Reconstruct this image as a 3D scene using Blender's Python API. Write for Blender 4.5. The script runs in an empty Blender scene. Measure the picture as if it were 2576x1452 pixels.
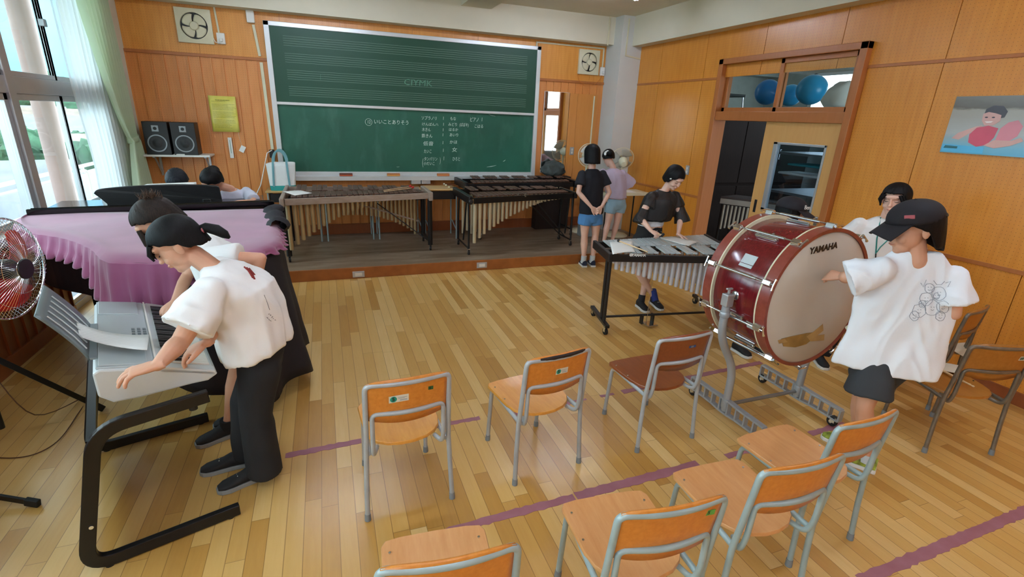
import bpy, bmesh, math, random
import numpy as np
from mathutils import Vector, Matrix, noise
random.seed(7)
S = bpy.context.scene
COL = S.collection
PI = math.pi

# ------------------------------------------------------------------ camera
CAM_H = 1.8
F_PX = 1244.1
R = ((0.93940009, -0.34048277, 0.03998691), (-0.07604709, -0.32069543, -0.94412461), (0.33428178, 0.88386986, -0.32715404))
cd = bpy.data.cameras.new('camera'); cam = bpy.data.objects.new('camera', cd); COL.objects.link(cam)
cd.sensor_fit = 'HORIZONTAL'; cd.sensor_width = 36; cd.lens = 36 * F_PX / 2576; cd.clip_start = 0.02; cd.clip_end = 500
cam.matrix_world = Matrix(((R[0][0], -R[1][0], -R[2][0], 0), (R[0][1], -R[1][1], -R[2][1], 0), (R[0][2], -R[1][2], -R[2][2], CAM_H), (0, 0, 0, 1)))
S.camera = cam
S.view_settings.view_transform = 'Standard'; S.view_settings.look = 'None'; S.view_settings.gamma = 1
S.view_settings.use_curve_mapping = False
S.view_settings.exposure = 0.93

# ------------------------------------------------------------------ sky
w = bpy.data.worlds.new('world'); S.world = w; w.use_nodes = True
nt = w.node_tree; bg = nt.nodes['Background']
tc = nt.nodes.new('ShaderNodeTexCoord'); sx = nt.nodes.new('ShaderNodeSeparateXYZ'); cr = nt.nodes.new('ShaderNodeValToRGB')
nt.links.new(tc.outputs['Generated'], sx.inputs[0]); nt.links.new(sx.outputs['Z'], cr.inputs[0]); nt.links.new(cr.outputs[0], bg.inputs['Color'])
cr.color_ramp.elements[0].position = 0.0; cr.color_ramp.elements[0].color = (0.74, 0.86, 0.95, 1)
cr.color_ramp.elements[1].position = 0.7; cr.color_ramp.elements[1].color = (0.78, 0.90, 1.0, 1)
bg.inputs['Strength'].default_value = 4.2

def portal(loc, rot, sx_, sy_):
    l = bpy.data.lights.new('window_portal', 'AREA'); l.shape = 'RECTANGLE'; l.size = sx_; l.size_y = sy_
    l.cycles.is_portal = True
    o = bpy.data.objects.new('window_portal', l); o.location = loc; o.rotation_euler = rot; COL.objects.link(o)
portal((-2.32, 1.2, 2.0), (0, -PI / 2, 0), 2.3, 9.6)
portal((8.25, 3.4, 1.7), (0, PI / 2, 0), 2.4, 8.4)

# ------------------------------------------------------------------ helpers
def ray(px, py):
    a, b = (px - 1288) / F_PX, (py - 726) / F_PX
    return Vector((R[0][0] * a + R[1][0] * b + R[2][0], R[0][1] * a + R[1][1] * b + R[2][1], R[0][2] * a + R[1][2] * b + R[2][2]))
def A(px, py, x=None, y=None, z=None):
    """the world point seen at a photo pixel on the plane x=, y= or z="""
    d = ray(px, py); c = (0, 0, CAM_H)
    k, v = (0, x) if x is not None else (1, y) if y is not None else (2, z)
    t = (v - c[k]) / d[k]
    return Vector((c[0] + t * d[0], c[1] + t * d[1], c[2] + t * d[2]))
V = Vector

class MB:
    def __init__(s): s.bm = bmesh.new()
    def face(s, pts):
        vs = [s.bm.verts.new(p) for p in pts]
        return s.bm.faces.new(vs)
    def box(s, a, b, M=None):
        x0, y0, z0 = a; x1, y1, z1 = b
        P = [(x0,y0,z0),(x1,y0,z0),(x1,y1,z0),(x0,y1,z0),(x0,y0,z1),(x1,y0,z1),(x1,y1,z1),(x0,y1,z1)]
        vs = [s.bm.verts.new(M @ V(p) if M else p) for p in P]
        for f in ((3,2,1,0),(4,5,6,7),(0,1,5,4),(1,2,6,5),(2,3,7,6),(3,0,4,7)): s.bm.faces.new([vs[i] for i in f])
        return s
    def prism(s, poly, ext):
        ext = V(ext); a = [s.bm.verts.new(p) for p in poly]; b = [s.bm.verts.new(V(p) + ext) for p in poly]; n = len(a)
        s.bm.faces.new(a[::-1]); s.bm.faces.new(b)
        for i in range(n): s.bm.faces.new((a[i], a[(i+1) % n], b[(i+1) % n], b[i]))
        return s
    def bar(s, p0, p1, w, h, up=(0, 0, 1)):
        """a rectangular bar between two points"""
        p0, p1 = V(p0), V(p1); d = (p1 - p0).normalized(); u = V(up); r = d.cross(u).normalized(); u = r.cross(d).normalized()
        q = [p0 + r * a * w / 2 + u * b * h / 2 for a, b in ((-1,-1),(1,-1),(1,1),(-1,1))]
        return s.prism(q, p1 - p0)
    def ring(s, c, u, v, ru, rv, n, ph=0):
        return [s.bm.verts.new(c + u * ru * math.cos(ph + 2*PI*i/n) + v * rv * math.sin(ph + 2*PI*i/n)) for i in range(n)]
    def skin(s, rings, caps=True, closed=False):
        n = len(rings[0]); m = len(rings)
        for k in range(m if closed else m - 1):
            a, b = rings[k], rings[(k + 1) % m]
            for i in range(n): s.bm.faces.new((a[i], a[(i+1) % n], b[(i+1) % n], b[i]))
        if caps and not closed: s.bm.faces.new(rings[0][::-1]); s.bm.faces.new(rings[-1])
        return s
    def cyl(s, p0, p1, r0, r1=None, n=16):
        return s.tube([p0, p1], [r0, r0 if r1 is None else r1], n=n)
    def tube(s, pts, r, n=10, closed=False, caps=True, flat=1.0, up=None):
        """sweep a circle (or ellipse) along points; r one radius or a list"""
        P = [V(p) for p in pts]; m = len(P)
        rs = [r] * m if not isinstance(r, (list, tuple)) else list(r)
        T = []
        for i in range(m):
            if closed: t = P[(i+1) % m] - P[i-1]
            else: t = P[min(i+1, m-1)] - P[max(i-1, 0)]
            T.append(t.normalized())
        u = V(up) if up else (V((0,0,1)) if abs(T[0].z) < .9 else V((0,1,0)))
        rings = []; u = (u - T[0] * u.dot(T[0])).normalized()
        for i in range(m):
            if up is not None: u = V(up)
            u = u - T[i] * u.dot(T[i])
            u = u.normalized() if u.length > 1e-6 else T[i].orthogonal().normalized()
            v = T[i].cross(u)
            rings.append(s.ring(P[i], v, u, rs[i], rs[i] * flat, n))
        return s.skin(rings, caps, closed)
    def lathe(s, prof, M=None, n=24):
        """profile of (radius, height) turned about z"""
        M = M or Matrix(); rings = []
        for r, z in prof:
            rings.append([s.bm.verts.new(M @ V((r*math.cos(2*PI*i/n), r*math.sin(2*PI*i/n), z))) for i in range(n)])
        return s.skin(rings)
    def ball(s, c, r, n=16, m=10, M=None):
        rx, ry, rz = (r, r, r) if not isinstance(r, (tuple, list)) else r
        c = V(c); M = M or Matrix()
        rings = []
        for k in range(1, m):
            t = PI * k / m
            rings.append([s.bm.verts.new(c + (M @ V((rx*math.sin(t)*math.cos(2*PI*i/n), ry*math.sin(t)*math.sin(2*PI*i/n), -rz*math.cos(t))))) for i in range(n)])
        s.skin(rings, caps=False)
        a = s.bm.verts.new(c + (M @ V((0,0,-rz)))); b = s.bm.verts.new(c + (M @ V((0,0,rz))))
        for i in range(n):
            s.bm.faces.new((a, rings[0][(i+1) % n], rings[0][i])); s.bm.faces.new((b, rings[-1][i], rings[-1][(i+1) % n]))
        return s
    def grid(s, fn, nu, nv, closed_u=False):
        g = [[s.bm.verts.new(fn(i / nu, j / nv)) for j in range(nv + 1)] for i in range(nu + (0 if closed_u else 1))]
        m = len(g)
        for i in range(m if closed_u else m - 1):
            for j in range(nv):
                s.bm.faces.new((g[i][j], g[(i+1) % m][j], g[(i+1) % m][j+1], g[i][j+1]))
        return s

WM = {}
def link(name, data, parent=None):
    o = bpy.data.objects.new(name, data); COL.objects.link(o)
    if parent is not None: o.parent = parent
    return o
def tag(o, label=None, cat=None, group=None, kind=None):
    if label: o['label'] = label
    if cat: o['category'] = cat
    if group: o['group'] = group
    if kind: o['kind'] = kind
    return o
def thing(name, label, cat, loc=(0, 0, 0), rz=0, group=None, kind=None):
    o = link(name, None); M = Matrix.Translation(V(loc)) @ Matrix.Rotation(rz, 4, 'Z')
    o.location = loc; o.rotation_euler = (0, 0, rz); WM[o.name] = M; o.empty_display_size = .05
    return tag(o, label, cat, group, kind)
def obj(name, mb, m, parent=None, smooth=False, bevel=0, local=False, solid=0, sub=0, label=None, seg=2):
    """link what the builder holds as ONE mesh object; world coordinates unless local"""
    me = bpy.data.meshes.new(name); bm = mb.bm
    bmesh.ops.recalc_face_normals(bm, faces=bm.faces)
    if parent is not None:
        L = WM[parent.name]
        if not local: bmesh.ops.transform(bm, matrix=L.inverted(), verts=bm.verts)
        loc = None; M = L
    else:
        lo = [min(v.co[k] for v in bm.verts) for k in range(3)]; hi = [max(v.co[k] for v in bm.verts) for k in range(3)]
        loc = V(((lo[0]+hi[0])/2, (lo[1]+hi[1])/2, lo[2])); M = Matrix.Translation(loc)
        bmesh.ops.translate(bm, vec=-loc, verts=bm.verts)
    bm.to_mesh(me); bm.free()
    for mm in (m if isinstance(m, (list, tuple)) else [m]): me.materials.append(mm)
    if smooth:
        me.polygons.foreach_set('use_smooth', [True] * len(me.polygons))
        try: me.set_sharp_from_angle(angle=math.radians(42))
        except Exception: pass
    o = link(name, me, parent)
    if loc is not None: o.location = loc
    WM[o.name] = M
    if solid: md = o.modifiers.new('thickness', 'SOLIDIFY'); md.thickness = solid; md.offset = 0
    if bevel: md = o.modifiers.new('bevel', 'BEVEL'); md.width = bevel; md.segments = seg; md.limit_method = 'ANGLE'; md.angle_limit = math.radians(40)
    if sub: md = o.modifiers.new('subdivision', 'SUBSURF'); md.levels = sub; md.render_levels = sub
    if label: o['label'] = label
    return o
def struct(name, mb, m, parent=None, **k):
    o = obj(name, mb, m, parent, **k)
    if parent is None: o['kind'] = 'structure'
    return o
def dup(root, loc=None, rz=None, label=None, group=None):
    r = root.copy(); COL.objects.link(r)
    if loc is not None: r.location = loc
    if rz is not None: r.rotation_euler = (0, 0, rz)
    if label: r['label'] = label
    if group: r['group'] = group
    for ch in [c for c in COL.objects if c.parent == root]:
        c = ch.copy(); COL.objects.link(c); c.parent = r
        for g in [q for q in COL.objects if q.parent == ch]:
            d = g.copy(); COL.objects.link(d); d.parent = c
    WM[r.name] = Matrix.Translation(r.location) @ Matrix.Rotation(r.rotation_euler[2], 4, 'Z')
    return r
def text_mb(txt, M, size, depth=.0008, shear=0, bold=0, font_align='CENTER', mb=None, sx=1.0, res=3):
    cu = bpy.data.curves.new('lettering', 'FONT'); cu.body = txt; cu.size = size; cu.extrude = depth; cu.shear = shear; cu.offset = bold
    cu.align_x = font_align; cu.align_y = 'CENTER'; cu.resolution_u = res
    o = bpy.data.objects.new('lettering', cu); COL.objects.link(o)
    me = bpy.data.meshes.new_from_object(o.evaluated_get(bpy.context.evaluated_depsgraph_get()))
    me.transform(Matrix.Diagonal((sx, 1, 1, 1))); me.transform(M)
    mb = mb or MB(); mb.bm.from_mesh(me)
    bpy.data.objects.remove(o); bpy.data.curves.remove(cu); bpy.data.meshes.remove(me)
    return mb
def frame_m(o, xax, yax):
    """matrix with origin o, x and y axes given (text plane)"""
    x = V(xax).normalized(); y = V(yax); y = (y - x * y.dot(x)).normalized(); z = x.cross(y)
    return Matrix(((x.x, y.x, z.x, o[0]), (x.y, y.y, z.y, o[1]), (x.z, y.z, z.z, o[2]), (0, 0, 0, 1)))
def round_path(pts, rad, n=5):
    """polyline with rounded corners"""
    P = [V(p) for p in pts]; out = [P[0]]
    for i in range(1, len(P) - 1):
        a, b, c = P[i-1], P[i], P[i+1]
        r = min(rad, (a-b).length * .49, (c-b).length * .49)
        p, q = b + (a-b).normalized() * r, b + (c-b).normalized() * r
        for k in range(n + 1):
            t = k / n; out.append(p * (1-t)**2 + b * 2*t*(1-t) + q * t*t)
    return out + [P[-1]]

# ------------------------------------------------------------------ materials
def srgb(h):
    if isinstance(h, str): h = tuple(int(h[i:i+2], 16) / 255 for i in (0, 2, 4))
    return tuple(c / 12.92 if c <= .04045 else ((c + .055) / 1.055) ** 2.4 for c in h) + (1,)
class N:
    """tiny node helper"""
    def __init__(s, name, rough=.5, metal=0, spec=.5):
        s.m = bpy.data.materials.new(name); s.m.use_nodes = True; s.t = s.m.node_tree; s.b = s.t.nodes['Principled BSDF']
        s.b.inputs['Roughness'].default_value = rough; s.b.inputs['Metallic'].default_value = metal
        s.b.inputs['Specular IOR Level'].default_value = spec
    def n(s, typ, **k):
        o = s.t.nodes.new('ShaderNode' + typ)
        for a, v in k.items(): setattr(o, a, v)
        return o
    def l(s, a, b): s.t.links.new(a, b)
    def math(s, op, a, b=None, c=None):
        o = s.n('Math', operation=op)
        for i, v in enumerate((a, b, c)):
            if v is None: continue
            if isinstance(v, (int, float)): o.inputs[i].default_value = v
            else: s.l(v, o.inputs[i])
        return o.outputs[0]
    def mix(s, fac, a, b, mode='MIX'):
        o = s.n('Mix', data_type='RGBA', blend_type=mode)
        for i, v in ((0, fac), (6, a), (7, b)):
            if isinstance(v, (int, float)): o.inputs[i].default_value = v
            elif isinstance(v, tuple): o.inputs[i].default_value = v
            else: s.l(v, o.inputs[i])
        return o.outputs[2]
    def coord(s, kind='Object', scale=(1, 1, 1), rot=(0, 0, 0)):
        t = s.n('TexCoord'); m = s.n('Mapping'); m.inputs['Scale'].default_value = scale; m.inputs['Rotation'].default_value = rot
        s.l(t.outputs[kind], m.inputs[0]); return m.outputs[0]
    def noise(s, vec, scale, detail=3, rough=.5, out='Fac'):
        o = s.n('TexNoise'); o.inputs['Scale'].default_value = scale; o.inputs['Detail'].default_value = detail; o.inputs['Roughness'].default_value = rough
        s.l(vec, o.inputs['Vector']); return o.outputs[out]
    def ramp(s, fac, stops):
        o = s.n('ValToRGB'); e = o.color_ramp.elements
        while len(e) < len(stops): e.new(.5)
        for i, (p, c) in enumerate(stops): e[i].position = p; e[i].color = c if len(c) == 4 else c + (1,)
        s.l(fac, o.inputs[0]); return o.outputs[0]
    def col(s, v):
        if isinstance(v, tuple): s.b.inputs['Base Color'].default_value = v
        else: s.l(v, s.b.inputs['Base Color'])
        return s
    def bump(s, h, strength=.2, dist=.01):
        o = s.n('Bump'); o.inputs['Strength'].default_value = strength; o.inputs['Distance'].default_value = dist
        s.l(h, o.inputs['Height']); s.l(o.outputs[0], s.b.inputs['Normal']); return s
def plain(name, h, rough=.5, metal=0, var=.08, scale=6, spec=.5, bump=0, bscale=60):
    """a paint, plastic, cloth or metal with a slight uneven tone"""
    k = N(name, rough, metal, spec); c = srgb(h)
    v = k.coord(); nz = k.noise(v, scale, 4)
    lo = tuple(x * (1 - var) for x in c[:3]) + (1,); hi = tuple(min(1, x * (1 + var)) for x in c[:3]) + (1,)
    k.col(k.ramp(nz, [(.3, lo), (.7, hi)]))
    if bump: k.bump(k.noise(v, bscale, 5), bump, .004)
    return k.m
M = {}
def peg_wood(name, c0, c1, rough=.35, axes=(0, 2), holes=True, pitch=.026):
    """varnished plywood with pin holes; the grain runs up"""
    k = N(name, rough); v = k.coord('Object')
    sp = k.n('SeparateXYZ'); k.l(v, sp.inputs[0])
    g = k.n('Mapping'); g.inputs['Scale'].default_value = (9, 9, .9); k.l(v, g.inputs[0])
    n1 = k.noise(g.outputs[0], 3.5, 6, .6); n2 = k.noise(v, .9, 3)
    f = k.math('ADD', k.math('MULTIPLY', n1, .55), k.math('MULTIPLY', n2, .45))
    c = k.ramp(f, [(.3, srgb(c0)), (.72, srgb(c1))])
    if holes:
        u = [sp.outputs[i] for i in axes]; d = None
        for q in u:
            a = k.math('SUBTRACT', k.math('FRACT', k.math('DIVIDE', k.math('ADD', q, 50), pitch)), .5); a = k.math('MULTIPLY', a, a)
            d = a if d is None else k.math('ADD', d, a)
        h = k.math('LESS_THAN', d, .0085)
        c = k.mix(k.math('MULTIPLY', h, .6), c, srgb('6a340e'))
    k.col(c)
    k.b.inputs['Coat Weight'].default_value = .25; k.b.inputs['Coat Roughness'].default_value = .3
    return k.m
M['peg_right'] = peg_wood('varnished_pegboard_right', 'cc7d20', 'e39a3a', .36, (1, 2))
M['peg_back'] = peg_wood('varnished_pegboard_back', 'cf8530', 'e8a44c', .38, (0, 2))
M['peg_strip'] = peg_wood('grooved_pegboard', 'cf8038', 'e39a55', .42, (0, 2))
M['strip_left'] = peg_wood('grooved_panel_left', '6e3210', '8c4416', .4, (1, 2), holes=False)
M['ply_plain'] = peg_wood('plain_plywood', 'c98238', 'd8934a', .4, holes=False)
M['door_ply'] = peg_wood('pale_door_veneer', 'cf9a55', 'dba968', .4, holes=False)
M['trim'] = peg_wood('brown_painted_trim', 'a86228', 'b8703a', .4, holes=False)
M['trim_dark'] = peg_wood('dark_brown_trim', '84421a', '985022', .4, holes=False)
def floor_mat(name, W, L, cols, rough, axis='Y', seam='7a5526', worn=None):
    k = N(name, rough); v = k.coord('Object'); sp = k.n('SeparateXYZ'); k.l(v, sp.inputs[0])
    a, b = (sp.outputs[0], sp.outputs[1]) if axis == 'Y' else (sp.outputs[1], sp.outputs[0])
    pa = k.math('DIVIDE', k.math('ADD', a, 40), W); row = k.math('FLOOR', pa)
    wn = k.n('TexWhiteNoise', noise_dimensions='1D'); k.l(row, wn.inputs['W'])
    pb = k.math('ADD', k.math('DIVIDE', k.math('ADD', b, 40), L), k.math('MULTIPLY', wn.outputs[0], 7.3)); seg = k.math('FLOOR', pb)
    w2 = k.n('TexWhiteNoise', noise_dimensions='2D'); cb = k.n('CombineXYZ'); k.l(row, cb.inputs[0]); k.l(seg, cb.inputs[1]); k.l(cb.outputs[0], w2.inputs['Vector'])
    g = k.n('Mapping'); g.inputs['Scale'].default_value = (26, 2.2, 1) if axis == 'Y' else (2.2, 26, 1); k.l(v, g.inputs[0])
    ad = k.n('VectorMath', operation='ADD'); k.l(g.outputs[0], ad.inputs[0]); k.l(w2.outputs['Color'], ad.inputs[1])
    gr = k.noise(ad.outputs[0], 2.2, 6, .62)
    f = k.math('ADD', k.math('MULTIPLY', w2.outputs['Value'], .72), k.math('MULTIPLY', gr, .28))
    c = k.ramp(f, [(i / (len(cols) - 1) * .8 + .1, srgb(x)) for i, x in enumerate(cols)])
    fa = k.math('FRACT', pa); fb = k.math('FRACT', pb)
    ea = k.math('LESS_THAN', k.math('MINIMUM', fa, k.math('SUBTRACT', 1, fa)), .0016 / W)
    eb = k.math('LESS_THAN', k.math('MINIMUM', fb, k.math('SUBTRACT', 1, fb)), .0012 / L)
    e = k.math('MAXIMUM', ea, eb)
    c = k.mix(k.math('MULTIPLY', e, .65), c, srgb(seam))
    sc = k.noise(v, 5.5, 9, .75); dk = k.math('MULTIPLY', k.math('GREATER_THAN', sc, .71), .55)
    c = k.mix(dk, c, srgb('6b4a22'))
    if worn:
        wz = k.noise(k.coord('Object', (1.2, 6, 1) if axis != 'Y' else (6, 1.2, 1)), 1.6, 6, .65)
        c = k.mix(k.ramp(wz, [(.45, (0, 0, 0)), (.75, (1, 1, 1))]), c, srgb(worn))
    k.col(c)
    rz = k.noise(v, 3, 4); k.l(k.math('ADD', rough - .06, k.math('MULTIPLY', rz, .14)), k.b.inputs['Roughness'])
    k.bump(k.math('SUBTRACT', 1, e), .12, .0015)
    k.b.inputs['Coat Weight'].default_value = .35; k.b.inputs['Coat Roughness'].default_value = .24
    return k.m
M['floor'] = floor_mat('beech_strip_floor', .0755, .93, ['b68640', 'c5964c', 'd0a55c', 'd8b06a', 'e2c082'], .34)
M['stage'] = floor_mat('worn_stage_boards', .09, 1.8, ['685440', '75604a', '7f6b56', '8a7762'], .42, axis='X', seam='4c3a26', worn='9c8c78')
M['stage'].node_tree.nodes['Principled BSDF'].inputs['Coat Weight'].default_value = .1
M['stage_front'] = plain('stage_riser_wood', 'a05f2a', .45, var=.14, scale=9)
M['plaster'] = plain('cream_plaster', 'd9d3bd', .85, var=.025, scale=2.5, bump=.08, bscale=90)
M['plaster_white'] = plain('pale_grey_plaster', 'cfd0cb', .7, var=.02, scale=2.5)
M['alu'] = plain('aluminium_sash', 'b9bcbf', .38, .55, var=.04)
M['alu_dark'] = plain('dark_aluminium', '8d9295', .42, .5, var=.05)  # darker aluminium for the latch, rack, board back and crossbar
M['steel_grey'] = plain('grey_painted_tube', 'abb0b3', .35, .15, var=.08, scale=14)
M['steel_teal'] = plain('blue_grey_painted_tube', '9db0b1', .34, .15, var=.08, scale=14)
M['steel_bare'] = plain('dull_brown_steel_tube', '7c7468', .34, .5, var=.18, scale=22)
M['rubber_grey'] = plain('grey_rubber', '7e8487', .7)
M['black'] = plain('black_plastic', '1b1a1b', .4, var=.15)
M['black_gloss'] = plain('black_lacquer', '0d0c0e', .12, var=.1)
M['black_metal'] = plain('black_enamel_metal', '171617', .35, .2, var=.15)
M['rubber_black'] = plain('black_rubber', '151515', .65)
M['white'] = plain('white_plastic', 'e8e7e0', .4, var=.03)
M['cream'] = plain('cream_plastic', 'd8d3b4', .4, var=.04)
M['paper'] = plain('white_paper', 'edeeea', .7, var=.02)
M['chrome'] = plain('chrome', 'd6dadd', .14, .95, var=.04)
M['silver_bar'] = plain('anodised_bar', 'c6d2d4', .34, .35, var=.06, scale=12)
M['silver_tube'] = plain('silver_resonator', 'd6d9e2', .28, .4, var=.05, scale=12)
M['gold_tube'] = plain('pale_gold_resonator', 'c0ad86', .32, .6, var=.05, scale=8)
M['pearl_tube'] = plain('ivory_gold_resonator', 'cfc6ab', .3, .5, var=.05, scale=8)
def wood(name, c0, c1, rough=.4, scale=(1, 18, 18), coat=0):
    k = N(name, rough); v = k.coord('Object', scale); n = k.noise(v, 3, 7, .65)
    k.col(k.ramp(n, [(.3, srgb(c0)), (.7, srgb(c1))])); k.b.inputs['Coat Weight'].default_value = coat; k.b.inputs['Coat Roughness'].default_value = .12
    return k.m
M['rosewood'] = wood('rosewood_bar', '4a332a', '6d5041', .42, (12, 2, 12))
M['bubinga'] = wood('silvered_wood_rail', '93806f', 'a8968a', .4, (2, 14, 14))
M['chair_seat_ply'] = wood('yellowish_chair_seat_plywood', 'd08a30', 'e2a048', .36, (14, 1.6, 14), .15)
M['chair_ply'] = wood('varnished_chair_plywood', 'c87826', 'dc8e3a', .36, (14, 1.6, 14), .15)
M['chair_ply_pale'] = wood('pale_worn_chair_plywood', 'cd8f55', 'd9a067', .34, (14, 1.6, 14), .2)
M['chair_ply_red'] = wood('dark_red_chair_plywood', '7c3e1a', '8f4a22', .3, (14, 1.6, 14), .4)
M['chair_ply_old'] = wood('old_brown_chair_plywood', 'a0641f', 'b17630', .34, (14, 1.6, 14), .2)
M['ply_edge'] = wood('plywood_edge', '9c6a3a', 'c08c56', .5, (2, 2, 60))
M['stick'] = wood('pale_wooden_stick', 'd9b483', 'e8c99b', .45, (3, 20, 20))
M['desk_top'] = wood('yellowish_desk_board', 'c09a5e', 'cfab72', .4, (2, 14, 14))
M['drum_shell'] = wood('mahogany_drum_shell', '571017', '7c1c22', .16, (26, 26, 1.5), .6)
M['drum_hoop'] = wood('red_brown_drum_hoop', '7c3526', '93463a', .3, (8, 8, 8), .4)
M['drum_hoop_dark'] = wood('dark_rosewood_drum_hoop', '3c1a17', '4d2420', .3, (8, 8, 8), .4)
M['cabinet_dark'] = wood('dark_brown_cabinet', '1d100b', '281710', .75, (14, 14, 1.6))
k = N('mirror_glass', .02, 1); k.col(srgb('eef2f2')); M['mirror'] = k.m
def glass(name, tint='ffffff', alpha_like=.06):
    k = N(name, .0); g = k.n('BsdfTransparent'); g.inputs[0].default_value = srgb(tint); gl = k.n('BsdfGlossy'); gl.inputs['Roughness'].default_value = .02
    fr = k.n('LayerWeight'); mx = k.n('MixShader')
    k.l(k.math('MULTIPLY_ADD', k.math('POWER', fr.outputs['Facing'], 5), .55, .04), mx.inputs[0]); k.l(g.outputs[0], mx.inputs[1]); k.l(gl.outputs[0], mx.inputs[2]); k.l(mx.outputs[0], k.t.nodes['Material Output'].inputs[0])
    return k.m
M['glass'] = glass('window_glass', 'f4faf8')
M['glass_door'] = glass('door_glass', 'c9d6de')
def emit(name, h, s):
    k = N(name); k.b.inputs['Emission Color'].default_value = srgb(h); k.b.inputs['Emission Strength'].default_value = s; k.col(srgb(h)); return k.m
M['lamp'] = emit('fluorescent_tube_light', 'dce8ff', 28)
# ------------------------------------------------------------------ the room
XL, XR, YB, YF, ZC = -2.15, 4.5, 7.35, -3.4, 3.24
struct('floor', MB().box((-2.35, YF - .1, -.12), (XR + .1, YB + .1, 0)), M['floor'])
struct('ceiling', MB().box((-2.5, YF - .1, ZC), (XR + .1, YB + .1, ZC + .15)), M['plaster'])
struct('stage', MB().box((XL, 5.62, 0), (XR, YB, .126)), M['stage'])
st = struct('trim_1', MB().box((XL, 5.6, 0), (XR, 5.625, .128)), M['stage_front'], bevel=.004)
b = MB().box((-2.5, YB + .012, 0), (XR + .1, YB + .12, ZC))
struct('wall_back', b, M['trim_dark'])
# upper pegboard panels of the back wall
b = MB(); xs = [-2.06, -1.3, -.4, .3, 1.21, 2.12, 3.03, 3.9, 4.2]
for a, c in zip(xs, xs[1:]): b.box((a + .0015, YB, 2.36), (c - .0015, YB + .014, 2.9))
struct('wall_back_upper', b, M['peg_back'])
b = MB(); x = -2.06
while x < 4.2:
    b.box((x, YB, .25), (min(x + .122, 4.2), YB + .014, 2.34)); b.box((x, YB - .016, .25), (x + .012, YB + .002, 2.33)); x += .122
struct('wall_back_lower', b, M['peg_strip'])
struct('trim_2', MB().box((-2.06, YB - .022, 2.33), (4.2, YB + .01, 2.365)), M['trim'], bevel=.004)
struct('baseboard_back', MB().box((-2.06, YB - .03, .126), (4.2, YB + .01, .27)), M['trim_dark'], bevel=.004)
struct('beam_back', MB().box((-2.3, 7.15, 2.875), (4.2, YB, ZC)), M['plaster'])
struct('beam_right', MB().box((4.34, YF, 2.85), (XR, 6.95, ZC)), M['plaster'])
struct('beam_ceiling', MB().box((1.82, YF, 3.155), (2.235, 7.16, ZC)), M['plaster'])
struct('pillar_back_right', MB().box((4.155, 6.93, 0), (XR + .05, YB + .05, ZC)), M['plaster_white'])
struct('pillar_back_left', MB().box((-2.45, 7.0, 0), (-2.06, YB + .05, ZC)), M['plaster'])
# right wall: backing with the doorway cut out, then panels
DY0, DY1, DZ = 3.37, 5.17, 2.54
b = MB()
for y0, y1, z0, z1 in ((YF, DY0, 0, ZC), (DY1, 7.2, 0, ZC), (DY0, DY1, DZ, ZC)): b.box((XR + .014, y0, z0), (XR + .1, y1, z1))
struct('wall_right', b, M['trim_dark'])
b = MB(); ys = [6.93, 6.4, 5.485]
for i in range(12): ys.append(4.58 - .905 * i)
ys = [y for y in ys if y > YF] + [YF]
for z0, z1 in ((2.345, 2.86), (.93, 2.325), (0.1, .9)):
    for a, c in zip(ys, ys[1:]):
        segs = [(a, c)]
        if z0 < 2.3: # keep the doorway free
            segs = []
            if a > DY1: segs.append((a, max(c, DY1)))
            if c < DY0: segs.append((min(a, DY0), c))
        for p, q in segs: b.box((XR, q + .003, z0), (XR + .016, p - .003, z1))
        if z0 > 2.3: pass
struct('wall_right_panels', b, M['peg_right'])
# the part of the upper panels over the doorway top is hidden by its head; trims
b = MB().box((XR - .006, DY1, 2.325), (XR + .012, 6.93, 2.352)).box((XR - .006, YF, 2.325), (XR + .012, DY0, 2.352))
struct('trim_3', b, M['trim'], bevel=.003)
struct('trim_4', MB().box((XR - .008, DY1, .9), (XR + .012, 6.93, .93)).box((XR - .008, YF, .9), (XR + .012, DY0, .93)), M['trim'], bevel=.003)
struct('baseboard_right', MB().box((XR - .012, YF, 0), (XR + .012, DY0, .1)).box((XR - .012, DY1, 0), (XR + .012, 5.6, .1)), M['trim_dark'], bevel=.003)
struct('wall_front', MB().box((-2.5, YF - .12, 0), (XR + .1, YF, ZC)), M['peg_back'])
# doorway frame, transom window and sliding door
fr = struct('door_1', MB().box((4.44, DY0, 0), (4.62, DY0 + .07, DZ)).box((4.44, DY1 - .07, 0), (4.62, DY1, DZ)).box((4.44, DY0, DZ - .06), (4.62, DY1, DZ))
            .box((4.45, DY0 + .07, 1.865), (4.61, DY1 - .07, 1.965)), M['trim'], bevel=.004)
WM['door_1'] = WM[fr.name]
def sash(y0, y1, x, nm):
    b = MB(); z0, z1, t = 1.965, 2.478, .045
    b.box((x - .016, y0, z0), (x + .016, y0 + t, z1)).box((x - .016, y1 - t, z0), (x + .016, y1, z1)).box((x - .016, y0, z0), (x + .016, y1, z0 + t)).box((x - .016, y0, z1 - t), (x + .016, y1, z1))
    o = struct(nm, b, M['trim'], bevel=.002)
    struct('window_pane', MB().box((x - .002, y0 + t, z0 + t), (x + .002, y1 - t, z1 - t)), M['glass'], o)
sash(3.44, 4.30, 4.50, 'window_1'); sash(4.245, 5.10, 4.54, 'window_2')
b = MB(); x0, x1 = 4.485, 4.52; d0, d1 = 3.44, 4.34; g0, g1, h0, h1 = 3.565, 4.185, .95, 1.665
for q in ((d0, d1, 0.01, h0), (d0, d1, h1, 1.865), (d0, g0, h0, h1), (g1, d1, h0, h1)): b.box((x0, q[0], q[2]), (x1, q[1], q[3]))
dr = struct('door_2', b, M['door_ply'])
b = MB(); t = .022
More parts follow.
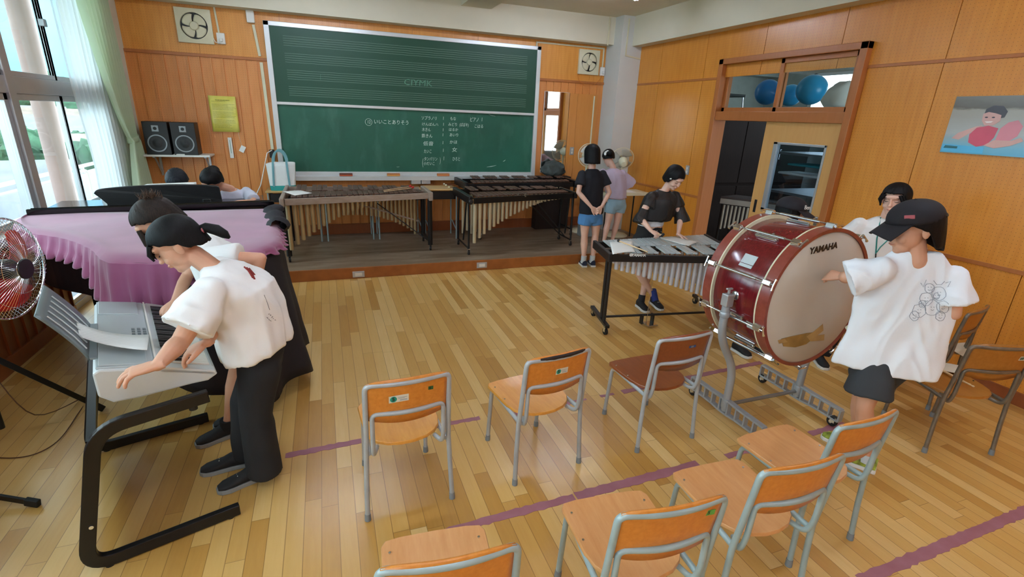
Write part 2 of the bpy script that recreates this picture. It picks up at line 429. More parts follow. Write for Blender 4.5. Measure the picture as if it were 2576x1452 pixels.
for q in ((g0, g1, h0, h0 + t), (g0, g1, h1 - t, h1), (g0, g0 + t, h0, h1), (g1 - t * 2.2, g1, h0, h1)): b.box((x0 - .006, q[0], q[2]), (x1 + .006, q[1], q[3]))
struct('window_frame', b, M['alu'], dr, bevel=.002)
struct('window_pane', MB().box((4.50, g0 + t, h0 + t), (4.504, g1 - t, h1 - t)), M['glass_door'], dr)
struct('door_handle', MB().box((x0 - .004, 4.255, .9), (x0 + .004, 4.29, 1.04)), M['black'], dr, bevel=.003)
struct('door_lock', MB().box((x0 - .012, 3.475, .86), (x0 + .002, 3.51, 1.0)).box((x0 - .022, 3.485, .95), (x0 - .01, 3.5, .99)), M['chrome'], dr, bevel=.003)

# ------------------------------------------------------------------ left wall, windows and balcony
struct('wall_left', MB().box((-2.32, YF, 0), (XL - .014, 5.05, .83)).box((-2.32, YF, 3.02), (XL, 7.0, ZC)).box((-2.32, 6.62, 0), (XL, 7.0, 3.02)), M['plaster'])
b = MB(); y = YF
while y < 5.04:
    b.box((XL - .016, y, .1), (XL, min(y + .122, 5.04), .81)); b.box((XL - .004, y, .1), (XL + .014, y + .014, .8)); y += .122
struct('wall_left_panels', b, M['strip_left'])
struct('baseboard_left', MB().box((XL - .01, YF, 0), (XL + .018, 5.04, .11)), M['trim_dark'], bevel=.003)
struct('window_sill', MB().box((-2.36, YF, .81), (XL + .03, 5.05, .87)), M['plaster_white'], bevel=.006)
def lsash(n, y0, y1, z0, z1, x, mid=None, t=.04):
    b = MB(); w_ = .018
    b.box((x - w_, y0, z0), (x + w_, y0 + t, z1)).box((x - w_, y1 - t, z0), (x + w_, y1, z1)).box((x - w_, y0, z0), (x + w_, y1, z0 + t)).box((x - w_, y0, z1 - t), (x + w_, y1, z1))
    if mid: b.box((x - w_, y0, mid), (x + w_, y1, mid + .06))
    o = struct('window_%d' % n, b, M['alu'], bevel=.003)
    struct('window_pane', MB().box((x - .002, y0 + t, z0 + t), (x + .002, y1 - t, z1 - t)), M['glass'], o)
    return o
b = MB()
b.box((-2.3, YF, 1.82), (-2.2, 6.62, 1.945)).box((-2.3, YF, 2.96), (-2.2, 6.62, 3.02)).box((-2.3, 5.05, 0), (-2.2, 6.62, .06))
for y in (-2.9, -1.3, .3, 1.9, 3.5, 5.04): b.box((-2.31, y, .85 if y < 5 else 0), (-2.19, y + .1, 3.02))
struct('window_frame', b, M['alu'], bevel=.004)
n = 3
for y0, y1 in ((-1.2, -.4), (-.45, .3), (.4, 1.15), (1.1, 1.9), (2.0, 2.75), (2.7, 3.5), (3.6, 4.35), (4.3, 5.04), (5.14, 5.93), (5.89, 6.62)):
    k = (n % 2) * .04
    lsash(n, y0, y1, 1.945, 2.96, -2.27 + k); n += 1
    lsash(n, y0, y1, .87 if y0 < 5 else .05, 1.82, -2.27 + k, mid=.8 if y0 > 5 else None, t=.05); n += 1
# crescent latch on the high sash
lt = struct('window_latch', MB().box((-2.235, 5.885, 2.38), (-2.19, 5.935, 2.44)), M['alu_dark'], bevel=.006)
# balcony
bal = plain('balcony_concrete', '9a9ea8', .8)
struct('floor_balcony', MB().box((-3.75, YF, -.2), (-2.32, 12, -.04)), bal)
struct('wall_parapet', MB().box((-3.75, YF, -.04), (-3.6, 12, .68)), bal)
b = MB(); P = A(100, 443, x=-3.66)
b.box((-3.69, YF, P.z - .02), (-3.63, 12, P.z + .02))
for i in range(9): b.box((-3.68, -2 + i * 1.7, .68), (-3.64, -1.95 + i * 1.7, P.z))
struct('balcony_railing', b, M['alu'], bevel=.004)
c = A(118, 300, x=-2.95)
struct('column_balcony', MB().cyl((c.x, c.y, -.05), (c.x, c.y, 3.6), .105, n=28), plain('pinkish_brown_column_paint', 'a08680', .6), smooth=True)
struct('balcony_slab_above', MB().box((-3.75, YF, 3.4), (-2.5, 12, 3.55)), M['plaster_white'])
hd = A(190, 440, x=-2.62)
tag(obj('towel_rail', MB().tube(round_path([(-2.62, hd.y - .06, 0.0), (-2.62, hd.y - .06, hd.z + .02), (-2.62, hd.y + .3, hd.z + .02), (-2.62, hd.y + .3, 0)], .05), .014), M['white'], smooth=True),
    'white bent pipe rail standing on the balcony beside the brown column', 'rail')
# ------------------------------------------------------------------ ceiling lights
def ceiling_light(x, y, lb, ln=1.24):
    t = thing('ceiling_light', lb, 'light', (x, y, ZC - .1), group='fluorescent lights on the ceiling')
    obj('housing', MB().prism([(x - ln/2, y - .11, ZC), (x - ln/2, y + .11, ZC), (x - ln/2, y + .05, ZC - .055), (x - ln/2, y - .05, ZC - .055)], (ln, 0, 0)), M['white'], t)
    for dy in (-.055, .055):
        b = MB().cyl((x - ln/2 + .03, y + dy, ZC - .08), (x + ln/2 - .03, y + dy, ZC - .08), .014, n=12)
        obj('tube', b, M['lamp'], t, smooth=True)
        obj('socket', MB().box((x - ln/2 + .005, y + dy - .02, ZC - .1), (x - ln/2 + .035, y + dy + .02, ZC - .04)).box((x + ln/2 - .035, y + dy - .02, ZC - .1), (x + ln/2 - .005, y + dy + .02, ZC - .04)), M['white'], t)
LP = A(1580, -9, z=ZC - .08)
for i, (x, y) in enumerate([(LP.x - .45, LP.y), (3.3, 1.4), (3.3, -1.2), (.0, LP.y), (.0, 2.4), (.0, .2), (.0, -2.0)]):
    ceiling_light(x, y, ['twin tube ceiling light whose end shows at the top edge of the photo', 'twin tube ceiling light over the chairs by the orange wall', 'twin tube ceiling light in the rear corner by the orange wall', 'twin tube ceiling light over the piano side, nearest the chalkboard', 'twin tube ceiling light over the keyboard players', 'twin tube ceiling light over the middle of the room', 'twin tube ceiling light at the rear of the room by the windows'][i])
# ------------------------------------------------------------------ houses, trees and the hill outside
hm = plain('hazy_hill_forest', '6c93a8', .95, var=.3, scale=.05)  # distance haze is put into the forest colour as a bluish tone
def hill(u, v):
    a = -.15 + u * 2.3; r = 150 + 90 * v
    h = (math.sin(PI * v) * (24 + 12 * math.sin(a * 3.1 + 1)) + 3 * noise.noise(V((a * 8, v * 3, 0)))) * (1 - .25 * v)
    return V((-r * math.sin(a + .2), r * math.cos(a + .2), -8 + h * 1.6))
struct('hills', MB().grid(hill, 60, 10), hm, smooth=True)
struct('ground_outside', MB().box((-260, -60, -6.3), (-4.2, 260, -6)), plain('outside_ground', '6e7a6c', .95))
hw = [plain('house_wall_white', 'a9aaa8', .9), plain('house_wall_beige', '9c958a', .9)]
hr = [plain('grey_tile_roof', '6f7276', .7, var=.15, scale=3), plain('brown_tile_roof', '77695f', .7, var=.15, scale=3)]
wmat = plain('house_window_dark', '4c5357', .3)
hs = [(78, 288, 36, 9, 0), (0, 335, 22, 4, 1), (128, 272, 46, 6, 1), (-30, 262, 64, 10, 0), (-40, 405, 12, 2.2, 0)]
txt = ['white house with a grey gable roof in the middle of the window view', 'beige house low at the left edge of the window view', 'beige house with brown roof farther up the slope by the balcony column',
       'large white house high on the slope under the hill', 'small white shed roof right below the balcony railing']
for i, (px, py, yy, w_, m) in enumerate(hs):
    c = A(px, py, y=yy); h = c.z + 6 - w_ * .22
    t = thing('house', txt[i], 'house', (c.x, c.y, -6), rz=.45, group='houses outside the window')
    sx_, sy_ = w_, w_ * .8
    obj('wall', MB().box((-sx_/2, -sy_/2, 0), (sx_/2, sy_/2, h)), hw[m], t, local=True)
    b = MB(); e = w_ * .06
    b.prism([(-sx_/2-e, -sy_/2-e, h), (-sx_/2-e, sy_/2+e, h), (-sx_/2-e, 0, h + w_*.22)], (sx_+2*e, 0, 0)); obj('roof', b, hr[m], t, local=True)
    for k in range(3):
        xx = -sx_/2 + (k + .35) * sx_ / 3; q = w_ * .12
        obj('window', MB().box((xx, -sy_/2-.05, h - q * 1.9), (xx + q, -sy_/2+.02, h - q * .8)), wmat, t, local=True)
lm = plain('dark_green_leaves', '35563f', .9, var=.5, scale=3)
tm = plain('tree_bark', '5a4a3c', .9)
for i, (px, py, yy, r, lb) in enumerate([(128, 372, 15, .95, 'round dark green tree just beyond the balcony railing'), (180, 350, 24, 1.0, 'dense green tree beside the brown balcony column'), (55, 236, 84, 4, 'tall dark tree on the slope in front of the hill'), (135, 230, 105, 4.5, 'broad dark tree on the slope behind the balcony column')]):
    c = A(px, py, y=yy); x, y, h = c.x, c.y, c.z + 6
    t = thing('tree', lb, 'tree', (x, y, -6), group='trees outside the window')
    obj('trunk', MB().cyl((0, 0, 0), (0, 0, h - r), .2, .12, n=8), tm, t, local=True)
    b = MB(); rr = random.Random(i)
    for k in range(16):
        q = V((rr.gauss(0, .5), rr.gauss(0, .5), rr.gauss(0, .45))) * r
        s = r * rr.uniform(.35, .6); b.ball(V((0, 0, h - r * .5)) + q, (s, s, s * .8), 22, 14)
    for v_ in b.bm.verts: v_.co += V((noise.noise(v_.co * 5), noise.noise(v_.co * 5 + V((9, 0, 0))), noise.noise(v_.co * 5 + V((0, 9, 0))))) * .22
    obj('crown', b, lm, t, local=True, smooth=True)

# ------------------------------------------------------------------ the store room beyond the doorway
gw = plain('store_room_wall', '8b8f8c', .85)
b = MB().box((4.6, 8.2, 0), (8.4, 8.3, 3.1)).box((8.3, -1, 0), (8.4, 8.3, 1.85)).box((8.3, -1, 1.8), (8.4, 5.0, 2.8)).box((8.3, -1, 2.75), (8.4, 8.3, 3.1)).box((8.3, 7.2, .85), (8.4, 8.3, 2.75)).box((8.3, -1, .85), (8.4, -.6, 2.75))
b.box((4.6, -1.1, 0), (8.4, -1, .8)).box((4.6, -1.1, 2.8), (8.4, -1, 3.1)).box((4.6, -1.1, .8), (4.8, -1, 2.8)).box((8.1, -1.1, .8), (8.4, -1, 2.8))
struct('wall_store_room', b, gw)
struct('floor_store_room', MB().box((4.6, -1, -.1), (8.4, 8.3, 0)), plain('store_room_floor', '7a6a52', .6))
struct('ceiling_store_room', MB().box((4.6, -1.1, 3.1), (8.4, 8.3, 3.2)), M['plaster_white'])
struct('beam_store_room', MB().box((4.6, 7.9, 2.72), (8.3, 8.2, 3.1)), gw)
b = MB()
for y in (-.6, 1.3, 3.25, 5.2, 7.15): b.box((8.3, y - .04, 1.85), (8.38, y + .04, 2.75))
b.box((8.3, -.6, 1.85), (8.38, 7.2, 1.9)).box((8.3, -.6, 2.7), (8.38, 7.2, 2.75))
struct('window_40', b, M['alu'], bevel=.003)
# dark tall cabinet facing the doorway
t = thing('cabinet', 'tall dark brown wooden cabinet seen through the open doorway', 'cabinet', (6.3, 6.6, 0))
obj('body', MB().box((4.75, 6.35, 0), (7.6, 7.0, 1.93)), M['cabinet_dark'], t, bevel=.004)
for i in range(4):
    x = 4.77 + i * .705
    d = obj('door', MB().box((x, 6.325, .95), (x + .69, 6.35, 1.88)), M['cabinet_dark'], t, bevel=.004)
    obj('handle', MB().box((x + (.62 if i % 2 == 0 else .04), 6.31, 1.32), (x + (.65 if i % 2 == 0 else .07), 6.33, 1.48)), M['chrome'], d, bevel=.003)
for i in range(4):
    x = 4.77 + i * .705
    obj('drawer', MB().box((x, 6.325, .08), (x + .69, 6.35, .9)), M['cabinet_dark'], t, bevel=.004)
# blue exercise balls and a white bag on a rack near the transom
t = thing('storage_rack', 'tall grey steel rack beyond the doorway holding rolls and folders', 'rack', (6.4, 4.6, 0))
for x, y in ((5.7, 4.2), (7.5, 4.2), (5.7, 5.25), (7.5, 5.25)): obj('post', MB().box((x - .02, y - .02, 0), (x + .02, y + .02, 2.0)), M['alu_dark'], t)
for z in (.5, 1.0, 1.5, 1.98): obj('shelf', MB().box((5.68, 4.18, z - .02), (7.52, 5.27, z + .01)), M['alu_dark'], t)
bl = plain('blue_rubber_ball', '1f86d8', .3, var=.08); cyn = plain('light_blue_rubber_ball', '2aa7e2', .3, var=.08)
def ball_thing(px, py, x, r, m, lb):
    c = A(px, py, x=x)
    tag(obj('exercise_ball', MB().ball((c.x, c.y, c.z), (r, r, r), 28, 18), m, smooth=True), lb, 'exercise ball', 'exercise balls in the store room')
ball_thing(1931, 232, 6.0, .17, bl, 'dark blue exercise ball seen through the far transom pane')
ball_thing(1989, 240, 6.45, .15, cyn, 'mid blue exercise ball behind the meeting stile of the transom')
ball_thing(2042, 226, 6.2, .19, cyn, 'bright blue exercise ball, largest in the near transom pane')
c = A(2115, 240, x=5.9)
b = MB().ball((c.x, c.y, c.z - .02), (.16, .2, .17), 20, 12)
for v_ in b.bm.verts: v_.co += V((noise.noise(v_.co * 9), noise.noise(v_.co * 9 + V((5, 0, 0))), noise.noise(v_.co * 9 + V((0, 5, 0))))) * .04
tag(obj('cloth_bag', b, M['paper'], smooth=True), 'white cloth bag slumped at the bright end of the transom', 'bag')
# stacked stools on the dark cabinet: dark seat and pale legs
for i, (px, py, lb) in enumerate([(1880, 240, 'dark seated stool standing upside on the store room cabinet'), (1868, 292, 'pale legged stool lying low on the store room cabinet')]):
    c = A(px, py, x=6.0 + .2 * i); c.z = 2.24
    t = thing('stool', lb, 'stool', (c.x - .62 * i, 6.68, 1.935), group='stools on the cabinet')
    obj('seat', MB().box((-.19, -.19, .30), (.19, .19, .34)), M['black'], t, local=True, bevel=.01)
    for a_, b_ in ((-.16, -.16), (.16, -.16), (-.16, .16), (.16, .16)): obj('leg', MB().cyl((a_ * 1.15, b_ * 1.15, 0), (a_, b_, .3), .01, n=8), M['chrome'], t, local=True)
# folders and blue cloth behind the door glass
for i, (a, c_, z0, z1, m, nm, lb, ct) in enumerate([
        ((1985, 410), (2065, 425), 0, 0, plain('teal_cloth', '3fa3ae', .8), 'folded_cloth', 'folded teal cloth behind the glass of the sliding door', 'cloth'),
        ((1960, 436), (2062, 444), 0, 0, M['paper'], 'paper_roll', 'long white paper roll lying on the rack behind the door glass', 'roll')]):
    p, q = A(*a, x=5.75), A(*c_, x=5.75)
    tag(obj(nm, MB().box((5.72, q.y, q.z), (6.1, p.y, p.z)), m, bevel=.012), lb, ct)

# marimba stored beyond the doorway
t = thing('marimba', 'marimba with a silvery rail stored in the dark room beyond the doorway', 'marimba', (5.3, 5.4, 0))
a_, b_ = A(1812, 505, x=4.95), A(1892, 515, x=5.2)
obj('rail', MB().bar(a_, b_ + (b_ - a_) * .8, .03, .07), plain('dull_silver_rail', '8f867c', .5), t, bevel=.003)
obj('bar', MB().prism([a_ + V((0, 0, .04)), b_ + (b_ - a_) * .8 + V((0, 0, .04)), b_ + (b_ - a_) * .8 + V((.35, .1, .04)), a_ + V((.35, .1, .04))], (0, 0, .02)), plain('dark_stored_bar', '3a2822', .5), t)
for i in range(13):
    q = a_.lerp(b_, .1 + i * .125); ln = .34 - .02 * i
    obj('resonator', MB().cyl((q.x + .03, q.y, q.z - .04 - ln), (q.x + .03, q.y, q.z - .05), .014, n=10), plain('dull_tube', 'a79d8c', .5) if i == 0 else bpy.data.materials['dull_tube'], t, smooth=True)
for q in (a_ + V((.05, 0, 0)), b_ + (b_ - a_) * .75 + V((.05, 0, 0))): obj('leg', MB().cyl((q.x, q.y, 0), (q.x, q.y, q.z - .03), .016, n=10), M['black_metal'], t)
# ------------------------------------------------------------------ blackboard
bd = plain('chalkboard_green_upper', '0e4630', .5, var=.07, scale=1.2); 
def board_mat():
    k = N('chalkboard_green_dusty', .5); v = k.coord('Object', (1, 1, 1))
    n1 = k.noise(v, 1.1, 4, .6); n2 = k.noise(k.coord('Object', (1, 1, .35)), 5, 5, .6)
    c = k.ramp(n1, [(.3, srgb('15503d')), (.7, srgb('1f644e'))]); c = k.mix(k.math('MULTIPLY', k.ramp(n2, [(.52, (0, 0, 0)), (.8, (1, 1, 1))]), .22), c, srgb('6d9a88'))
    k.col(c); return k.m
bl2 = board_mat(); fra = plain('white_aluminium_frame', 'cfd3d2', .32, .35, var=.03)
chalk = plain('white_chalk', 'cfe0d4', .9, var=.1); chalk_f = plain('faint_chalk', '5f8f78', .9); stave = plain('painted_stave_line', '94b09c', .7)
t = thing('blackboard', 'large two part green chalkboard with music staves above and chalk writing below', 'blackboard', (1.23, 7.3, .9))
BX0, BX1 = -.58, 3.04
obj('back_panel', MB().box((BX0 + .02, 7.31, .93), (BX1 - .02, 7.349, 2.75)), M['alu_dark'], t)
obj('frame', MB().box((BX0, 7.25, .94), (BX0 + .06, 7.33, 2.775)).box((BX1 - .06, 7.25, .94), (BX1, 7.33, 2.775)).box((BX0, 7.25, 2.725), (BX1, 7.33, 2.775)).box((BX0, 7.262, .955), (BX1, 7.33, 1.005)), fra, t, bevel=.004)
obj('lower_panel', MB().box((BX0 + .06, 7.285, 1.0), (BX1 - .06, 7.31, 1.85)), bl2, t)
up = obj('upper_panel', MB().box((BX0 + .06, 7.262, 1.85), (BX1 - .06, 7.285, 2.725)), bd, t)
obj('rail', MB().box((BX0 + .05, 7.252, 1.835), (BX1 - .05, 7.288, 1.868)), fra, t, bevel=.003)
YU, YLO = 7.2605, 7.2835
b = MB()
for (l0, l1, r0, r1), (xl, xr) in zip([(88.6, 112.4, 143.8, 163.6), (132.9, 154.7, 180.2, 199.3), (175.9, 197.7, 215.5, 234.7), (217.5, 239, 250.2, 269.4)], [(711, 1327), (715.5, 1326), (721.5, 1325), (726, 1323)]):
    a0, a1, c0, c1 = A(xl, l0, y=YU), A(xl, l1, y=YU), A(xr, r0, y=YU), A(xr, r1, y=YU)
    z0 = (a0.z + c0.z) / 2; z1 = (a1.z + c1.z) / 2
    for i in range(5):
        z = z0 + (z1 - z0) * i / 4; b.box((a0.x, YU, z - .0011), (c0.x, YU + .002, z + .0011))
obj('stave_lines', b, stave, up)
def wr(mb, txt, x0, x1, yc, hpx, y=YLO, bold=.0):
    """chalk writing spanning photo columns x0..x1"""
    p, q = A(x0, yc, y=y), A(x1, yc, y=y); h = A(x0, yc - hpx / 2, y=y).z - A(x0, yc + hpx / 2, y=y).z
    n = sum(1.0 if ord(c) > 255 else .55 for c in txt); s = h * 1.12; wd = (q.x - p.x); sx_ = wd / (n * s) if n else 1
    Mx = frame_m(((p.x + q.x) / 2, y, (p.z + q.z) / 2), (1, 0, 0), (0, 0, 1))
    text_mb(txt, Mx, s, depth=.0006, bold=bold, mb=mb, sx=sx_, shear=.08, res=2)
Z = lambda x, y: (x / 6.44 + 880, y / 6.44 + 270)
b = MB()
rows = [('ソプラノリ', 1155, 1415, 180, 62), ('1', 1500, 1530, 180, 66), ('もな', 1622, 1722, 188, 58), ('ピアノ', 1940, 2095, 205, 72), ('1', 2125, 2155, 200, 76),
        ('けんばんハ', 1165, 1435, 280, 52), ('1', 1502, 1532, 278, 60), ('みどり', 1592, 1745, 283, 58), ('(ばばキ)', 1765, 1935, 288, 60), ('こはる', 2012, 2165, 312, 60),
        ('木きん', 1168, 1310, 366, 60), ('1', 1495, 1525, 368, 60), ('はるか', 1600, 1755, 366, 52), ('鉄きん', 1160, 1340, 466, 62), ('1', 1492, 1522, 448, 60), ('あいり', 1612, 1765, 452, 56),
        ('低音', 1185, 1355, 592, 66), ('1', 1492, 1522, 575, 66), ('かほ', 1612, 1742, 568, 58), ('たいこ', 1198, 1330, 718, 62), ('1', 1498, 1528, 700, 66), ('女', 1650, 1740, 692, 72),
        ('タンバリン', 1200, 1420, 842, 62), ('小だいこ', 1195, 1380, 915, 56), ('(', 1165, 1195, 890, 140), (')', 1450, 1478, 860, 110), ('1', 1508, 1538, 832, 80), ('ひろと', 1660, 1790, 842, 66),
        ('いいことありそう', 385, 962, 246, 74), ('12', 275, 340, 240, 66)]
for tx, a0, a1, yc, h in rows:
    p, q = Z(a0, yc), Z(a1, yc); wr(b, tx, p[0], q[0], p[1], h / 6.44)
c = A(*Z(305, 240), y=YLO); rr = (A(*Z(360, 240), y=YLO) - c).x
b.tube([(c.x + rr * math.cos(a * PI / 14), YLO, c.z + rr * math.sin(a * PI / 14)) for a in range(28)], .0022, n=5, closed=True)
for p0, p1, r in (((2220, 968), (2372, 940), .004), ((2480, 878), (2522, 852), .004), ((755, 965), (805, 962), .002), ((2250, 115), (2360, 145), .0025)):
    p, q = A(*Z(*p0), y=YLO), A(*Z(*p1), y=YLO); b.tube([p, (p + q) / 2 + V((0, 0, -.004)), q], [r * .3, r, r * .3], n=5)
obj('chalk_writing', b, chalk, t)
b = MB(); wr(b, 'CIYMK', 1018, 1084, 209, 19, y=YU, bold=0)
for x0, y0, x1, y1 in ((806, 187, 806, 201),): p, q = A(x0, y0, y=YU), A(x1, y1, y=YU); b.tube([p, q], .0015, n=4)
obj('faint_writing', b, chalk_f, t)
obj('chalk_tray', MB().prism([(-.52, 7.30, .96), (-.52, 7.16, .945), (-.52, 7.155, .955), (-.52, 7.15, .955), (-.52, 7.15, .90), (-.52, 7.30, .90)], (3.5, 0, 0)), fra, t)
for x0, x1 in ((1035, 1059), (1060.5, 1083)):
    p, q = A(x0, 456, y=7.17), A(x1, 456, y=7.17)
    obj('drawer', MB().box((p.x, 7.165, .845), (q.x, 7.3, .905)), M['alu'], t, bevel=.006)
for i, (x0, x1, c0, lb) in enumerate([(854, 887, 'c45a34', 'brown topped eraser, leftmost on the chalk tray'), (974, 1006, 'dd9a4e', 'yellow orange eraser in the middle of the chalk tray'), (1100, 1130, 'd9814a', 'orange eraser above the red mallet heads side of the tray, rightmost')]):
    p, q = A(x0, 441, y=7.2), A(x1, 441, y=7.2)
    e = thing('eraser', lb, 'eraser', ((p.x + q.x) / 2, 7.2, .957), group='erasers on the chalk tray')
    obj('felt', MB().box((p.x, 7.175, .957), (q.x, 7.235, .972)), plain('eraser_felt_%d' % i, c0, .9), e, bevel=.003)
    obj('grip', MB().box((p.x, 7.177, .972), (q.x, 7.233, .99)), plain('eraser_grip_%d' % i, 'c07a48' if i else '6e3528', .6), e, bevel=.004)

# ------------------------------------------------------------------ ventilation fans
def vent_fan(x0, x1, z0, z1, lb, open_blades):
    cx, cz = (x0 + x1) / 2, (z0 + z1) / 2; s = (x1 - x0) / 2; y = 7.35
    t = thing('ventilation_fan', lb, 'fan', (cx, y, z0), group='ventilation fans in the back wall')
    r = s * .77; b = MB(); n = 32
    # square plate with a round hole
    out = [];
    for i in range(n):
        a = 2 * PI * i / n + PI / 4; ca, sa = math.cos(a), math.sin(a); m = max(abs(ca), abs(sa)); out.append((cx + s * ca / m, cz + s * sa / m))
    inn = [(cx + r * math.cos(2 * PI * i / n + PI / 4), cz + r * math.sin(2 * PI * i / n + PI / 4)) for i in range(n)]
    def ringv(pts, yy): return [b.bm.verts.new((p[0], yy, p[1])) for p in pts]
    a0, a1, a2, a3 = ringv(out, y), ringv(out, y - .035), ringv(inn, y - .045), ringv(inn, y)
    for p, q in ((a0, a1), (a1, a2), (a2, a3)):
        for i in range(n): b.bm.faces.new((p[i], p[(i+1) % n], q[(i+1) % n], q[i]))
    obj('housing', b, M['cream'], t, bevel=.003)
    obj('duct', MB().cyl((cx, y - .012, cz), (cx, y - .002, cz), r * .99, n=32), M['black'], t)
    for k in range(4):
        def bl_(u, v, k=k):
            a = k * PI / 2 + .3 + u * 1.36; rr = r * (.3 + .63 * v * (1 - .12 * (2 * u - 1) ** 4)); aa = a - v * .25
            return V((cx + rr * math.cos(aa), y - .035 + .014 * u, cz + rr * math.sin(aa)))
        obj('blade', MB().grid(bl_, 8, 5), M['cream'], t, smooth=True, solid=.003)
    Mx = Matrix.Translation((cx, y - .02, cz)) @ Matrix.Rotation(PI / 2, 4, 'X')
    obj('hub', MB().lathe([(r * .33, 0), (r * .33, .02), (r * .28, .03), (.001, .033)], Mx, 28), M['cream'], t, smooth=True)
    return t
f1 = vent_fan(-1.50, -1.135, 2.475, 2.835, 'cream square ventilation fan above the speakers, left of the chalkboard', 0)
f2 = vent_fan(3.69, 4.035, 2.455, 2.81, 'cream square ventilation fan beside the grey pillar, right of the chalkboard', 1)
def wall_box(px, py, w_, h_, lb, y=7.35, plug=True):
    c = A(px, py, y=y - .02)
    t = thing('power_outlet', lb, 'outlet', (c.x, y, c.z))
    obj('box', MB().box((c.x - w_/2, y - .035, c.z - h_/2), (c.x + w_/2, y, c.z + h_/2)), M['white'], t, bevel=.004)
    if plug: obj('plug', MB().box((c.x - .012, y - .065, c.z - .035), (c.x + .018, y - .035, c.z)), M['white'], t, bevel=.004)
    return c
c1 = wall_box(556, 97, .085, .12, 'white outlet box with a plug right of the left ventilation fan')
c2 = wall_box(1515, 180, .075, .12, 'white outlet box with a plug right of the right ventilation fan')
def wires(name, pts, r, m, lb, cat='cable', n=6):
    tag(obj(name, MB().tube(pts, r, n=n), m, smooth=True), lb, cat)
wires('extension_lead', [(-1.14, 7.32, 2.55), (-1.12, 7.31, 2.5), (-1.06, 7.3, 2.49), (c1.x, 7.29, c1.z - .06), (c1.x, 7.29, c1.z - .03)], .004, M['white'], 'short white cord looping from the left ventilation fan')
wires('extension_lead', [A(*p, y=7.31) for p in ((1453, 185), (1455, 200), (1470, 215), (1478, 212), (1490, 216), (1508, 202), (1515, 190))], .004, plain('orange_cord', 'cf7a2e', .5), 'thin orange cord hanging under the right ventilation fan')
def conduit(name, pts, lb, y=7.34, w_=.02):
    b = MB(); P = [V(p) for p in pts]
    for p, q in zip(P, P[1:]): b.bar(p, q + (q - p).normalized() * w_ / 2, w_, .014, up=(0, 1, 0) if abs((q-p).normalized().y) < .9 else (0, 0, 1))
    tag(obj(name, b, M['cream'], bevel=.002), lb, 'conduit')
conduit('cable_conduit', [(c1.x - .015, 7.34, c1.z + .06), (c1.x - .03, 7.34, 2.875)], 'cream conduit rising from the outlet box left of the chalkboard')
conduit('cable_conduit', [(c2.x, 7.34, c2.z + .06), (c2.x, 7.34, 2.84), (3.0, 7.34, 2.84), (3.0, 7.34, 2.78)], 'cream conduit running under the beam to the outlet by the pillar')
conduit('cable_conduit', [(4.05, 7.14, 3.24), (4.05, 7.14, 2.87)], 'thin cream pipe down the back beam beside the pillar')
conduit('cable_conduit', [(4.24, 6.925, 3.2), (4.24, 6.925, 2.72), (4.49, 6.925, 2.69)], 'cream pipe bending across the front of the pillar')
conduit('cable_conduit', [A(*p, y=7.335) for p in ((637, 62), (653, 138))], 'upper white cable cover left of the chalkboard', w_=.03)
conduit('cable_conduit', [A(*p, y=7.335) for p in ((657, 157), (685, 372))], 'long lower white cable cover left of the chalkboard', w_=.035)
conduit('cable_conduit', [(4.0, 7.315, 2.16), (4.0, 7.315, 1.2)], 'white conduit running down the plywood panel beside the pillar')
p, q = A(617, 24, y=7.3), A(641, 58, y=7.3)
tag(obj('sensor_box', MB().box((p.x, 7.29, q.z), (q.x, 7.35, p.z)), M['white'], bevel=.01), 'white rounded box on the wall at the upper left corner of the chalkboard', 'box')
c = A(684, 385, y=7.3)
tag(obj('plug_cluster', MB().box((c.x - .03, 7.28, c.z - .06), (c.x + .03, 7.34, c.z + .04)).box((c.x - .01, 7.27, c.z - .1), (c.x + .03, 7.33, c.z - .05)), M['black'], bevel=.006), 'black plug cluster hanging above the tote bag', 'plug')
wires('extension_lead', [A(*p, y=q_) for p, q_ in (((684, 378), 7.27), ((672, 385), 7.25), ((665, 420), 7.2), ((656, 465), 7.1), ((640, 500), 7.0), ((632, 530), 6.9))], .006, M['white'], 'white cord dropping from the plug cluster behind the piano')

# ------------------------------------------------------------------ notice, thermometer, tag
yel = N('yellow_notice_paper', .35); v = yel.coord('Object'); yel.col(yel.ramp(yel.noise(v, 8, 2), [(.3, srgb('dcd24e')), (.7, srgb('e9e17c'))]))
P = [A(*p, y=7.325) for p in ((524, 240), (591, 246), (605, 334), (535, 331))]
x0, x1, z1, z0 = (P[0].x + P[3].x) / 2, (P[1].x + P[2].x) / 2, P[0].z, P[3].z
t = thing('notice_sheet', 'yellow printed notice pinned to the grooved wall', 'notice', ((x0+x1)/2, 7.33, z0))
obj('sheet', MB().grid(lambda u, v_: V((x0 + (x1-x0)*u, 7.326 - .006 * math.sin(u * PI * 3) - .004, z0 + (z1-z0)*v_)), 12, 4), yel.m, t, solid=.0012, smooth=True)
b = MB(); ink = plain('grey_print', '7d7a3c', .8); rr = random.Random(3)
for i in range(22):
    z = z1 - .05 - i * (z1 - z0 - .09) / 21.5
    if i in (2, 8, 14): continue
    xx = x0 + .03
    ln = (x1 - x0) * (.5 if i == 0 else rr.uniform(.5, .85)); xx = x0 + ((x1-x0-ln)/2 if i == 0 else .03)
    h = .006 if i == 0 else .0022
    while ln > 0:
        s = rr.uniform(.01, .04); b.box((xx, 7.3125, z), (xx + s, 7.3135, z + h)); xx += s + .004; ln -= s + .004
obj('print', b, ink, t)
P = [A(*p, y=7.32) for p in ((577, 346), (588, 398))]
t = thing('thermometer', 'slim white wall thermometer hanging below the yellow notice', 'thermometer', (P[0].x, 7.33, P[1].z))
obj('case', MB().box((P[0].x - .022, 7.318, P[1].z), (P[0].x + .022, 7.332, P[0].z)), M['white'], t, bevel=.005)
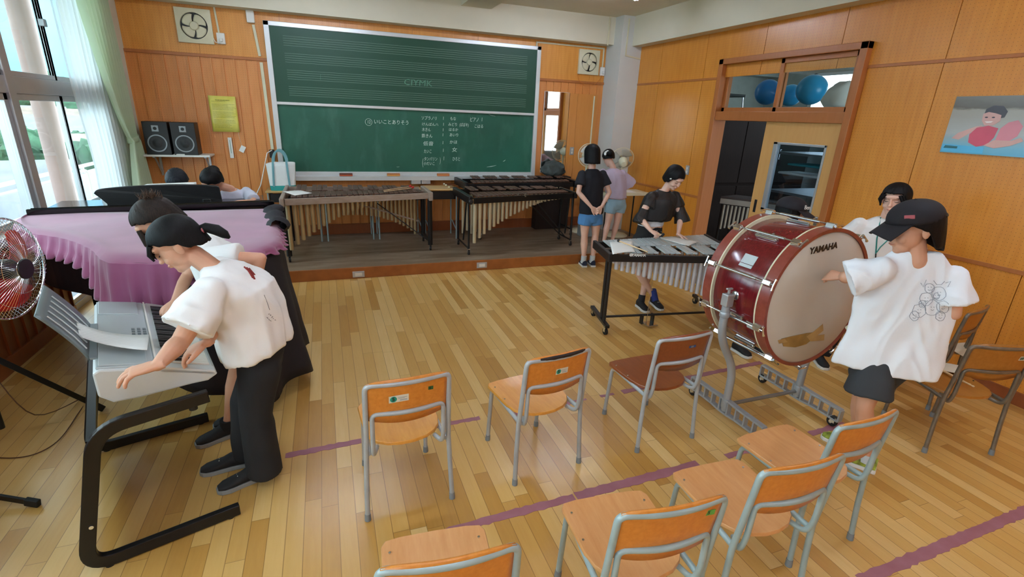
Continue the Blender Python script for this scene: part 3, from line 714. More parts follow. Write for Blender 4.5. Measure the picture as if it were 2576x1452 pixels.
obj('scale', MB().box((P[0].x - .004, 7.316, P[1].z + .06), (P[0].x + .004, 7.3185, P[0].z - .03)), plain('thermometer_scale', '8fb3a4', .3), t)
c = A(610, 375, y=7.32)
t = thing('paper_tag', 'small white tag hanging on a thread beside the thermometer', 'tag', (c.x, 7.33, c.z))
obj('card', MB().box((-.028, -.012, -.04), (.028, -.009, .04), Matrix.Rotation(.5, 4, 'Y')), M['paper'], t, local=True)
obj('thread', MB().tube([(0, -.01, .03), (-.02, -.012, .16), (-.02, -.004, .3)], .0012, n=4), M['white'], t, local=True)

# ------------------------------------------------------------------ speakers on their shelf
t = thing('wall_shelf', 'white wall shelf with metal brackets under the two speakers', 'shelf', (-1.66, 7.2, 1.2))
obj('board', MB().box((-2.02, 7.04, 1.195), (-1.31, 7.34, 1.217)), M['white'], t, bevel=.003)
for x in (-1.9, -1.37): obj('bracket', MB().box((x - .012, 7.32, .95), (x + .012, 7.336, 1.195)).bar((x, 7.33, .97), (x, 7.12, 1.19), .014, .02).box((x - .012, 7.08, 1.18), (x + .012, 7.33, 1.195)), M['alu'], t)
sg = plain('speaker_grey_cone', '2f3133', .55, var=.2, scale=30); sr = plain('speaker_silver_ring', '8e9294', .35, .6)
def speaker(cx, lb):
    t = thing('speaker', lb, 'speaker', (cx, 7.17, 1.217), group='bookshelf speakers'); w_, h_, d = .25, .37, .21
    obj('cabinet', MB().box((-w_/2, -d/2, 0), (w_/2, d/2, h_)), M['black'], t, local=True, bevel=.004)
    Mx = Matrix.Translation((.0, -d/2, .13)) @ Matrix.Rotation(PI/2, 4, 'X')
    obj('woofer_ring', MB().lathe([(.085, -.002), (.085, .006), (.098, .006), (.098, -.002)], Mx, 32), sr, t, local=True, smooth=True)
    obj('woofer', MB().lathe([(.085, .003), (.06, .001), (.035, -.001 + .008), (.03, .012), (.001, .016)], Mx, 32), sg, t, local=True, smooth=True)
    Mt = Matrix.Translation((0, -d/2, .295)) @ Matrix.Rotation(PI/2, 4, 'X')
    obj('tweeter_plate', MB().box((-.035, -d/2 - .004, .26), (.035, -d/2 + .002, .33)), sr, t, local=True, bevel=.008)
    obj('tweeter', MB().lathe([(.018, .003), (.018, .007), (.008, .011), (.001, .012)], Mt, 20), sg, t, local=True, smooth=True)
speaker(-1.83, 'black two way speaker nearest the curtain on the wall shelf'); speaker(-1.555, 'black two way speaker nearest the yellow notice on the wall shelf')
tag(obj('crumpled_paper', MB().prism([(-1.69, 7.07, 1.217), (-1.58, 7.05, 1.217), (-1.56, 7.1, 1.217), (-1.66, 7.12, 1.217)], (0, 0, .012)), M['paper'], bevel=.004), 'scrap of white paper on the shelf edge before the speakers', 'paper')

# ------------------------------------------------------------------ mirror and plywood panel right of the board
P = (3.165, 3.575, 1.0, 2.185)
t = thing('wall_mirror', 'tall narrow mirror on the back wall right of the chalkboard', 'mirror', (3.37, 7.33, 1.0))
obj('glass', MB().box((P[0], 7.322, P[2]), (P[1], 7.328, P[3])), M['mirror'], t)
obj('backing', MB().box((P[0] - .004, 7.328, P[2] - .004), (P[1] + .004, 7.335, P[3] + .004)), M['white'], t)
struct('panel_plywood', MB().box((3.585, 7.318, .5), (3.715, 7.336, 2.18)).box((3.718, 7.318, .5), (4.06, 7.336, 2.18)), M['ply_plain'], bevel=.001)
def switch(c, n, wall, lb):
    t = thing('light_switch', lb, 'switch', c)
    if wall == 'y':
        obj('plate', MB().box((c[0] - .035, c[1] - .01, c[2] - .06), (c[0] + .035, c[1], c[2] + .06)), M['alu'], t, bevel=.003)
        for k in range(n): obj('rocker', MB().box((c[0] - .012, c[1] - .016, c[2] - .04 + k * .045), (c[0] + .012, c[1] - .009, c[2] - .005 + k * .045)), M['white'], t, bevel=.002)
    else:
        obj('plate', MB().box((c[0] - .01, c[1] - .035, c[2] - .06), (c[0], c[1] + .035, c[2] + .06)), M['alu'], t, bevel=.003)
        for k in range(n): obj('rocker', MB().box((c[0] - .016, c[1] - .012, c[2] - .04 + k * .045), (c[0] - .009, c[1] + .012, c[2] - .005 + k * .045)), M['white'], t, bevel=.002)
c = A(1438, 380, y=7.318); switch((c.x, 7.318, c.z), 2, 'y', 'small white switch on the plywood panel beside the mirror')
c = A(1730, 428, x=4.5); switch((4.5, c.y, c.z), 2, 'x', 'metal light switch plate on the orange wall left of the doorway')
for px, py, lb in ((902, 690, 'floor outlet plate in the stage riser below the large marimba'), (1212, 667, 'floor outlet plate in the stage riser below the second marimba')):
    c = A(px, py, y=5.6); t = thing('socket_plate', lb, 'outlet', (c.x, 5.6, c.z), group='outlet plates in the stage riser')
    obj('plate', MB().box((c.x - .065, 5.592, c.z - .035), (c.x + .065, 5.601, c.z + .035)), M['alu'], t, bevel=.003)
    obj('socket', MB().box((c.x - .038, 5.588, c.z - .018), (c.x + .038, 5.593, c.z + .018)), M['white'], t, bevel=.002)

# ------------------------------------------------------------------ poster on the right wall (generic picture of bathers)
P = [A(*p, x=4.492) for p in ((2408, 243), (2364, 382))]
ya = (P[0].y + P[1].y) / 2; z1, z0 = P[0].z, P[1].z; y1 = ya - .84
t = thing('poster', 'wide glossy photo poster of children bathing on the right wall', 'poster', (4.49, (ya + y1) / 2, z0))
def pm():
    k = N('poster_print_ground', .22); v = k.coord('Object'); sp = k.n('SeparateXYZ'); k.l(v, sp.inputs[0])
    H_ = z1 - z0; g = k.math('DIVIDE', sp.outputs[2], H_)
    nz = k.noise(k.coord('Object', (1, 3, 9)), 3.5, 4); f = k.math('ADD', g, k.math('MULTIPLY', k.math('SUBTRACT', nz, .5), .12))
    c = k.ramp(f, [(0, srgb('6ab0cc')), (.14, srgb('7fb8cc')), (.26, srgb('9cb4b8')), (.36, srgb('b4b8b4')), (.62, srgb('a8a49a')), (.76, srgb('a59f92')), (.80, srgb('6c655a')), (.97, srgb('7d7870'))])
    k.col(c); return k.m
obj('sheet', MB().box((4.489, y1, z0), (4.493, ya, z1)), pm(), t)
H_ = z1 - z0
def blob(m, pts, nm, off):
    # pts in sheet fractions: along from the left edge (ya) towards the camera and up
    poly = [(4.489 - off, ya - u * .84, z0 + v_ * H_) for u, v_ in pts]
    obj(nm, MB().prism(poly, (.0008, 0, 0)), m, t)
def ell(u, v_, ru, rv, n=20): return [(u + ru * math.cos(2*PI*i/n), v_ + rv * math.sin(2*PI*i/n)) for i in range(n)]
pk = plain('poster_pink', 'd0556a', .3); pk2 = plain('poster_light_pink', 'd98a94', .3); sk = plain('poster_skin', 'd3a69c', .3); dkh = plain('poster_dark_hair', '4f4a50', .3)
blob(dkh, [(.25, .68), (.255, .78), (.30, .84), (.37, .83), (.41, .74), (.40, .64), (.36, .62), (.3, .7)], 'printed_hair', .001)
blob(sk, [(.245, .70), (.25, .58), (.28, .5), (.34, .5), (.38, .58), (.375, .68), (.33, .71), (.28, .73)], 'printed_face', .0016)
blob(dkh, ell(.275, .64, .012, .012, 8), 'printed_eye', .0022); blob(dkh, ell(.325, .64, .012, .012, 8), 'printed_eye', .0022); blob(plain('poster_smile', 'f0e4e0', .3), [(.27, .57), (.29, .545), (.32, .55), (.335, .575)], 'printed_smile', .0022)
blob(sk, [(.06, .26), (.1, .36), (.22, .48), (.26, .5), (.27, .44), (.2, .38), (.12, .24)], 'printed_arm', .0008)
blob(pk, [(.20, .20), (.19, .34), (.23, .46), (.31, .50), (.385, .46), (.375, .30), (.34, .17), (.27, .13)], 'printed_float', .0012)
blob(pk2, [(.39, .26), (.40, .46), (.44, .56), (.50, .60), (.545, .50), (.53, .34), (.47, .22), (.42, .21)], 'printed_float', .0012)
blob(sk, [(.32, .16), (.38, .26), (.5, .26), (.56, .32), (.58, .26), (.5, .17), (.4, .12)], 'printed_arm', .002)
blob(dkh, [(.755, .50), (.76, .60), (.82, .67), (.89, .65), (.93, .56), (.92, .46)], 'printed_hair', .001)
blob(sk, [(.765, .52), (.77, .42), (.82, .37), (.88, .39), (.905, .5), (.88, .58), (.8, .57)], 'printed_face', .0016)
blob(pk2, [(.74, .34), (.8, .38), (.9, .36), (.99, .4), (.99, .24), (.86, .22), (.76, .26)], 'printed_body', .0008)
blob(plain('poster_blue_patch', '5cb8de', .3), [(.01, .02), (.01, .15), (.33, .13), (.33, .02)], 'printed_patch', .001); blob(plain('poster_teal_mark', '2f6a72', .3), [(.02, .08), (.03, .13), (.13, .12), (.13, .08)], 'printed_mark', .002)
# ------------------------------------------------------------------ school chairs
def lerp(a, b, t): return a + (b - a) * t
def arc_back(hw, z, y, sag, rad=.05, zlow=None, n=9):
    """a hoop over the back: up one side, across with a rearward sag, down the other"""
    pts = []
    for i in range(n + 1):
        u = -1 + 2 * i / n; pts.append((hw * u, y - sag * (1 - u * u), z))
    return pts
def make_chair(label, tube_m, ply, ply_seat=None, group=None, sticker=None, old=False):
    t = thing('school_chair', label, 'chair', (0, 0, 0), 0, group); ply_seat = ply_seat or (M['chair_seat_ply'] if ply == M['chair_ply'] else ply); r = .0118
    # rear hoop in three pieces: two legs and the hoop across the top
    for s in (-1, 1):
        obj('leg', MB().tube([(s*.203, -.2, .012), (s*.196, -.188, .2), (s*.189, -.184, .36), (s*.186, -.192, .44)], r, n=12), tube_m, t, local=True, smooth=True)
        obj('leg', MB().tube(round_path([(s*.166, .2, .012), (s*.160, .176, .352), (s*.178, -.186, .352)], .045, 6), r * .97, n=12), tube_m, t, local=True, smooth=True)
    top = arc_back(.155, .716, -.225, .022)
    P = round_path([(-.186, -.192, .44), (-.182, -.222, .716)] + top[1:-1] + [(.182, -.222, .716), (.186, -.192, .44)], .042, 6)
    obj('back_hoop', MB().tube(P, r, n=12), tube_m, t, local=True, smooth=True)
    mid = arc_back(.13, .565, -.212, .022)
    P = round_path([(-.135, -.13, .343), (-.158, -.185, .335), (-.160, -.205, .40), (-.158, -.208, .565)] + mid[1:-1] + [(.158, -.208, .565), (.160, -.205, .40), (.158, -.185, .335), (.135, -.13, .343)], .035, 5)
    obj('back_brace', MB().tube(P, r * .9, n=12), tube_m, t, local=True, smooth=True)
    for sx_, sy_ in ((-.203, -.2), (.203, -.2), (-.166, .2), (.166, .2)):
        obj('foot_cap', MB().cyl((sx_, sy_, 0), (sx_ * .995, sy_ * .99, .035), r * 1.25, r * 1.15, n=12), M['rubber_grey'], t, local=True, smooth=True)
    # seat: flat at the front, round at the back
    out = []
    for x, y in ((-.17, .205), (-.12, .213), (0, .216), (.12, .213), (.17, .205), (.184, .18), (.182, .08), (.178, -.03), (.165, -.09), (.135, -.135), (.09, -.165), (.03, -.18), (-.03, -.18), (-.09, -.165), (-.135, -.135), (-.165, -.09), (-.178, -.03), (-.182, .08), (-.184, .18)): out.append((x, y))
    b = MB(); rings = []
    for f, dz in ((1, 0), (.985, .004), (.7, -.002), (.35, -.005), (.02, -.006)):
        rings.append([b.bm.verts.new((x * f, y * f, .372 + dz * 1.0 + (-.012 if y * f > .19 else 0) * 0)) for x, y in out])
    low = [b.bm.verts.new((x, y, .361)) for x, y in out]
    n = len(out)
    for p, q in zip([low] + rings, rings):
        for i in range(n): b.bm.faces.new((p[i], p[(i+1) % n], q[(i+1) % n], q[i]))
    b.bm.faces.new(rings[-1]); b.bm.faces.new(low[::-1])
    seat = obj('seat', b, ply_seat, t, local=True, smooth=True)
    for x, y in ((-.155, .15), (.155, .15), (-.162, .02), (.162, .02)): obj('rivet', MB().cyl((x, y, .368), (x, y, .3775), .0045, n=10), M['chrome'] if not old else M['black'], seat, local=True)
    def bk(u, v):
        x = (u - .5) * .352; s = 2 * u - 1; z0 = .505 + .02 * s * s * 1.4; z1 = .738 - .016 * abs(s) ** 5
        z = lerp(z0, z1, v); y = -.190 - .030 * (z - .5) / .2 - .022 * (1 - s * s)
        return V((x, y, z))
    bo = obj('backrest', MB().grid(bk, 16, 6), ply, t, local=True, smooth=True, solid=.009)
    if sticker is not None:
        for (cx, cz, w_, h_, m, nm) in sticker:
            z = cz; y = -.190 - .030 * (z - .5) / .2 - .022 * (1 - (cx / .176) ** 2) - .0058
            Mx = frame_m((cx, y, cz), (1, 0, 0), (0, -.12, 1))
            obj(nm, MB().box((-w_/2, -h_/2, 0), (w_/2, h_/2, .0008), Mx), m, bo, local=True)
            if nm == 'sticker':
                obj('emblem', MB().cyl(Mx @ V((-w_*.27, 0, .0006)), Mx @ V((-w_*.27, 0, .0016)), h_ * .42, n=20), plain('teal_emblem_' + str(len(bpy.data.materials)), '1f9a86', .4), bo, local=True)
                Mt = Mx @ Matrix.Translation((-w_*.27, 0, .0016)); obj('emblem_digit', text_mb('5', Mt, h_ * .7, depth=.0003, bold=.001), M['black'], bo, local=True)
                for q0, q1 in (((-w_*.05, h_*.1, .0008), (w_*.42, h_*.2, .0011)), ((-w_*.05, -h_*.05, .0008), (w_*.3, h_*.03, .0011)), ((w_*.05, -h_*.34, .0008), (w_*.42, -h_*.15, .0011))): obj('print', MB().box(q0, q1, Mx), M['steel_grey'], bo, local=True)
            if nm == 'number_label':
                obj('digit', text_mb('5', Mx @ Matrix.Translation((-w_ * .12, 0, .0008)), h_ * .85, depth=.0003, bold=.0006), M['black'], bo, local=True)
    return t
def put(t, x, y, deg):
    t.location = (x, y, 0); t.rotation_euler = (0, 0, math.radians(deg))
pale = plain('pale_sticker', 'ddd9c4', .4); grn = plain('green_label', '5aa648', .5); dgr = plain('dark_green_label', '2e5c2e', .5); blu = plain('blue_label', '2c4f8c', .5)
c = make_chair('orange school chair with round green sticker and green label, leftmost in the front row', M['steel_grey'], M['chair_ply'], group='school chairs', sticker=[(-.045, .64, .085, .035, pale, 'sticker'), (.095, .665, .022, .018, dgr, 'number_label')])
put(c, .25, 2.13, 3)
c = make_chair('orange school chair with paint worn black off its top rail, middle of the front row', M['steel_grey'], M['chair_ply'], group='school chairs', sticker=[(.01, .635, .07, .032, pale, 'sticker')])
put(c, .965, 2.165, 8.5)
wp = [V((x, -.2245 - .022 * (1 - (x / .155) ** 2) - .002, .7225)) for x in (-.12, -.09, -.05, 0, .04, .08, .12, .14)]
obj('worn_patch', MB().tube(wp, [.0095, .0112, .0122, .0116, .0122, .0116, .0118, .009], n=10), plain('bare_black_steel_patch', '231a17', .5, var=.5, scale=40), c, local=True, smooth=True)
c = make_chair('dark red brown school chair with a blue label, rightmost of the front row', M['steel_grey'], M['chair_ply_red'], group='school chairs', sticker=[(.04, .655, .045, .014, blu, 'label'), (.04, .655, .02, .012, pale, 'label')])
put(c, 1.755, 2.19, 3)
c = make_chair('school chair cut off by the bottom edge of the photo, nearest the lower left', M['steel_teal'], M['chair_ply'], M['chair_ply_pale'], group='school chairs'); put(c, .245, 1.185, -5)
c = make_chair('school chair with a green label at the backrest corner, second in the near row', M['steel_teal'], M['chair_ply'], M['chair_ply_pale'], group='school chairs', sticker=[(.125, .675, .035, .022, grn, 'number_label')]); put(c, .925, 1.16, -5)
c = make_chair('school chair with a small white scratch on its rail, third in the near row', M['steel_teal'], M['chair_ply'], M['chair_ply_pale'], group='school chairs'); put(c, 1.475, 1.19, -2)
c = make_chair('school chair in front of the boy in grey shorts, fourth in the near row', M['steel_teal'], M['chair_ply'], M['chair_ply_pale'], group='school chairs'); put(c, 1.955, 1.32, 3)
c = make_chair('older dull metal school chair by the orange wall holding paper and sticks', M['steel_bare'], M['chair_ply_old'], group='school chairs by the wall', old=True, sticker=[(.11, .655, .04, .025, pale, 'label'), (.11, .655, .022, .018, dgr, 'label')]); put(c, 3.5, 1.585, -20)
e1 = c
c = make_chair('older school chair against the wall, behind the chair with the sticks', M['steel_bare'], M['chair_ply_old'], group='school chairs by the wall', old=True); put(c, 3.95, 2.02, 12)
# sheets and sticks on the chair seats
def sheet(pts, m, lb, nm='music_sheet', th=.0012, sag=.0, grp=None):
    p = [V(q) for q in pts]
    f = lambda u, v: (p[0].lerp(p[1], u)).lerp(p[3].lerp(p[2], u), v) + V((0, 0, sag * 4 * u * (1 - u)))
    return tag(obj(nm, MB().grid(f, 10, 4), m, solid=th, smooth=True), lb, 'sheet', grp)
Ml = Matrix.Translation((3.5, 1.585, 0)) @ Matrix.Rotation(math.radians(-20), 4, 'Z')
b = MB(); pts = []
for i in range(24):
    a = 2 * PI * i / 24; pts.append((.215 * math.copysign(abs(math.cos(a)) ** 1.3, math.cos(a)), .075 * math.sin(a)))
Mp = Matrix.Translation(A(2385, 925, z=.383)) @ Matrix.Rotation(math.radians(-38), 4, 'Z')
b.prism([Mp @ V((x, y, 0)) for x, y in pts], (0, 0, .002)); tag(obj('cardboard_pad', b, plain('cream_card', 'd8d3c0', .7)), 'pointed cream pad lying on the older chair seat beside two sticks', 'pad')
p, q = A(2302, 897, z=.384), A(2448, 972, z=.384); off = V((.006, .022, 0))
for i, (o, lb) in enumerate(((V((0, 0, 0)), 'wooden drumstick on the older chair, the one with its tip showing'), (off, 'wooden drumstick tucked beside the cream pad on the older chair'))):
    s = thing('drumstick', lb, 'drumstick', p + o, group='drumsticks on the older chair')
    obj('shaft', MB().tube([p + o, p.lerp(q, .85) + o, q + o], [.0068, .0062, .004], n=10), M['stick'], s, smooth=True); obj('tip', MB().ball(q + o, (.008, .008, .006), 10, 8), M['stick'], s, smooth=True)
P = [A(2372, 866, z=.386), A(2432, 862, z=.386), A(2440, 905, z=.386), A(2415, 893, z=.386)]
b = MB().prism(P, (0, 0, .0015)); tag(obj('cardboard_pad', b, plain('cream_card_far', 'd2ccb8', .7)), 'pointed cream pad on the chair against the wall', 'pad')
# ------------------------------------------------------------------ tape on the floor
tp = N('purple_tape', .55); v = tp.coord(); tp.col(tp.ramp(tp.noise(v, 9, 4), [(.3, srgb('99606a')), (.7, srgb('a5707c'))])); tp = tp.m
def tape(x0, x1, y0, y1, lb, w_=.048, seed=0, th=.0012, taper=False):
    rr = random.Random(seed); n = max(3, int((x1 - x0) / .025)); b = MB(); top = []; bot = []
    for i in range(n + 1):
        t = i / n; x = lerp(x0, x1, t); y = lerp(y0, y1, t); k = (.45 + .55 * min(1, t * 3)) if taper else 1
        top.append(V((x, y + w_/2 * k + rr.uniform(-.006, .004), .0004))); bot.append(V((x, y - w_/2 * k + rr.uniform(-.004, .006), .0004)))
    for i in range(n):
        q = [bot[i], bot[i+1], top[i+1], top[i]]; b.prism(q, (0, 0, th))
    tag(obj('floor_tape', b, tp), lb, 'tape', 'purple tape strips on the floor')
tape(-.33, .07, 2.52, 2.54, 'purple floor tape strip between the girl in black trousers and the first front chair', seed=1)
tape(.12, .43, 2.535, 2.55, 'purple floor tape strip under the leftmost front chair', seed=2)
tape(.46, .79, 2.555, 2.565, 'purple floor tape strip between the first and second front chairs', seed=3, w_=.036)
tape(1.0, 1.42, 2.545, 2.565, 'purple floor tape strip under the middle front chair', seed=4)
tape(1.43, 1.55, 2.57, 2.57, 'short purple tape scrap between the middle and right front chairs', seed=5, w_=.02)
tape(1.66, 1.77, 2.575, 2.58, 'short purple tape scrap left of the dark red chair', seed=6, w_=.03)
tape(1.84, 3.2, 2.585, 2.67, 'long purple floor tape strip from the dark red chair to the drum stand', seed=7)
tape(.33, 1.05, 1.745, 1.76, 'torn left half of the long purple tape between the chair rows', seed=8, w_=.052, taper=True)
tape(1.06, 1.84, 1.765, 1.785, 'right half of the long purple tape between the chair rows', seed=9, w_=.06)
tape(2.04, 2.32, 1.79, 1.80, 'purple tape scrap beside the drum stand caster', seed=10, w_=.04)
tape(2.72, 3.05, 1.81, 1.83, 'purple tape piece behind the fourth near chair', seed=11, w_=.045)
tape(2.0, 3.6, .955, .985, 'purple tape strip at the lower right corner of the photo', seed=12, w_=.055)
# ------------------------------------------------------------------ bass drum on its stand
DC = V((2.618, 1.912, .871)); DR = .413; DL = .455; a = math.radians(3.6)
NX = V((math.sin(a), -math.cos(a), 0)); UX = V((math.cos(a), math.sin(a), 0)); UZ = V((0, 0, 1))
MD = Matrix(((UX.x, 0, NX.x, DC.x), (UX.y, 0, NX.y, DC.y), (0, 1, 0, DC.z), (0, 0, 0, 1)))   # x right, y up, z out of the front head
t = thing('bass_drum', 'large red wooden concert bass drum with a taped pale head on a silver stand', 'drum', (2.62, 2.13, .44))
obj('shell', MB().lathe([(DR - .022, -DL + .01), (DR - .012, -DL + .03), (DR - .012, -.03), (DR - .022, -.01)], MD, 72), M['drum_shell'], t, smooth=True)
hd = plain('fibre_drum_head', 'c6bfb2', .6, var=.03, scale=3)
obj('drumhead', MB().lathe([(.001, .003), (DR * .5, .003), (DR - .02, .002), (DR - .008, -.006), (DR - .008, -.012), (.001, -.012)], MD, 72), hd, t, smooth=True)
obj('drumhead', MB().lathe([(.001, -DL - .003), (DR - .02, -DL - .002), (DR - .01, -DL + .008), (.001, -DL + .012)], MD, 72), hd, t, smooth=True)
for z0, z1 in ((-.062, .006), (-DL - .006, -DL + .062)):
    h = obj('hoop', MB().lathe([(DR - .012, z0), (DR + .008, z0), (DR + .008, z1), (DR - .012, z1), (DR - .012, z0)], MD, 72), M['drum_hoop'], t, smooth=True)
    zc = z0 if z0 > -.2 else z1
    obj('hoop_inlay', MB().lathe([(DR - .008, zc - .0045), (DR + .0095, zc - .0045), (DR + .0095, zc + .0045), (DR - .008, zc + .0045)], MD, 72), M['cream'], h, smooth=True)
ch = M['chrome']
def dp(ang, rad, z): return MD @ V((rad * math.cos(ang), rad * math.sin(ang), z))
for k in range(10):
    an = math.radians(18 + 36 * k); ro = DR + .024
    rod = obj('tension_rod', MB().tube([dp(an, ro, .012), dp(an, ro, -DL - .012)], .0042, n=8).tube([dp(an, ro, -.10), dp(an, ro, -DL + .10)], .0085, n=10), ch, t, smooth=True)
    b = MB()
    for z0, z1 in ((-.052, -.004), (-DL + .004, -DL + .052)):
        q = [dp(an + da, rr_, z0) for da, rr_ in ((-.05, DR + .008), (.05, DR + .008), (.03, DR + .034), (-.03, DR + .034))]; b.prism(q, dp(0, 1, z1) - dp(0, 1, z0))
    obj('claw', b, ch, rod, bevel=.003)
    s = .03; b = MB()
    for zz in (.016, -DL - .016): b.tube([dp(an - s / DR, ro, zz), dp(an - s / 2 / DR, ro + .002, zz), dp(an + s / 2 / DR, ro + .002, zz), dp(an + s / DR, ro, zz)], [.008, .005, .005, .008], n=8)
    obj('wing_key', b, ch, rod, smooth=True)
    obj('lug', MB().box((-.011, -.075, 0), (.011, .075, .02), frame_m(dp(an, DR - .014, -DL / 2), dp(an + PI/2, 1, 0) - MD @ V((0, 0, 0)), NX)), ch, rod, bevel=.006)
# maker's badge, vent hole, labels on the shell
an = math.radians(148)
def on_shell(ang, z, w_, h_, off=.0): return frame_m(dp(ang, DR - .011 + off, z), NX, -(dp(ang + PI/2, 1, 0) - MD @ V((0, 0, 0))))
Mb = on_shell(math.radians(149), -.225, 0, 0)
obj('badge', MB().box((-.045, -.03, 0), (.045, .028, .003), Mb).box((-.045, -.052, 0), (.045, -.033, .003), Mb), M['silver_bar'], t, bevel=.001, label='silver maker plate on the drum shell')
Mb = on_shell(math.radians(203), -.11, 0, 0); obj('label_plate', MB().box((-.024, -.022, 0), (.024, .022, .0025), Mb), M['silver_bar'], t)
Mb = on_shell(math.radians(120), -.22, 0, 0); obj('vent_hole', MB().lathe([(.006, 0), (.006, .002), (.01, .002), (.01, 0)], Mb, 20), ch, t)
blk = M['black']
c = None
def on_head(px, py):
    d = ray(px, py); o = V((0, 0, CAM_H)); k_ = (DC + NX * .004 - o).dot(NX) / d.dot(NX); return o + d * k_
p, q = on_head(2042, 632), on_head(2102, 618)
Mt = frame_m((p + q) / 2 + NX * .0006, q - p, UZ)
obj('lettering', text_mb('YAMAHA', Mt, .052, depth=.0005, bold=.0018, sx=(q - p).length / .185, shear=.0), blk, t)
tpm = plain('brown_packing_tape', '9c7c44', .35, var=.25, scale=14); tpp = plain('pale_brown_packing_tape', 'b5935c', .4, var=.15, scale=14)
Zd = lambda x, y: on_head(1780 + x / 3.63, 560 + y / 3.63)
b = MB().prism([Zd(*w_) + NX * .0004 for w_ in ((672, 1062), (760, 1040), (900, 1010), (985, 1000), (960, 1060), (900, 1110), (800, 1140), (690, 1130))], NX * .0012)
obj('tape_patch', b, tpm, t); b = MB().prism([Zd(*w_) + NX * .0014 for w_ in ((900, 1040), (960, 1000), (1050, 925), (1055, 985), (1000, 1030), (1065, 1020), (1060, 1075), (940, 1085))], NX * .001)
obj('tape_patch', b, tpp, t); obj('tape_patch', MB().prism([Zd(*w_) + NX * .0012 for w_ in ((640, 1075), (700, 1058), (730, 1090), (650, 1105))], NX * .001), tpp, t)
# stand
gm = plain('silver_grey_stand_paint', 'a7adb3', .35, .35, var=.05)
s = thing('drum_stand', 'silver grey wheeled stand with ladder feet carrying the bass drum', 'stand', (2.62, 2.12, 0))
def ladder(x, lab):
    y0, y1 = 1.80, 2.43; b = MB(); zb, zt = .055, .135
    def zz(y): # the rail is deeper in its middle
        k_ = max(0, 1 - abs((y - 2.115) / .12)); return zb - .012 * k_, zt + .008 * k_
    n = 9; w_ = .018
    for i in range(n + 1):
        y = lerp(y0, y1, i / n); z0, z1 = zz(y); b.box((x - w_, y - .006, z0), (x + w_, y + .006, z1))
    for (a0, b0) in ((0, 0), ):
        pass
    for i in range(n):
        ya, yb = lerp(y0, y1, i / n), lerp(y0, y1, (i + 1) / n); (za, ta), (zb_, tb_) = zz(ya), zz(yb)
        b.prism([(x - w_, ya, za - .007), (x - w_, yb, zb_ - .007), (x - w_, yb, zb_ + .007), (x - w_, ya, za + .007)], (2 * w_, 0, 0))
        b.prism([(x - w_, ya, ta - .007), (x - w_, yb, tb_ - .007), (x - w_, yb, tb_ + .007), (x - w_, ya, ta + .007)], (2 * w_, 0, 0))
    o = obj('foot_rail', b, gm, s, bevel=.002)
    for y in (y0 + .03, y1 - .03):
        cs = obj('caster', MB().cyl((x - .011, y + .012, .033), (x + .011, y + .012, .033), .033, n=24), M['rubber_black'], s, smooth=True, bevel=.003)
        obj('fork', MB().box((x - .017, y - .012, .03), (x - .012, y + .02, .07)).box((x + .012, y - .012, .03), (x + .017, y + .02, .07)).box((x - .017, y - .02, .06), (x + .017, y + .02, .07)).cyl((x - .018, y + .012, .033), (x + .018, y + .012, .033), .012, n=14), M['chrome'], cs, bevel=.001)
    return o
ladder(2.305, 'l'); ladder(2.94, 'r')
obj('crossbar', MB().cyl((2.31, 2.115, .10), (2.94, 2.115, .10), .0125, n=14), M['alu_dark'], s, smooth=True)
for sg_, x0, x1 in ((-1, 2.31, 2.155), (1, 2.935, 3.09)):
    P = round_path([(x0, 2.115, .06), (x0, 2.115, .36), (x1, 2.115, .60), (x1, 2.115, .80)], .10, 8)
    obj('post', MB().tube(P, .024, n=18), gm, s, smooth=True)
    obj('collar', MB().lathe([(.027, 0), (.03, .01), (.03, .05), (.027, .06)], Matrix.Translation((x0, 2.115, .08)), 20).lathe([(.027, 0), (.030, .004), (.030, .03), (.027, .034)], Matrix.Translation((x1, 2.115, .73)), 20), gm, s, smooth=True)
    obj('clamp', MB().box((x1 - .026, 2.09, .80), (x1 + .026, 2.14, .875)).cyl((x1, 2.115, .875), (x1, 2.115, .905), .008, n=10).box((x1 - .022, 2.107, .9), (x1 + .022, 2.123, .912)), M['alu'], s, bevel=.005)
    ex = DC.x + sg_ * (DR - .01)
    obj('axle', MB().cyl((x1, 2.115, .862), (ex, 2.115, .862), .011, n=12), M['chrome'], s, smooth=True)
    obj('flange', MB().lathe([(.042, 0), (.042, .006), (.03, .012), (.02, .02), (.001, .02)], frame_m((DC.x + sg_ * (DR - .014), 2.115, .862), (0, sg_, 0), (0, 0, 1)), 28), M['chrome'], s, smooth=True)
# mallet held low behind the drum
c = A(2143, 822, y=1.75)
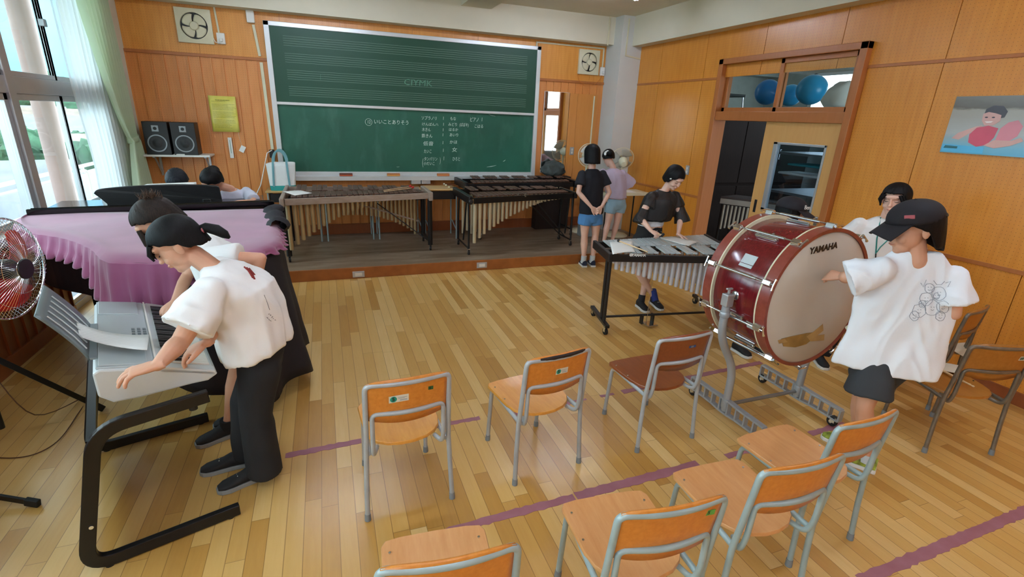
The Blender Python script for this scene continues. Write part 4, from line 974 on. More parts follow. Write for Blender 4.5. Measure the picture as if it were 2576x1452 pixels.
# ------------------------------------------------------------------ keyboard percussion
def caster(b_w, b_f, x, y, z0=0, r=.032):
    b_w.cyl((x - .01, y, z0 + r), (x + .01, y, z0 + r), r, n=20); b_f.box((x - .016, y - .014, z0 + r - .004), (x - .011, y + .014, z0 + r * 2 + .012)).box((x + .011, y - .014, z0 + r - .004), (x + .016, y + .014, z0 + r * 2 + .012)).box((x - .016, y - .016, z0 + r * 2 + .006), (x + .016, y + .016, z0 + r * 2 + .016))
def casters(par, pts, z0=0):
    for x, y in pts:
        w_, f_ = MB(), MB(); caster(w_, f_, x, y, z0); c_ = obj('caster', w_, M['rubber_black'], par, smooth=True); obj('fork', f_, M['chrome'], c_, bevel=.001)
def tone_bars(par, n0, n1, f0, f1, z, nb, m, frac=(.03, .97), split=.47, lift=.012, th=.016, low_left=True, swap=False, gap=.12, label=None):
    """naturals on one side, accidentals in the 2-3 pattern on the other; swap puts the accidentals at the near edge"""
    N0, N1, F0, F1 = [V((p[0], p[1], 0)) for p in (n0, n1, f0, f1)]
    def P(t, d): return N0.lerp(N1, t).lerp(F0.lerp(F1, t), d)
    for i in range(nb):
        t0, t1 = lerp(frac[0], frac[1], (i + gap/2) / nb), lerp(frac[0], frac[1], (i + 1 - gap/2) / nb)
        a, b_ = ((.0, split) if not swap else (1 - split, 1.0))
        q = [P(t0, a), P(t1, a), P(t1, b_), P(t0, b_)]; mb = MB().prism([v_ + V((0, 0, z)) for v_ in q], (0, 0, th)); obj('bar', mb, m, par, bevel=.0025, seg=1)
    k = 0
    for i in range(nb - 1):
        pos = (i if low_left else (nb - 2 - i)) % 7
        if pos in (2, 6): continue
        tc_ = lerp(frac[0], frac[1], (i + 1) / nb); hw = (frac[1] - frac[0]) / nb * .44
        a, b_ = ((split + .05, 1.0) if not swap else (0.0, 1 - split - .05))
        q = [P(tc_ - hw, a), P(tc_ + hw, a), P(tc_ + hw, b_), P(tc_ - hw, b_)]
        obj('bar', MB().prism([v_ + V((0, 0, z + lift)) for v_ in q], (0, 0, th)), m, par, bevel=.0025, seg=1); k += 1
def tubes(par, pts, m, n=12):
    for (x, y, z0, z1, r) in pts:
        obj('resonator', MB().lathe([(r * .82, z1 - z0), (r, z1 - z0), (r, .012), (r * .9, 0), (.001, 0)], Matrix.Translation((x, y, z0)), n), m, par, smooth=True)

# large marimba with silvered rails, left
t = thing('marimba', 'long marimba with silvery wooden rails and pale gold tubes, left on the stage', 'marimba', (.4, 6.3, .126))
n0, n1, f0, f1 = (-.45, 5.84), (1.17, 6.16), (-.47, 6.82), (1.14, 6.66)
def rail(par, a, b_, z0, z1, w_, m, nm='rail'):
    obj(nm, MB().bar((a[0], a[1], (z0 + z1) / 2), (b_[0], b_[1], (z0 + z1) / 2), w_, z1 - z0), m, par, bevel=.004)
rail(t, n0, n1, .80, .872, .025, M['bubinga']); rail(t, f0, f1, .80, .872, .025, M['bubinga'])
rail(t, (-.46, 6.30), (1.155, 6.41), .84, .865, .02, M['bubinga'])
obj('end_piece', MB().box((-.50, 5.80, .78), (-.455, 6.86, .885)), M['bubinga'], t, bevel=.01); obj('end_piece', MB().box((1.165, 6.10, .78), (1.215, 6.72, .885)), M['bubinga'], t, bevel=.01)
tone_bars(t, (-.44, 5.87), (1.15, 6.18), (-.44, 6.79), (1.15, 6.63), .872, 25, M['rosewood'], split=.42)
fb = [(235, 845), (285, 800), (328, 765), (372, 735), (410, 703), (450, 680), (490, 655), (530, 630), (568, 607), (606, 585), (645, 570), (680, 552), (715, 535), (755, 520), (790, 510), (823, 498), (860, 488), (895, 477), (930, 468), (962, 460), (990, 452), (1020, 448), (1052, 446), (1085, 444)]
P = []
for x, y in fb:
    yy = lerp(5.93, 6.22, (x - 235) / 950); c = A(660 + x / 3.1415, 360 + y / 3.1415, y=yy); P.append((c.x, yy, c.z, .80, .0235 if x < 450 else .019))
tubes(t, P, M['gold_tube'])
rb = [(680, 568), (720, 568), (755, 567), (790, 568), (828, 570), (865, 575), (900, 578), (930, 583), (962, 595), (993, 605), (1025, 612), (1057, 627), (1088, 640), (1118, 655), (1150, 672), (1180, 690), (1207, 718)]
P = []
for x, y in rb:
    yy = lerp(6.56, 6.5, (x - 680) / 520); c = A(660 + x / 3.1415, 360 + y / 3.1415, y=yy); P.append((c.x, yy, c.z, .79, .018))
tubes(t, P, M['gold_tube'])
for x, ya, yb in ((1.19, 6.2, 6.7), (-.47, 5.98, 6.72)):
    for y in (ya, yb): obj('leg', MB().cyl((x, y, .2), (x, y, .78), .03, n=18), M['black_metal'], t, smooth=True)
    obj('leg_brace', MB().bar((x, ya, .24), (x, yb, .24), .03, .03), M['black_metal'], t)
    casters(t, [(x, ya), (x, yb)], .126)
obj('brace', MB().cyl((1.17, 6.3, .24), (.45, 6.45, .80), .006, n=8), M['black_metal'], t, smooth=True); obj('brace', MB().bar((1.1, 6.5, .45), (.3, 6.4, .72), .006, .018), M['bubinga'], t)
sheet([A(712, 482, z=.893), A(752, 478, z=.893), A(786, 486, z=.893), A(742, 492, z=.893)], M['paper'], 'white sheet lying on the low bars of the left marimba')
b = MB()
for i, (p, q, lb) in enumerate((((965, 479), (1030, 470), 'red headed mallet lying on the left marimba, farther from its edge'), ((966, 482), (1036, 473), 'red headed mallet lying on the left marimba, nearer the rail'))):
    a_, b_ = A(*p, z=.905), A(*q, z=.905); mt = thing('mallet', lb, 'mallet', a_, group='red mallets on the left marimba')
    obj('shaft', MB().tube([a_, b_], .0045, n=8), M['stick'], mt, smooth=True); obj('head', MB().ball(b_ + V((.012, 0, .008)), (.018, .018, .015), 14, 10), plain('red_yarn_%d' % i, 'b8261f', .8), mt, smooth=True)

# second marimba with black rails
t = thing('marimba', 'black railed marimba with ivory tubes standing front right on the stage', 'marimba', (2.35, 6.1, .126))
n0, n1, f0, f1 = (1.60, 5.72), (3.10, 6.02), (1.62, 6.46), (3.12, 6.45)
rail(t, n0, n1, .80, .87, .025, M['black_metal']); rail(t, f0, f1, .80, .87, .025, M['black_metal'])
obj('end_piece', MB().box((1.55, 5.66, .80), (1.60, 6.48, .90)).cyl((1.575, 5.7, .83), (1.575, 5.64, .84), .03, n=16), M['black_metal'], t, bevel=.012); obj('end_piece', MB().box((3.105, 5.98, .80), (3.15, 6.47, .885)), M['black_metal'], t, bevel=.012)
obj('hinge', MB().box((1.59, 5.69, .80), (1.62, 5.712, .86)), M['gold_tube'], t, bevel=.006)
tone_bars(t, (1.62, 5.75), (3.08, 6.04), (1.63, 6.45), (3.09, 6.43), .872, 25, M['rosewood'], split=.46, lift=.024)
fb = [(1675, 790), (1715, 750), (1752, 717), (1795, 687), (1828, 660), (1862, 637), (1895, 618), (1928, 597), (1962, 575), (1995, 557), (2028, 540), (2060, 525), (2090, 512), (2117, 500), (2146, 490), (2175, 478), (2205, 468), (2233, 462), (2262, 456), (2290, 450), (2318, 446), (2343, 442), (2368, 437), (2393, 432), (2415, 428)]
P = []
for x, y in fb:
    yy = lerp(5.80, 6.08, (x - 1675) / 740); c = A(660 + x / 3.1415, 360 + y / 3.1415, y=yy); P.append((c.x, yy, c.z, .80, .0225 if x < 1860 else .0185))
tubes(t, P, M['pearl_tube'])
P = [(1.66 + i * .06, 6.35, .30 + i * .035, .79, .018) for i in range(14)]; tubes(t, P, M['pearl_tube'])
for x, ya, yb, spread in ((1.615, 5.88, 6.42, .05), (3.14, 6.07, 6.45, .05)):
    for y in (ya, yb): obj('leg', MB().tube([(x, y, .19), (x, y, .5), (x, y + (.04 if y == ya else -.04), .80)], .013, n=12), M['black_metal'], t, smooth=True)
    obj('leg', MB().tube([(x, (ya + yb) / 2, .26), (x, ya + .12, .80)], .011, n=10), M['black_metal'], t, smooth=True)
    obj('leg_brace', MB().tube([(x, ya, .21), (x, yb, .21)], .012, n=10), M['black_metal'], t, smooth=True)
    casters(t, [(x, ya), (x, yb)], .126)
obj('brace', MB().cyl((3.12, 6.2, .22), (2.6, 6.25, .79), .007, n=8), M['black_metal'], t, smooth=True); obj('brace', MB().cyl((3.12, 6.4, .22), (2.5, 6.4, .79), .007, n=8), M['black_metal'], t, smooth=True)
for x in (1337, 1319): c = A(x - 16, 491, y=5.87); obj('clip', MB().box((c.x - .012, 5.85, c.z - .02), (c.x + .012, 5.868, c.z + .02)), M['chrome'], t, bevel=.004)

# third marimba behind it
t = thing('marimba', 'dark marimba standing behind the black railed marimba under the chalkboard', 'marimba', (2.6, 6.85, .126))
n0, n1, f0, f1 = (1.78, 6.55), (3.42, 6.68), (1.85, 7.12), (3.5, 7.10)
rail(t, n0, n1, .86, .925, .025, M['black_metal']); rail(t, f0, f1, .86, .925, .025, M['black_metal'])
obj('end_piece', MB().box((1.73, 6.52, .85), (1.78, 7.14, .95)), M['black_metal'], t, bevel=.01); obj('end_piece', MB().box((3.44, 6.64, .85), (3.52, 7.12, .95)), M['black_metal'], t, bevel=.01)
tone_bars(t, (1.80, 6.57), (3.42, 6.70), (1.87, 7.10), (3.5, 7.08), .93, 24, M['rosewood'], split=.46, lift=.03)
P = [(1.86 + i * .064, 6.64, .22 + i * .026, .86, .018) for i in range(22)]; tubes(t, P, M['pearl_tube'])
for x in (2.0, 3.44):
    for y in (6.66, 7.08): obj('leg', MB().cyl((x, y, .2), (x, y, .86), .014, n=12), M['black_metal'], t, smooth=True)
    obj('leg_brace', MB().cyl((x, 6.66, .22), (x, 7.08, .22), .012, n=10), M['black_metal'], t, smooth=True)
    casters(t, [(x, 6.66), (x, 7.08)], .126)

# desks along the wall
def desk(x0, x1, y0, y1, z, lb, top=None):
    t = thing('school_desk', lb, 'desk', ((x0+x1)/2, (y0+y1)/2, .126), group='school desks along the back wall')
    obj('desk_top', MB().box((x0, y0, z - .02), (x1, y1, z)), top or M['desk_top'], t, bevel=.006)
    obj('tray', MB().box((x0 + .04, y0 + .02, z - .13), (x1 - .04, y0 + .03, z - .03)).box((x0 + .04, y0 + .02, z - .14), (x1 - .04, y1 - .06, z - .13)).box((x0 + .04, y0 + .02, z - .14), (x0 + .05, y1 - .06, z - .03)).box((x1 - .05, y0 + .02, z - .14), (x1 - .04, y1 - .06, z - .03)), M['black'], t)
    for x in (x0 + .025, x1 - .025):
        for y in (y0 + .03, y1 - .03): obj('leg', MB().cyl((x, y, .126), (x, y, z - .02), .0105, n=10), M['steel_teal'], t, smooth=True)
        obj('side_bar', MB().tube(round_path([(x, y0 + .03, .26), (x, y0 + .12, .28), (x, y1 - .12, .34), (x, y1 - .03, .34)], .04, 4), .008, n=8).cyl((x, y0 + .03, z - .03), (x, y1 - .03, z - .03), .0105, n=10), M['steel_teal'], t, smooth=True)
zt = .80
desk(-.74, -.10, 6.89, 7.3, zt, 'school desk at the left end of the row, holding the tote bag'); desk(-.07, .57, 6.89, 7.3, zt, 'school desk behind the left marimba, second in the row'); desk(.60, 1.24, 6.89, 7.3, zt, 'school desk behind the high end of the left marimba')
desk(1.27, 1.70, 6.74, 7.14, zt + .03, 'school desk with a black tray between the two marimbas')
for i, (px, py) in enumerate(((1117, 463), (1122, 466), (1130, 471))):
    a_ = A(px, py, z=zt + .045); b_ = a_ + V((.2, .03, -.003)); mt = thing('mallet', ['white headed mallet on the desk between the marimbas, farthest back', 'white headed mallet on the desk between the marimbas, middle one', 'white headed mallet on the desk between the marimbas, nearest'][i], 'mallet', a_, group='white mallets on the desk')
    obj('shaft', MB().cyl(a_, b_, .0045, n=8), plain('dark_red_shaft_%d' % i, '5a2418', .5), mt, smooth=True); obj('head', MB().ball(a_, (.015, .015, .013), 12, 8), M['cream'], mt, smooth=True)
# tote bag
tc_ = plain('white_canvas', 'e3e6e2', .85, var=.04, bump=.2, bscale=160); tl = plain('teal_canvas', '2f9a93', .8, var=.06, bump=.2, bscale=160); tl2 = plain('grey_teal_strap', '6f9ea3', .8)
p0, p1 = A(675, 470, y=7.0), A(748, 472, y=7.0); x0, x1 = p0.x, p1.x; zb = zt; zt_ = A(710, 411, y=7.0).z; yc = 7.05
t = thing('tote_bag', 'white canvas tote bag with teal base and straps on the desk by the chalkboard', 'bag', ((x0 + x1) / 2, yc, zb))
def bagf(z0, z1, grow):
    def f(u, v_):
        a_ = 2 * PI * u; k_ = lerp(z0, z1, v_); h = (k_ - zb) / (zt_ - zb); hw = (x1 - x0) / 2 * (.86 + .14 * h) + grow; hd = .085 * (1 - .35 * h) + grow
        ca, sa = math.cos(a_), math.sin(a_); e = .5
        return V(((x0 + x1) / 2 + hw * math.copysign(abs(ca) ** e, ca), yc + hd * math.copysign(abs(sa) ** e, sa) + .008 * math.sin(u * 23) * h, k_ + .012 * math.sin(u * 9) * h))
    return f
obj('body', MB().grid(bagf(zb, zt_, 0), 48, 8, True), tc_, t, smooth=True, solid=.004)
obj('base', MB().grid(bagf(zb, zb + .06, .003), 48, 3, True).prism([V(((x0 + x1) / 2 + (x1-x0)/2*.8 * a_, yc + .07 * b_, zb + .003)) for a_, b_ in ((-1, -1), (1, -1), (1, 1), (-1, 1))], (0, 0, .004)), tl, t, smooth=True)
for yy, m in ((yc - .09, tl2), (yc + .07, tl2)):
    xa, xb = lerp(x0, x1, .25), lerp(x0, x1, .72); P = [(xa - .015, yy - .004, zb + .05), (xa, yy + .012, zt_)] 
    for i in range(1, 12): a_ = PI * i / 12; P.append(((xa + xb) / 2 - (xb - xa) / 2 * math.cos(a_), yy + .02, zt_ + .155 * math.sin(a_)))
    P += [(xb, yy + .012, zt_), (xb + .01, yy - .004, zb + .05)]
    obj('strap', MB().tube(P, .0125, n=6, flat=.25, up=(0, 1, 0)), m, t, smooth=True)

# ------------------------------------------------------------------ vibraphone
t = thing('vibraphone', 'silver barred vibraphone on a black wheeled frame in front of the girl in black', 'vibraphone', (2.8, 3.6, 0))
n0, n1, f0, f1 = V((2.225, 3.515, .70)), V((3.36, 3.20, .70)), V((2.325, 3.95, .70)), V((3.60, 3.98, .70))
def q3(t_, d, z): p = n0.lerp(n1, t_).lerp(f0.lerp(f1, t_), d); return V((p.x, p.y, z))
obj('rail', MB().bar(q3(0, 0, .703), q3(1, 0, .703), .03, .062), M['black'], t, bevel=.003); obj('rail', MB().bar(q3(0, 1, .703), q3(1, 1, .703), .03, .062), M['black'], t, bevel=.003)
obj('end_piece', MB().bar(q3(-.015, -.06, .706), q3(-.015, 1.06, .706), .035, .075), M['black'], t, bevel=.006); obj('end_piece', MB().bar(q3(1.01, -.04, .706), q3(1.01, 1.04, .706), .035, .075), M['black'], t, bevel=.006)
obj('damper_bar', MB().bar(q3(.02, .46, .711), q3(.98, .46, .711), .05, .02), M['black'], t)
tone_bars(t, q3(0, .05, 0), q3(1, .05, 0), q3(0, .98, 0), q3(1, .98, 0), .737, 22, M['silver_bar'], swap=True, split=.52, lift=.0, th=.012, low_left=False, frac=(.04, .97))
P = []
for i in range(22):
    t_ = lerp(.055, .97, i / 21); c = q3(t_, .1, 0); P.append((c.x, c.y, .686 - (.085 + .35 * t_ ** 1.15), .686, .0185))
tubes(t, P, M['silver_tube'], n=14)
P = []
for i in range(20): t_ = lerp(.08, .95, i / 19); c = q3(t_, .75, 0); P.append((c.x, c.y, .686 - (.10 + .33 * t_ ** 1.1), .686, .0185))
tubes(t, P, M['silver_tube'], n=14)
for ta, ya, yb in ((.01, -.05, .98), (.985, .0, 1.0)):
    a_, b_ = q3(ta, ya, .085), q3(ta, yb, .085)
    a_ = a_ + (a_ - b_).normalized() * .03
    obj('foot_bar', MB().bar(a_, b_, .04, .03), M['black'], t, bevel=.004)
    casters(t, [(a_.x, a_.y + .03), (b_.x, b_.y - .03)])
    for d in ((.13, .32) if ta < .5 else (.2, .7)):
        p = q3(ta, d, 0); obj('post', MB().cyl((p.x, p.y, .09), (p.x, p.y, .68), .015, n=14), M['black'], t, smooth=True)
p, q = q3(.01, .3, .105), q3(.985, .35, .105); obj('crossbar', MB().cyl(p, q, .011, n=10), M['black'], t, smooth=True)
pd = p.lerp(q, .36)
obj('pedal', MB().box((pd.x - .02, pd.y - .11, .03), (pd.x + .09, pd.y - .0, .04)), M['chrome'], t, bevel=.004); obj('pedal_bracket', MB().box((pd.x - .03, pd.y - .02, .02), (pd.x - .015, pd.y + .02, .11)).box((pd.x + .09, pd.y - .02, .02), (pd.x + .105, pd.y + .02, .11)), M['black'], t)
obj('pedal_rod', MB().cyl((pd.x + .02, pd.y - .02, .035), (pd.x + .06, pd.y + .02, .69), .0035, n=8), M['chrome'], t, smooth=True)
pa, pb = A(1584, 641, y=3.43), A(1623, 643, y=3.42)
dirx = (n1 - n0).normalized(); nrm = V((dirx.y, -dirx.x, 0))
def on_rail(px, py):
    d = ray(px, py); o = V((0, 0, CAM_H)); k_ = (n0 + nrm * .016 - o).dot(nrm) / d.dot(nrm); return o + d * k_
pa, pb = on_rail(1592, 642), on_rail(1622.5, 643)
obj('lettering', text_mb('YAMAHA', frame_m((pa + pb) / 2, dirx, UZ), .034, depth=.0006, bold=.001, sx=(pb - pa).length / .122), M['white'], t)
pc = on_rail(1587.5, 641.5); b = MB().lathe([(.011, 0), (.011, .001), (.014, .001), (.014, 0), (.011, 0)], frame_m(pc, dirx, UZ), 24)
for k in range(3): b.box((-.0012, -.011, 0), (.0012, .011, .001), frame_m(pc, dirx, UZ) @ Matrix.Rotation(k * PI / 3, 4, 'Z'))
obj('emblem', b, M['white'], t)
sheet([A(1534, 610, z=.765), A(1590, 606, z=.753), A(1597, 634, z=.753), A(1541, 640, z=.753)], M['paper'], 'white music sheet on the high bars at the left end of the vibraphone', sag=.006)
sheet([A(1662, 600, z=.753), A(1690, 595, z=.753), A(1758, 609, z=.753), A(1732, 619, z=.753)], M['paper'], 'white music sheet under the left hand of the girl in black', sag=.004)
a_, b_ = A(1629, 634, z=.769), A(1556, 606, z=.776)
mt = thing('mallet', 'black headed mallet lying across the sheet on the vibraphone', 'mallet', a_)
obj('shaft', MB().tube([a_, b_], .0055, n=10), M['stick'], mt, smooth=True); obj('head', MB().ball(b_, (.014, .014, .014), 12, 8), M['black'], mt, smooth=True)
# ------------------------------------------------------------------ grand piano under its cover
pu = V((.990, .134, 0)); pv = V((.134, -.990, 0)); K0 = V((-2.10, 5.16, 0))
def PP(u, v, z): return K0 + pu * u + pv * v + V((0, 0, z))
t = thing('grand_piano', 'black grand piano half covered by a pink lined black cloth near the windows', 'piano', (-1.3, 4.4, 0))
def catmull(P, n=6, closed=False):
    P = [V(p) for p in P]; out = []; m = len(P)
    rng = range(m) if closed else range(m - 1)
    for i in rng:
        p0, p1, p2, p3 = (P[(i-1) % m], P[i], P[(i+1) % m], P[(i+2) % m]) if closed else (P[max(i-1, 0)], P[i], P[i+1], P[min(i+2, m-1)])
        for k in range(n):
            s = k / n; out.append(.5 * ((2*p1) + (p2 - p0) * s + (2*p0 - 5*p1 + 4*p2 - p3) * s*s + (3*p1 - p0 - 3*p2 + p3) * s**3))
    if not closed: out.append(P[-1])
    return out
# outline of the case: keyboard end, treble bend, tail, bass side
bend = catmull([(-2.05, 4.62, 0), (-1.98, 4.25, 0), (-1.80, 3.98, 0), (-1.52, 3.74, 0), (-1.29, 3.46, 0), (-1.13, 3.18, 0), (-1.00, 3.12, 0), (-.76, 3.07, 0), (-.52, 3.13, 0), (-.38, 3.32, 0), (-.37, 3.55, 0)], 6)
K1 = PP(1.52, 0, 0); outline = [PP(0, 0, 0)] + bend + [K1]
def inset(poly, d):
    c = sum(poly, V((0, 0, 0))) / len(poly); return [p + (c - p).normalized() * d for p in poly]
case = inset(outline, .035)
obj('case', MB().prism([p + V((0, 0, .60)) for p in case], (0, 0, .37)), M['black_gloss'], t, bevel=.01)
obj('lid', MB().prism([p + V((0, 0, .972)) for p in inset(outline, .012)], (0, 0, .02)), M['black_gloss'], t, bevel=.006)
obj('lid_flap', MB().prism([PP(.0, .62, .995), PP(1.56, .62, .995), PP(1.56, .70, 1.03), PP(0, .70, 1.03)], (0, 0, .022)).prism([PP(-.02, .70, .985), PP(1.58, .70, .985), PP(1.58, .72, .985), PP(-.02, .72, .985)], (0, 0, .06)), M['black_gloss'], t, bevel=.006)
obj('keybed', MB().prism([PP(-.0, -.02, .60), PP(1.52, -.02, .60), PP(1.52, .3, .60), PP(0, .3, .60)], (0, 0, .14)), M['black_gloss'], t, bevel=.006)
for (u, v) in ((.2, .35), (1.33, .35), (1.15, 1.75)):
    p = PP(u, v, 0); q = .055
    obj('leg', MB().box((p.x - q, p.y - q, .08), (p.x + q, p.y + q, .62)).box((p.x - q * 1.2, p.y - q * 1.2, .5), (p.x + q * 1.2, p.y + q * 1.2, .62)), M['black_gloss'], t, bevel=.01)
    casters(t, [(p.x, p.y)])
# music desk with curled sides
r0, r1, r2, r3 = A(262, 540, y=4.88), A(560, 516, y=4.88), A(551, 471, y=4.85), A(235, 487, y=4.85)
top = catmull([r3, r3 + V((.03, 0, .03)), r3 + V((.12, 0, .045)), lerp(r3, r2, .35) + V((0, 0, .045)), lerp(r3, r2, .65) + V((0, 0, .04)), r2 + V((-.04, 0, .015)), r2 + V((0, 0, -.01))], 5)
prof = [r0 + V((.03, 0, -.02)), r1 + V((-.0, 0, -.02)), r1 + V((.0, 0, .05))] + top[::-1] + [lerp(r0, r3, .75) + V((.03, 0, 0)), lerp(r0, r3, .5) + V((.055, 0, 0)), lerp(r0, r3, .25) + V((.04, 0, 0))]
obj('music_desk', MB().prism(prof, (0, .02, 0)), M['black'], t, bevel=.004)
for fr_ in (.09, .87):
    c = lerp(r0, r1, fr_) + V((0, -.012, .045)); b = MB().tube(round_path([c + V((-.028, 0, -.015)), c + V((-.028, 0, .015)), c + V((.028, 0, .015)), c + V((.028, 0, -.015))], .008, 3), .004, n=6); obj('desk_hook', b, M['chrome'], t, smooth=True)
# cover: pink lining side up on top, hem hanging with pleats
pink = N('mauve_pink_flannel_lining', .8); v_ = pink.coord('Object'); pink.col(pink.ramp(pink.noise(v_, 3, 3), [(.3, srgb('864066')), (.7, srgb('9a5278'))])); pink.b.inputs['Sheen Weight'].default_value = .4; pink.bump(pink.noise(v_, 220, 2), .15, .001)
pinkm = pink.m; blackc = plain('black_cover_cloth', '17131a', .75, var=.25, scale=5); 
cv = catmull([(-2.03, 4.50, 0), (-2.0, 4.28, 0), (-1.83, 3.96, 0), (-1.53, 3.71, 0), (-1.30, 3.43, 0), (-1.14, 3.15, 0), (-1.00, 3.08, 0), (-.76, 3.03, 0), (-.49, 3.09, 0), (-.35, 3.3, 0), (-.35, 3.55, 0), (-.42, 4.1, 0), (-.47, 4.55, 0)], 16)
nC = len(cv); L_ = [0]
for i in range(1, nC): L_.append(L_[-1] + (cv[i] - cv[i-1]).length)
def edge(s):
    s = max(0, min(1, s)) * L_[-1]; i = 0
    while i < nC - 2 and L_[i+1] < s: i += 1
    k_ = (s - L_[i]) / (L_[i+1] - L_[i]); p = cv[i].lerp(cv[i+1], k_); d = (cv[i+1] - cv[i]).normalized(); return p, V((d.y, -d.x, 0))
cc = V((-1.12, 4.0, 0))
NS, NR = 300, 26; pk_end = .66
b = MB(); g = []
def pleat(s, amp): # box-like folds
    return amp * (max(0, math.sin(s * L_[-1] * 2 * PI / .105)) ** .55 - .25)
for i in range(NS + 1):
    s = i / NS; p, nrm = edge(s)
    if nrm.dot(p - cc) < 0: nrm = -nrm
    row = []
    inner = cv[0].lerp(cv[-1], s)   # straight line under the flap
    for j in range(NR + 1):
        r_ = j / NR
        if r_ <= .55:
            k_ = r_ / .55; q = inner.lerp(p, k_); z = 1.0 + .006 * noise.noise(q * 3) + .010 * math.exp(-((k_ - .93) / .05) ** 2)
            row.append(V((q.x, q.y, z)))
        else:
            k_ = (r_ - .55) / .45; hem = .13 + .20 * min(1, max(0, (s - .30) / .14)); hem = lerp(hem, .035, min(1, max(0, (s - .50) / .12)))
            amp = pleat(s, .030) * k_ ** .8; z = 1.0 - hem * k_; q = p + nrm * (.018 + .03 * k_ + amp) - V((0, 0, 0)); z -= .012 * k_ * (amp > 0)
            q = q + V((noise.noise(V((s * 9, k_ * 2, 0))), noise.noise(V((s * 9, k_ * 2, 7))), 0)) * .02 * k_
            row.append(V((q.x, q.y, z)))
    g.append(row)
gv = [[b.bm.verts.new(q) for q in row] for row in g]
for i in range(NS):
    for j in range(NR): b.bm.faces.new((gv[i][j], gv[i+1][j], gv[i+1][j+1], gv[i][j+1]))
cov = obj('cover_lining', b, pinkm, t, smooth=True, solid=.004)
# black outer cloth hanging below the tail and along the bass side down to the floor
b = MB(); rows = []; n = 220
for i in range(n + 1):
    s = lerp(.36, 1.0, i / n); p, nrm = edge(s)
    if nrm.dot(p - cc) < 0: nrm = -nrm
    f = min(1, max(0, (s - .40) / .2)); zb_ = lerp(.62, .10 + .03 * math.sin(s * 60), f ** .6)
    row = []
    for j in range(15):
        k_ = j / 14; fold = .035 * math.sin(s * 75 + 1.2 * math.sin(s * 21)) * k_ + .02 * noise.noise(V((s * 14, k_ * 3, 3)))
        q = p + nrm * (.012 + .10 * k_ * f + fold * f); row.append(V((q.x, q.y, lerp(.985, zb_, k_))))
    rows.append(row)
gv = [[b.bm.verts.new(q) for q in r_] for r_ in rows]
for i in range(n):
    for j in range(14): b.bm.faces.new((gv[i][j], gv[i+1][j], gv[i+1][j+1], gv[i][j+1]))
obj('cover', b, blackc, t, smooth=True, solid=.004)
b = MB(); rr = random.Random(5)
def bunch(u, v_):
    s = u; p, nrm = edge(lerp(.80, 1.0, s)); 
    if nrm.dot(p - cc) < 0: nrm = -nrm
    a_ = v_ * 2 * PI; r_ = .055 + .02 * math.sin(s * 17) + .02 * noise.noise(V((s * 6, v_ * 5, 0)))
    return p + nrm * (.03 + r_ * math.cos(a_)) + V((0, 0, 1.0 + r_ * .8 * math.sin(a_)))
b.grid(bunch, 40, 14); obj('cover_bunch', b, blackc, t, smooth=True)
sheet([A(370, 463, y=4.93), A(494, 458, y=4.93), A(496, 472, y=4.9), A(338, 474, y=4.9)], M['paper'], 'white open score standing on the piano music desk', nm='score_book')

# ------------------------------------------------------------------ electronic keyboard on a black stand
ku = V((-.31, .95, 0)).normalized(); kv = V((.95, .31, 0)).normalized(); KB = V((-.885, 2.075, 0))
MK = Matrix(((kv.x, ku.x, 0, KB.x), (kv.y, ku.y, 0, KB.y), (-.20, 0, 1, .040), (0, 0, 0, 1)))   # the board slopes towards the players   # x toward the players, y along the keys (away), z up
kl, kd = .85, .385
ks = plain('silver_grey_keyboard_shell', 'b4bec0', .35, .25, var=.03); ks2 = plain('light_grey_keyboard_shell', 'c9cfd0', .35, .1, var=.03); kdk = plain('dark_grey_keyboard_panel', '7e898c', .35, .2, var=.04)
t = thing('electronic_keyboard', 'silver grey electronic keyboard played by the two leaning girls', 'keyboard', KB + V((.1, .4, .67)))
tm = frame = MK
def kb(x0, y0, z0, x1, y1, z1): return (x0, y0, z0), (x1, y1, z1)
b = MB(); prof = [(0, .685), (.0, .785), (.02, .80), (.20, .795), (.385, .762), (.40, .745), (.36, .715), (.30, .705), (.12, .665), (.04, .655)]
b.prism([MK @ V((x, 0, z)) for x, z in prof], ku * kl); obj('body', b, ks2, t, bevel=.008)
obj('top_panel', MB().prism([MK @ V((x, .012, z)) for x, z in ((.012, .795), (.012, .806), (.19, .803), (.19, .795))], ku * (kl - .024)), ks, t, bevel=.004)
obj('panel_seam', MB().prism([MK @ V((x, .01, z)) for x, z in ((.194, .79), (.194, .8045), (.201, .8035), (.201, .79))], ku * (kl - .02)), M['white'], t)
obj('speaker_grille', MB().prism([MK @ V((x, .02, z)) for x, z in ((.02, .806), (.02, .812), (.17, .808), (.17, .80))], ku * .19), ks, t, bevel=.003)
obj('speaker_grille', MB().prism([MK @ V((x, kl - .21, z)) for x, z in ((.02, .806), (.02, .812), (.17, .808), (.17, .80))], ku * .19), ks, t, bevel=.003)
k0, k1 = .055, .80; nw = 36; w_ = (k1 - k0) / nw
b = MB().prism([MK @ V((x, k0 - .004, z)) for x, z in ((.218, .775), (.218, .786), (.385, .752), (.385, .742))], ku * (k1 - k0 + .008)); obj('key_bed', b, M['black'], t)
obj('cheek', MB().prism([MK @ V((x, .0, z)) for x, z in ((.205, .77), (.205, .797), (.392, .762), (.392, .74))], ku * (k0 - .006)), ks2, t, bevel=.004); obj('cheek', MB().prism([MK @ V((x, k1 + .006, z)) for x, z in ((.205, .77), (.205, .797), (.392, .762), (.392, .74))], ku * (kl - k1 - .006)), ks2, t, bevel=.004)
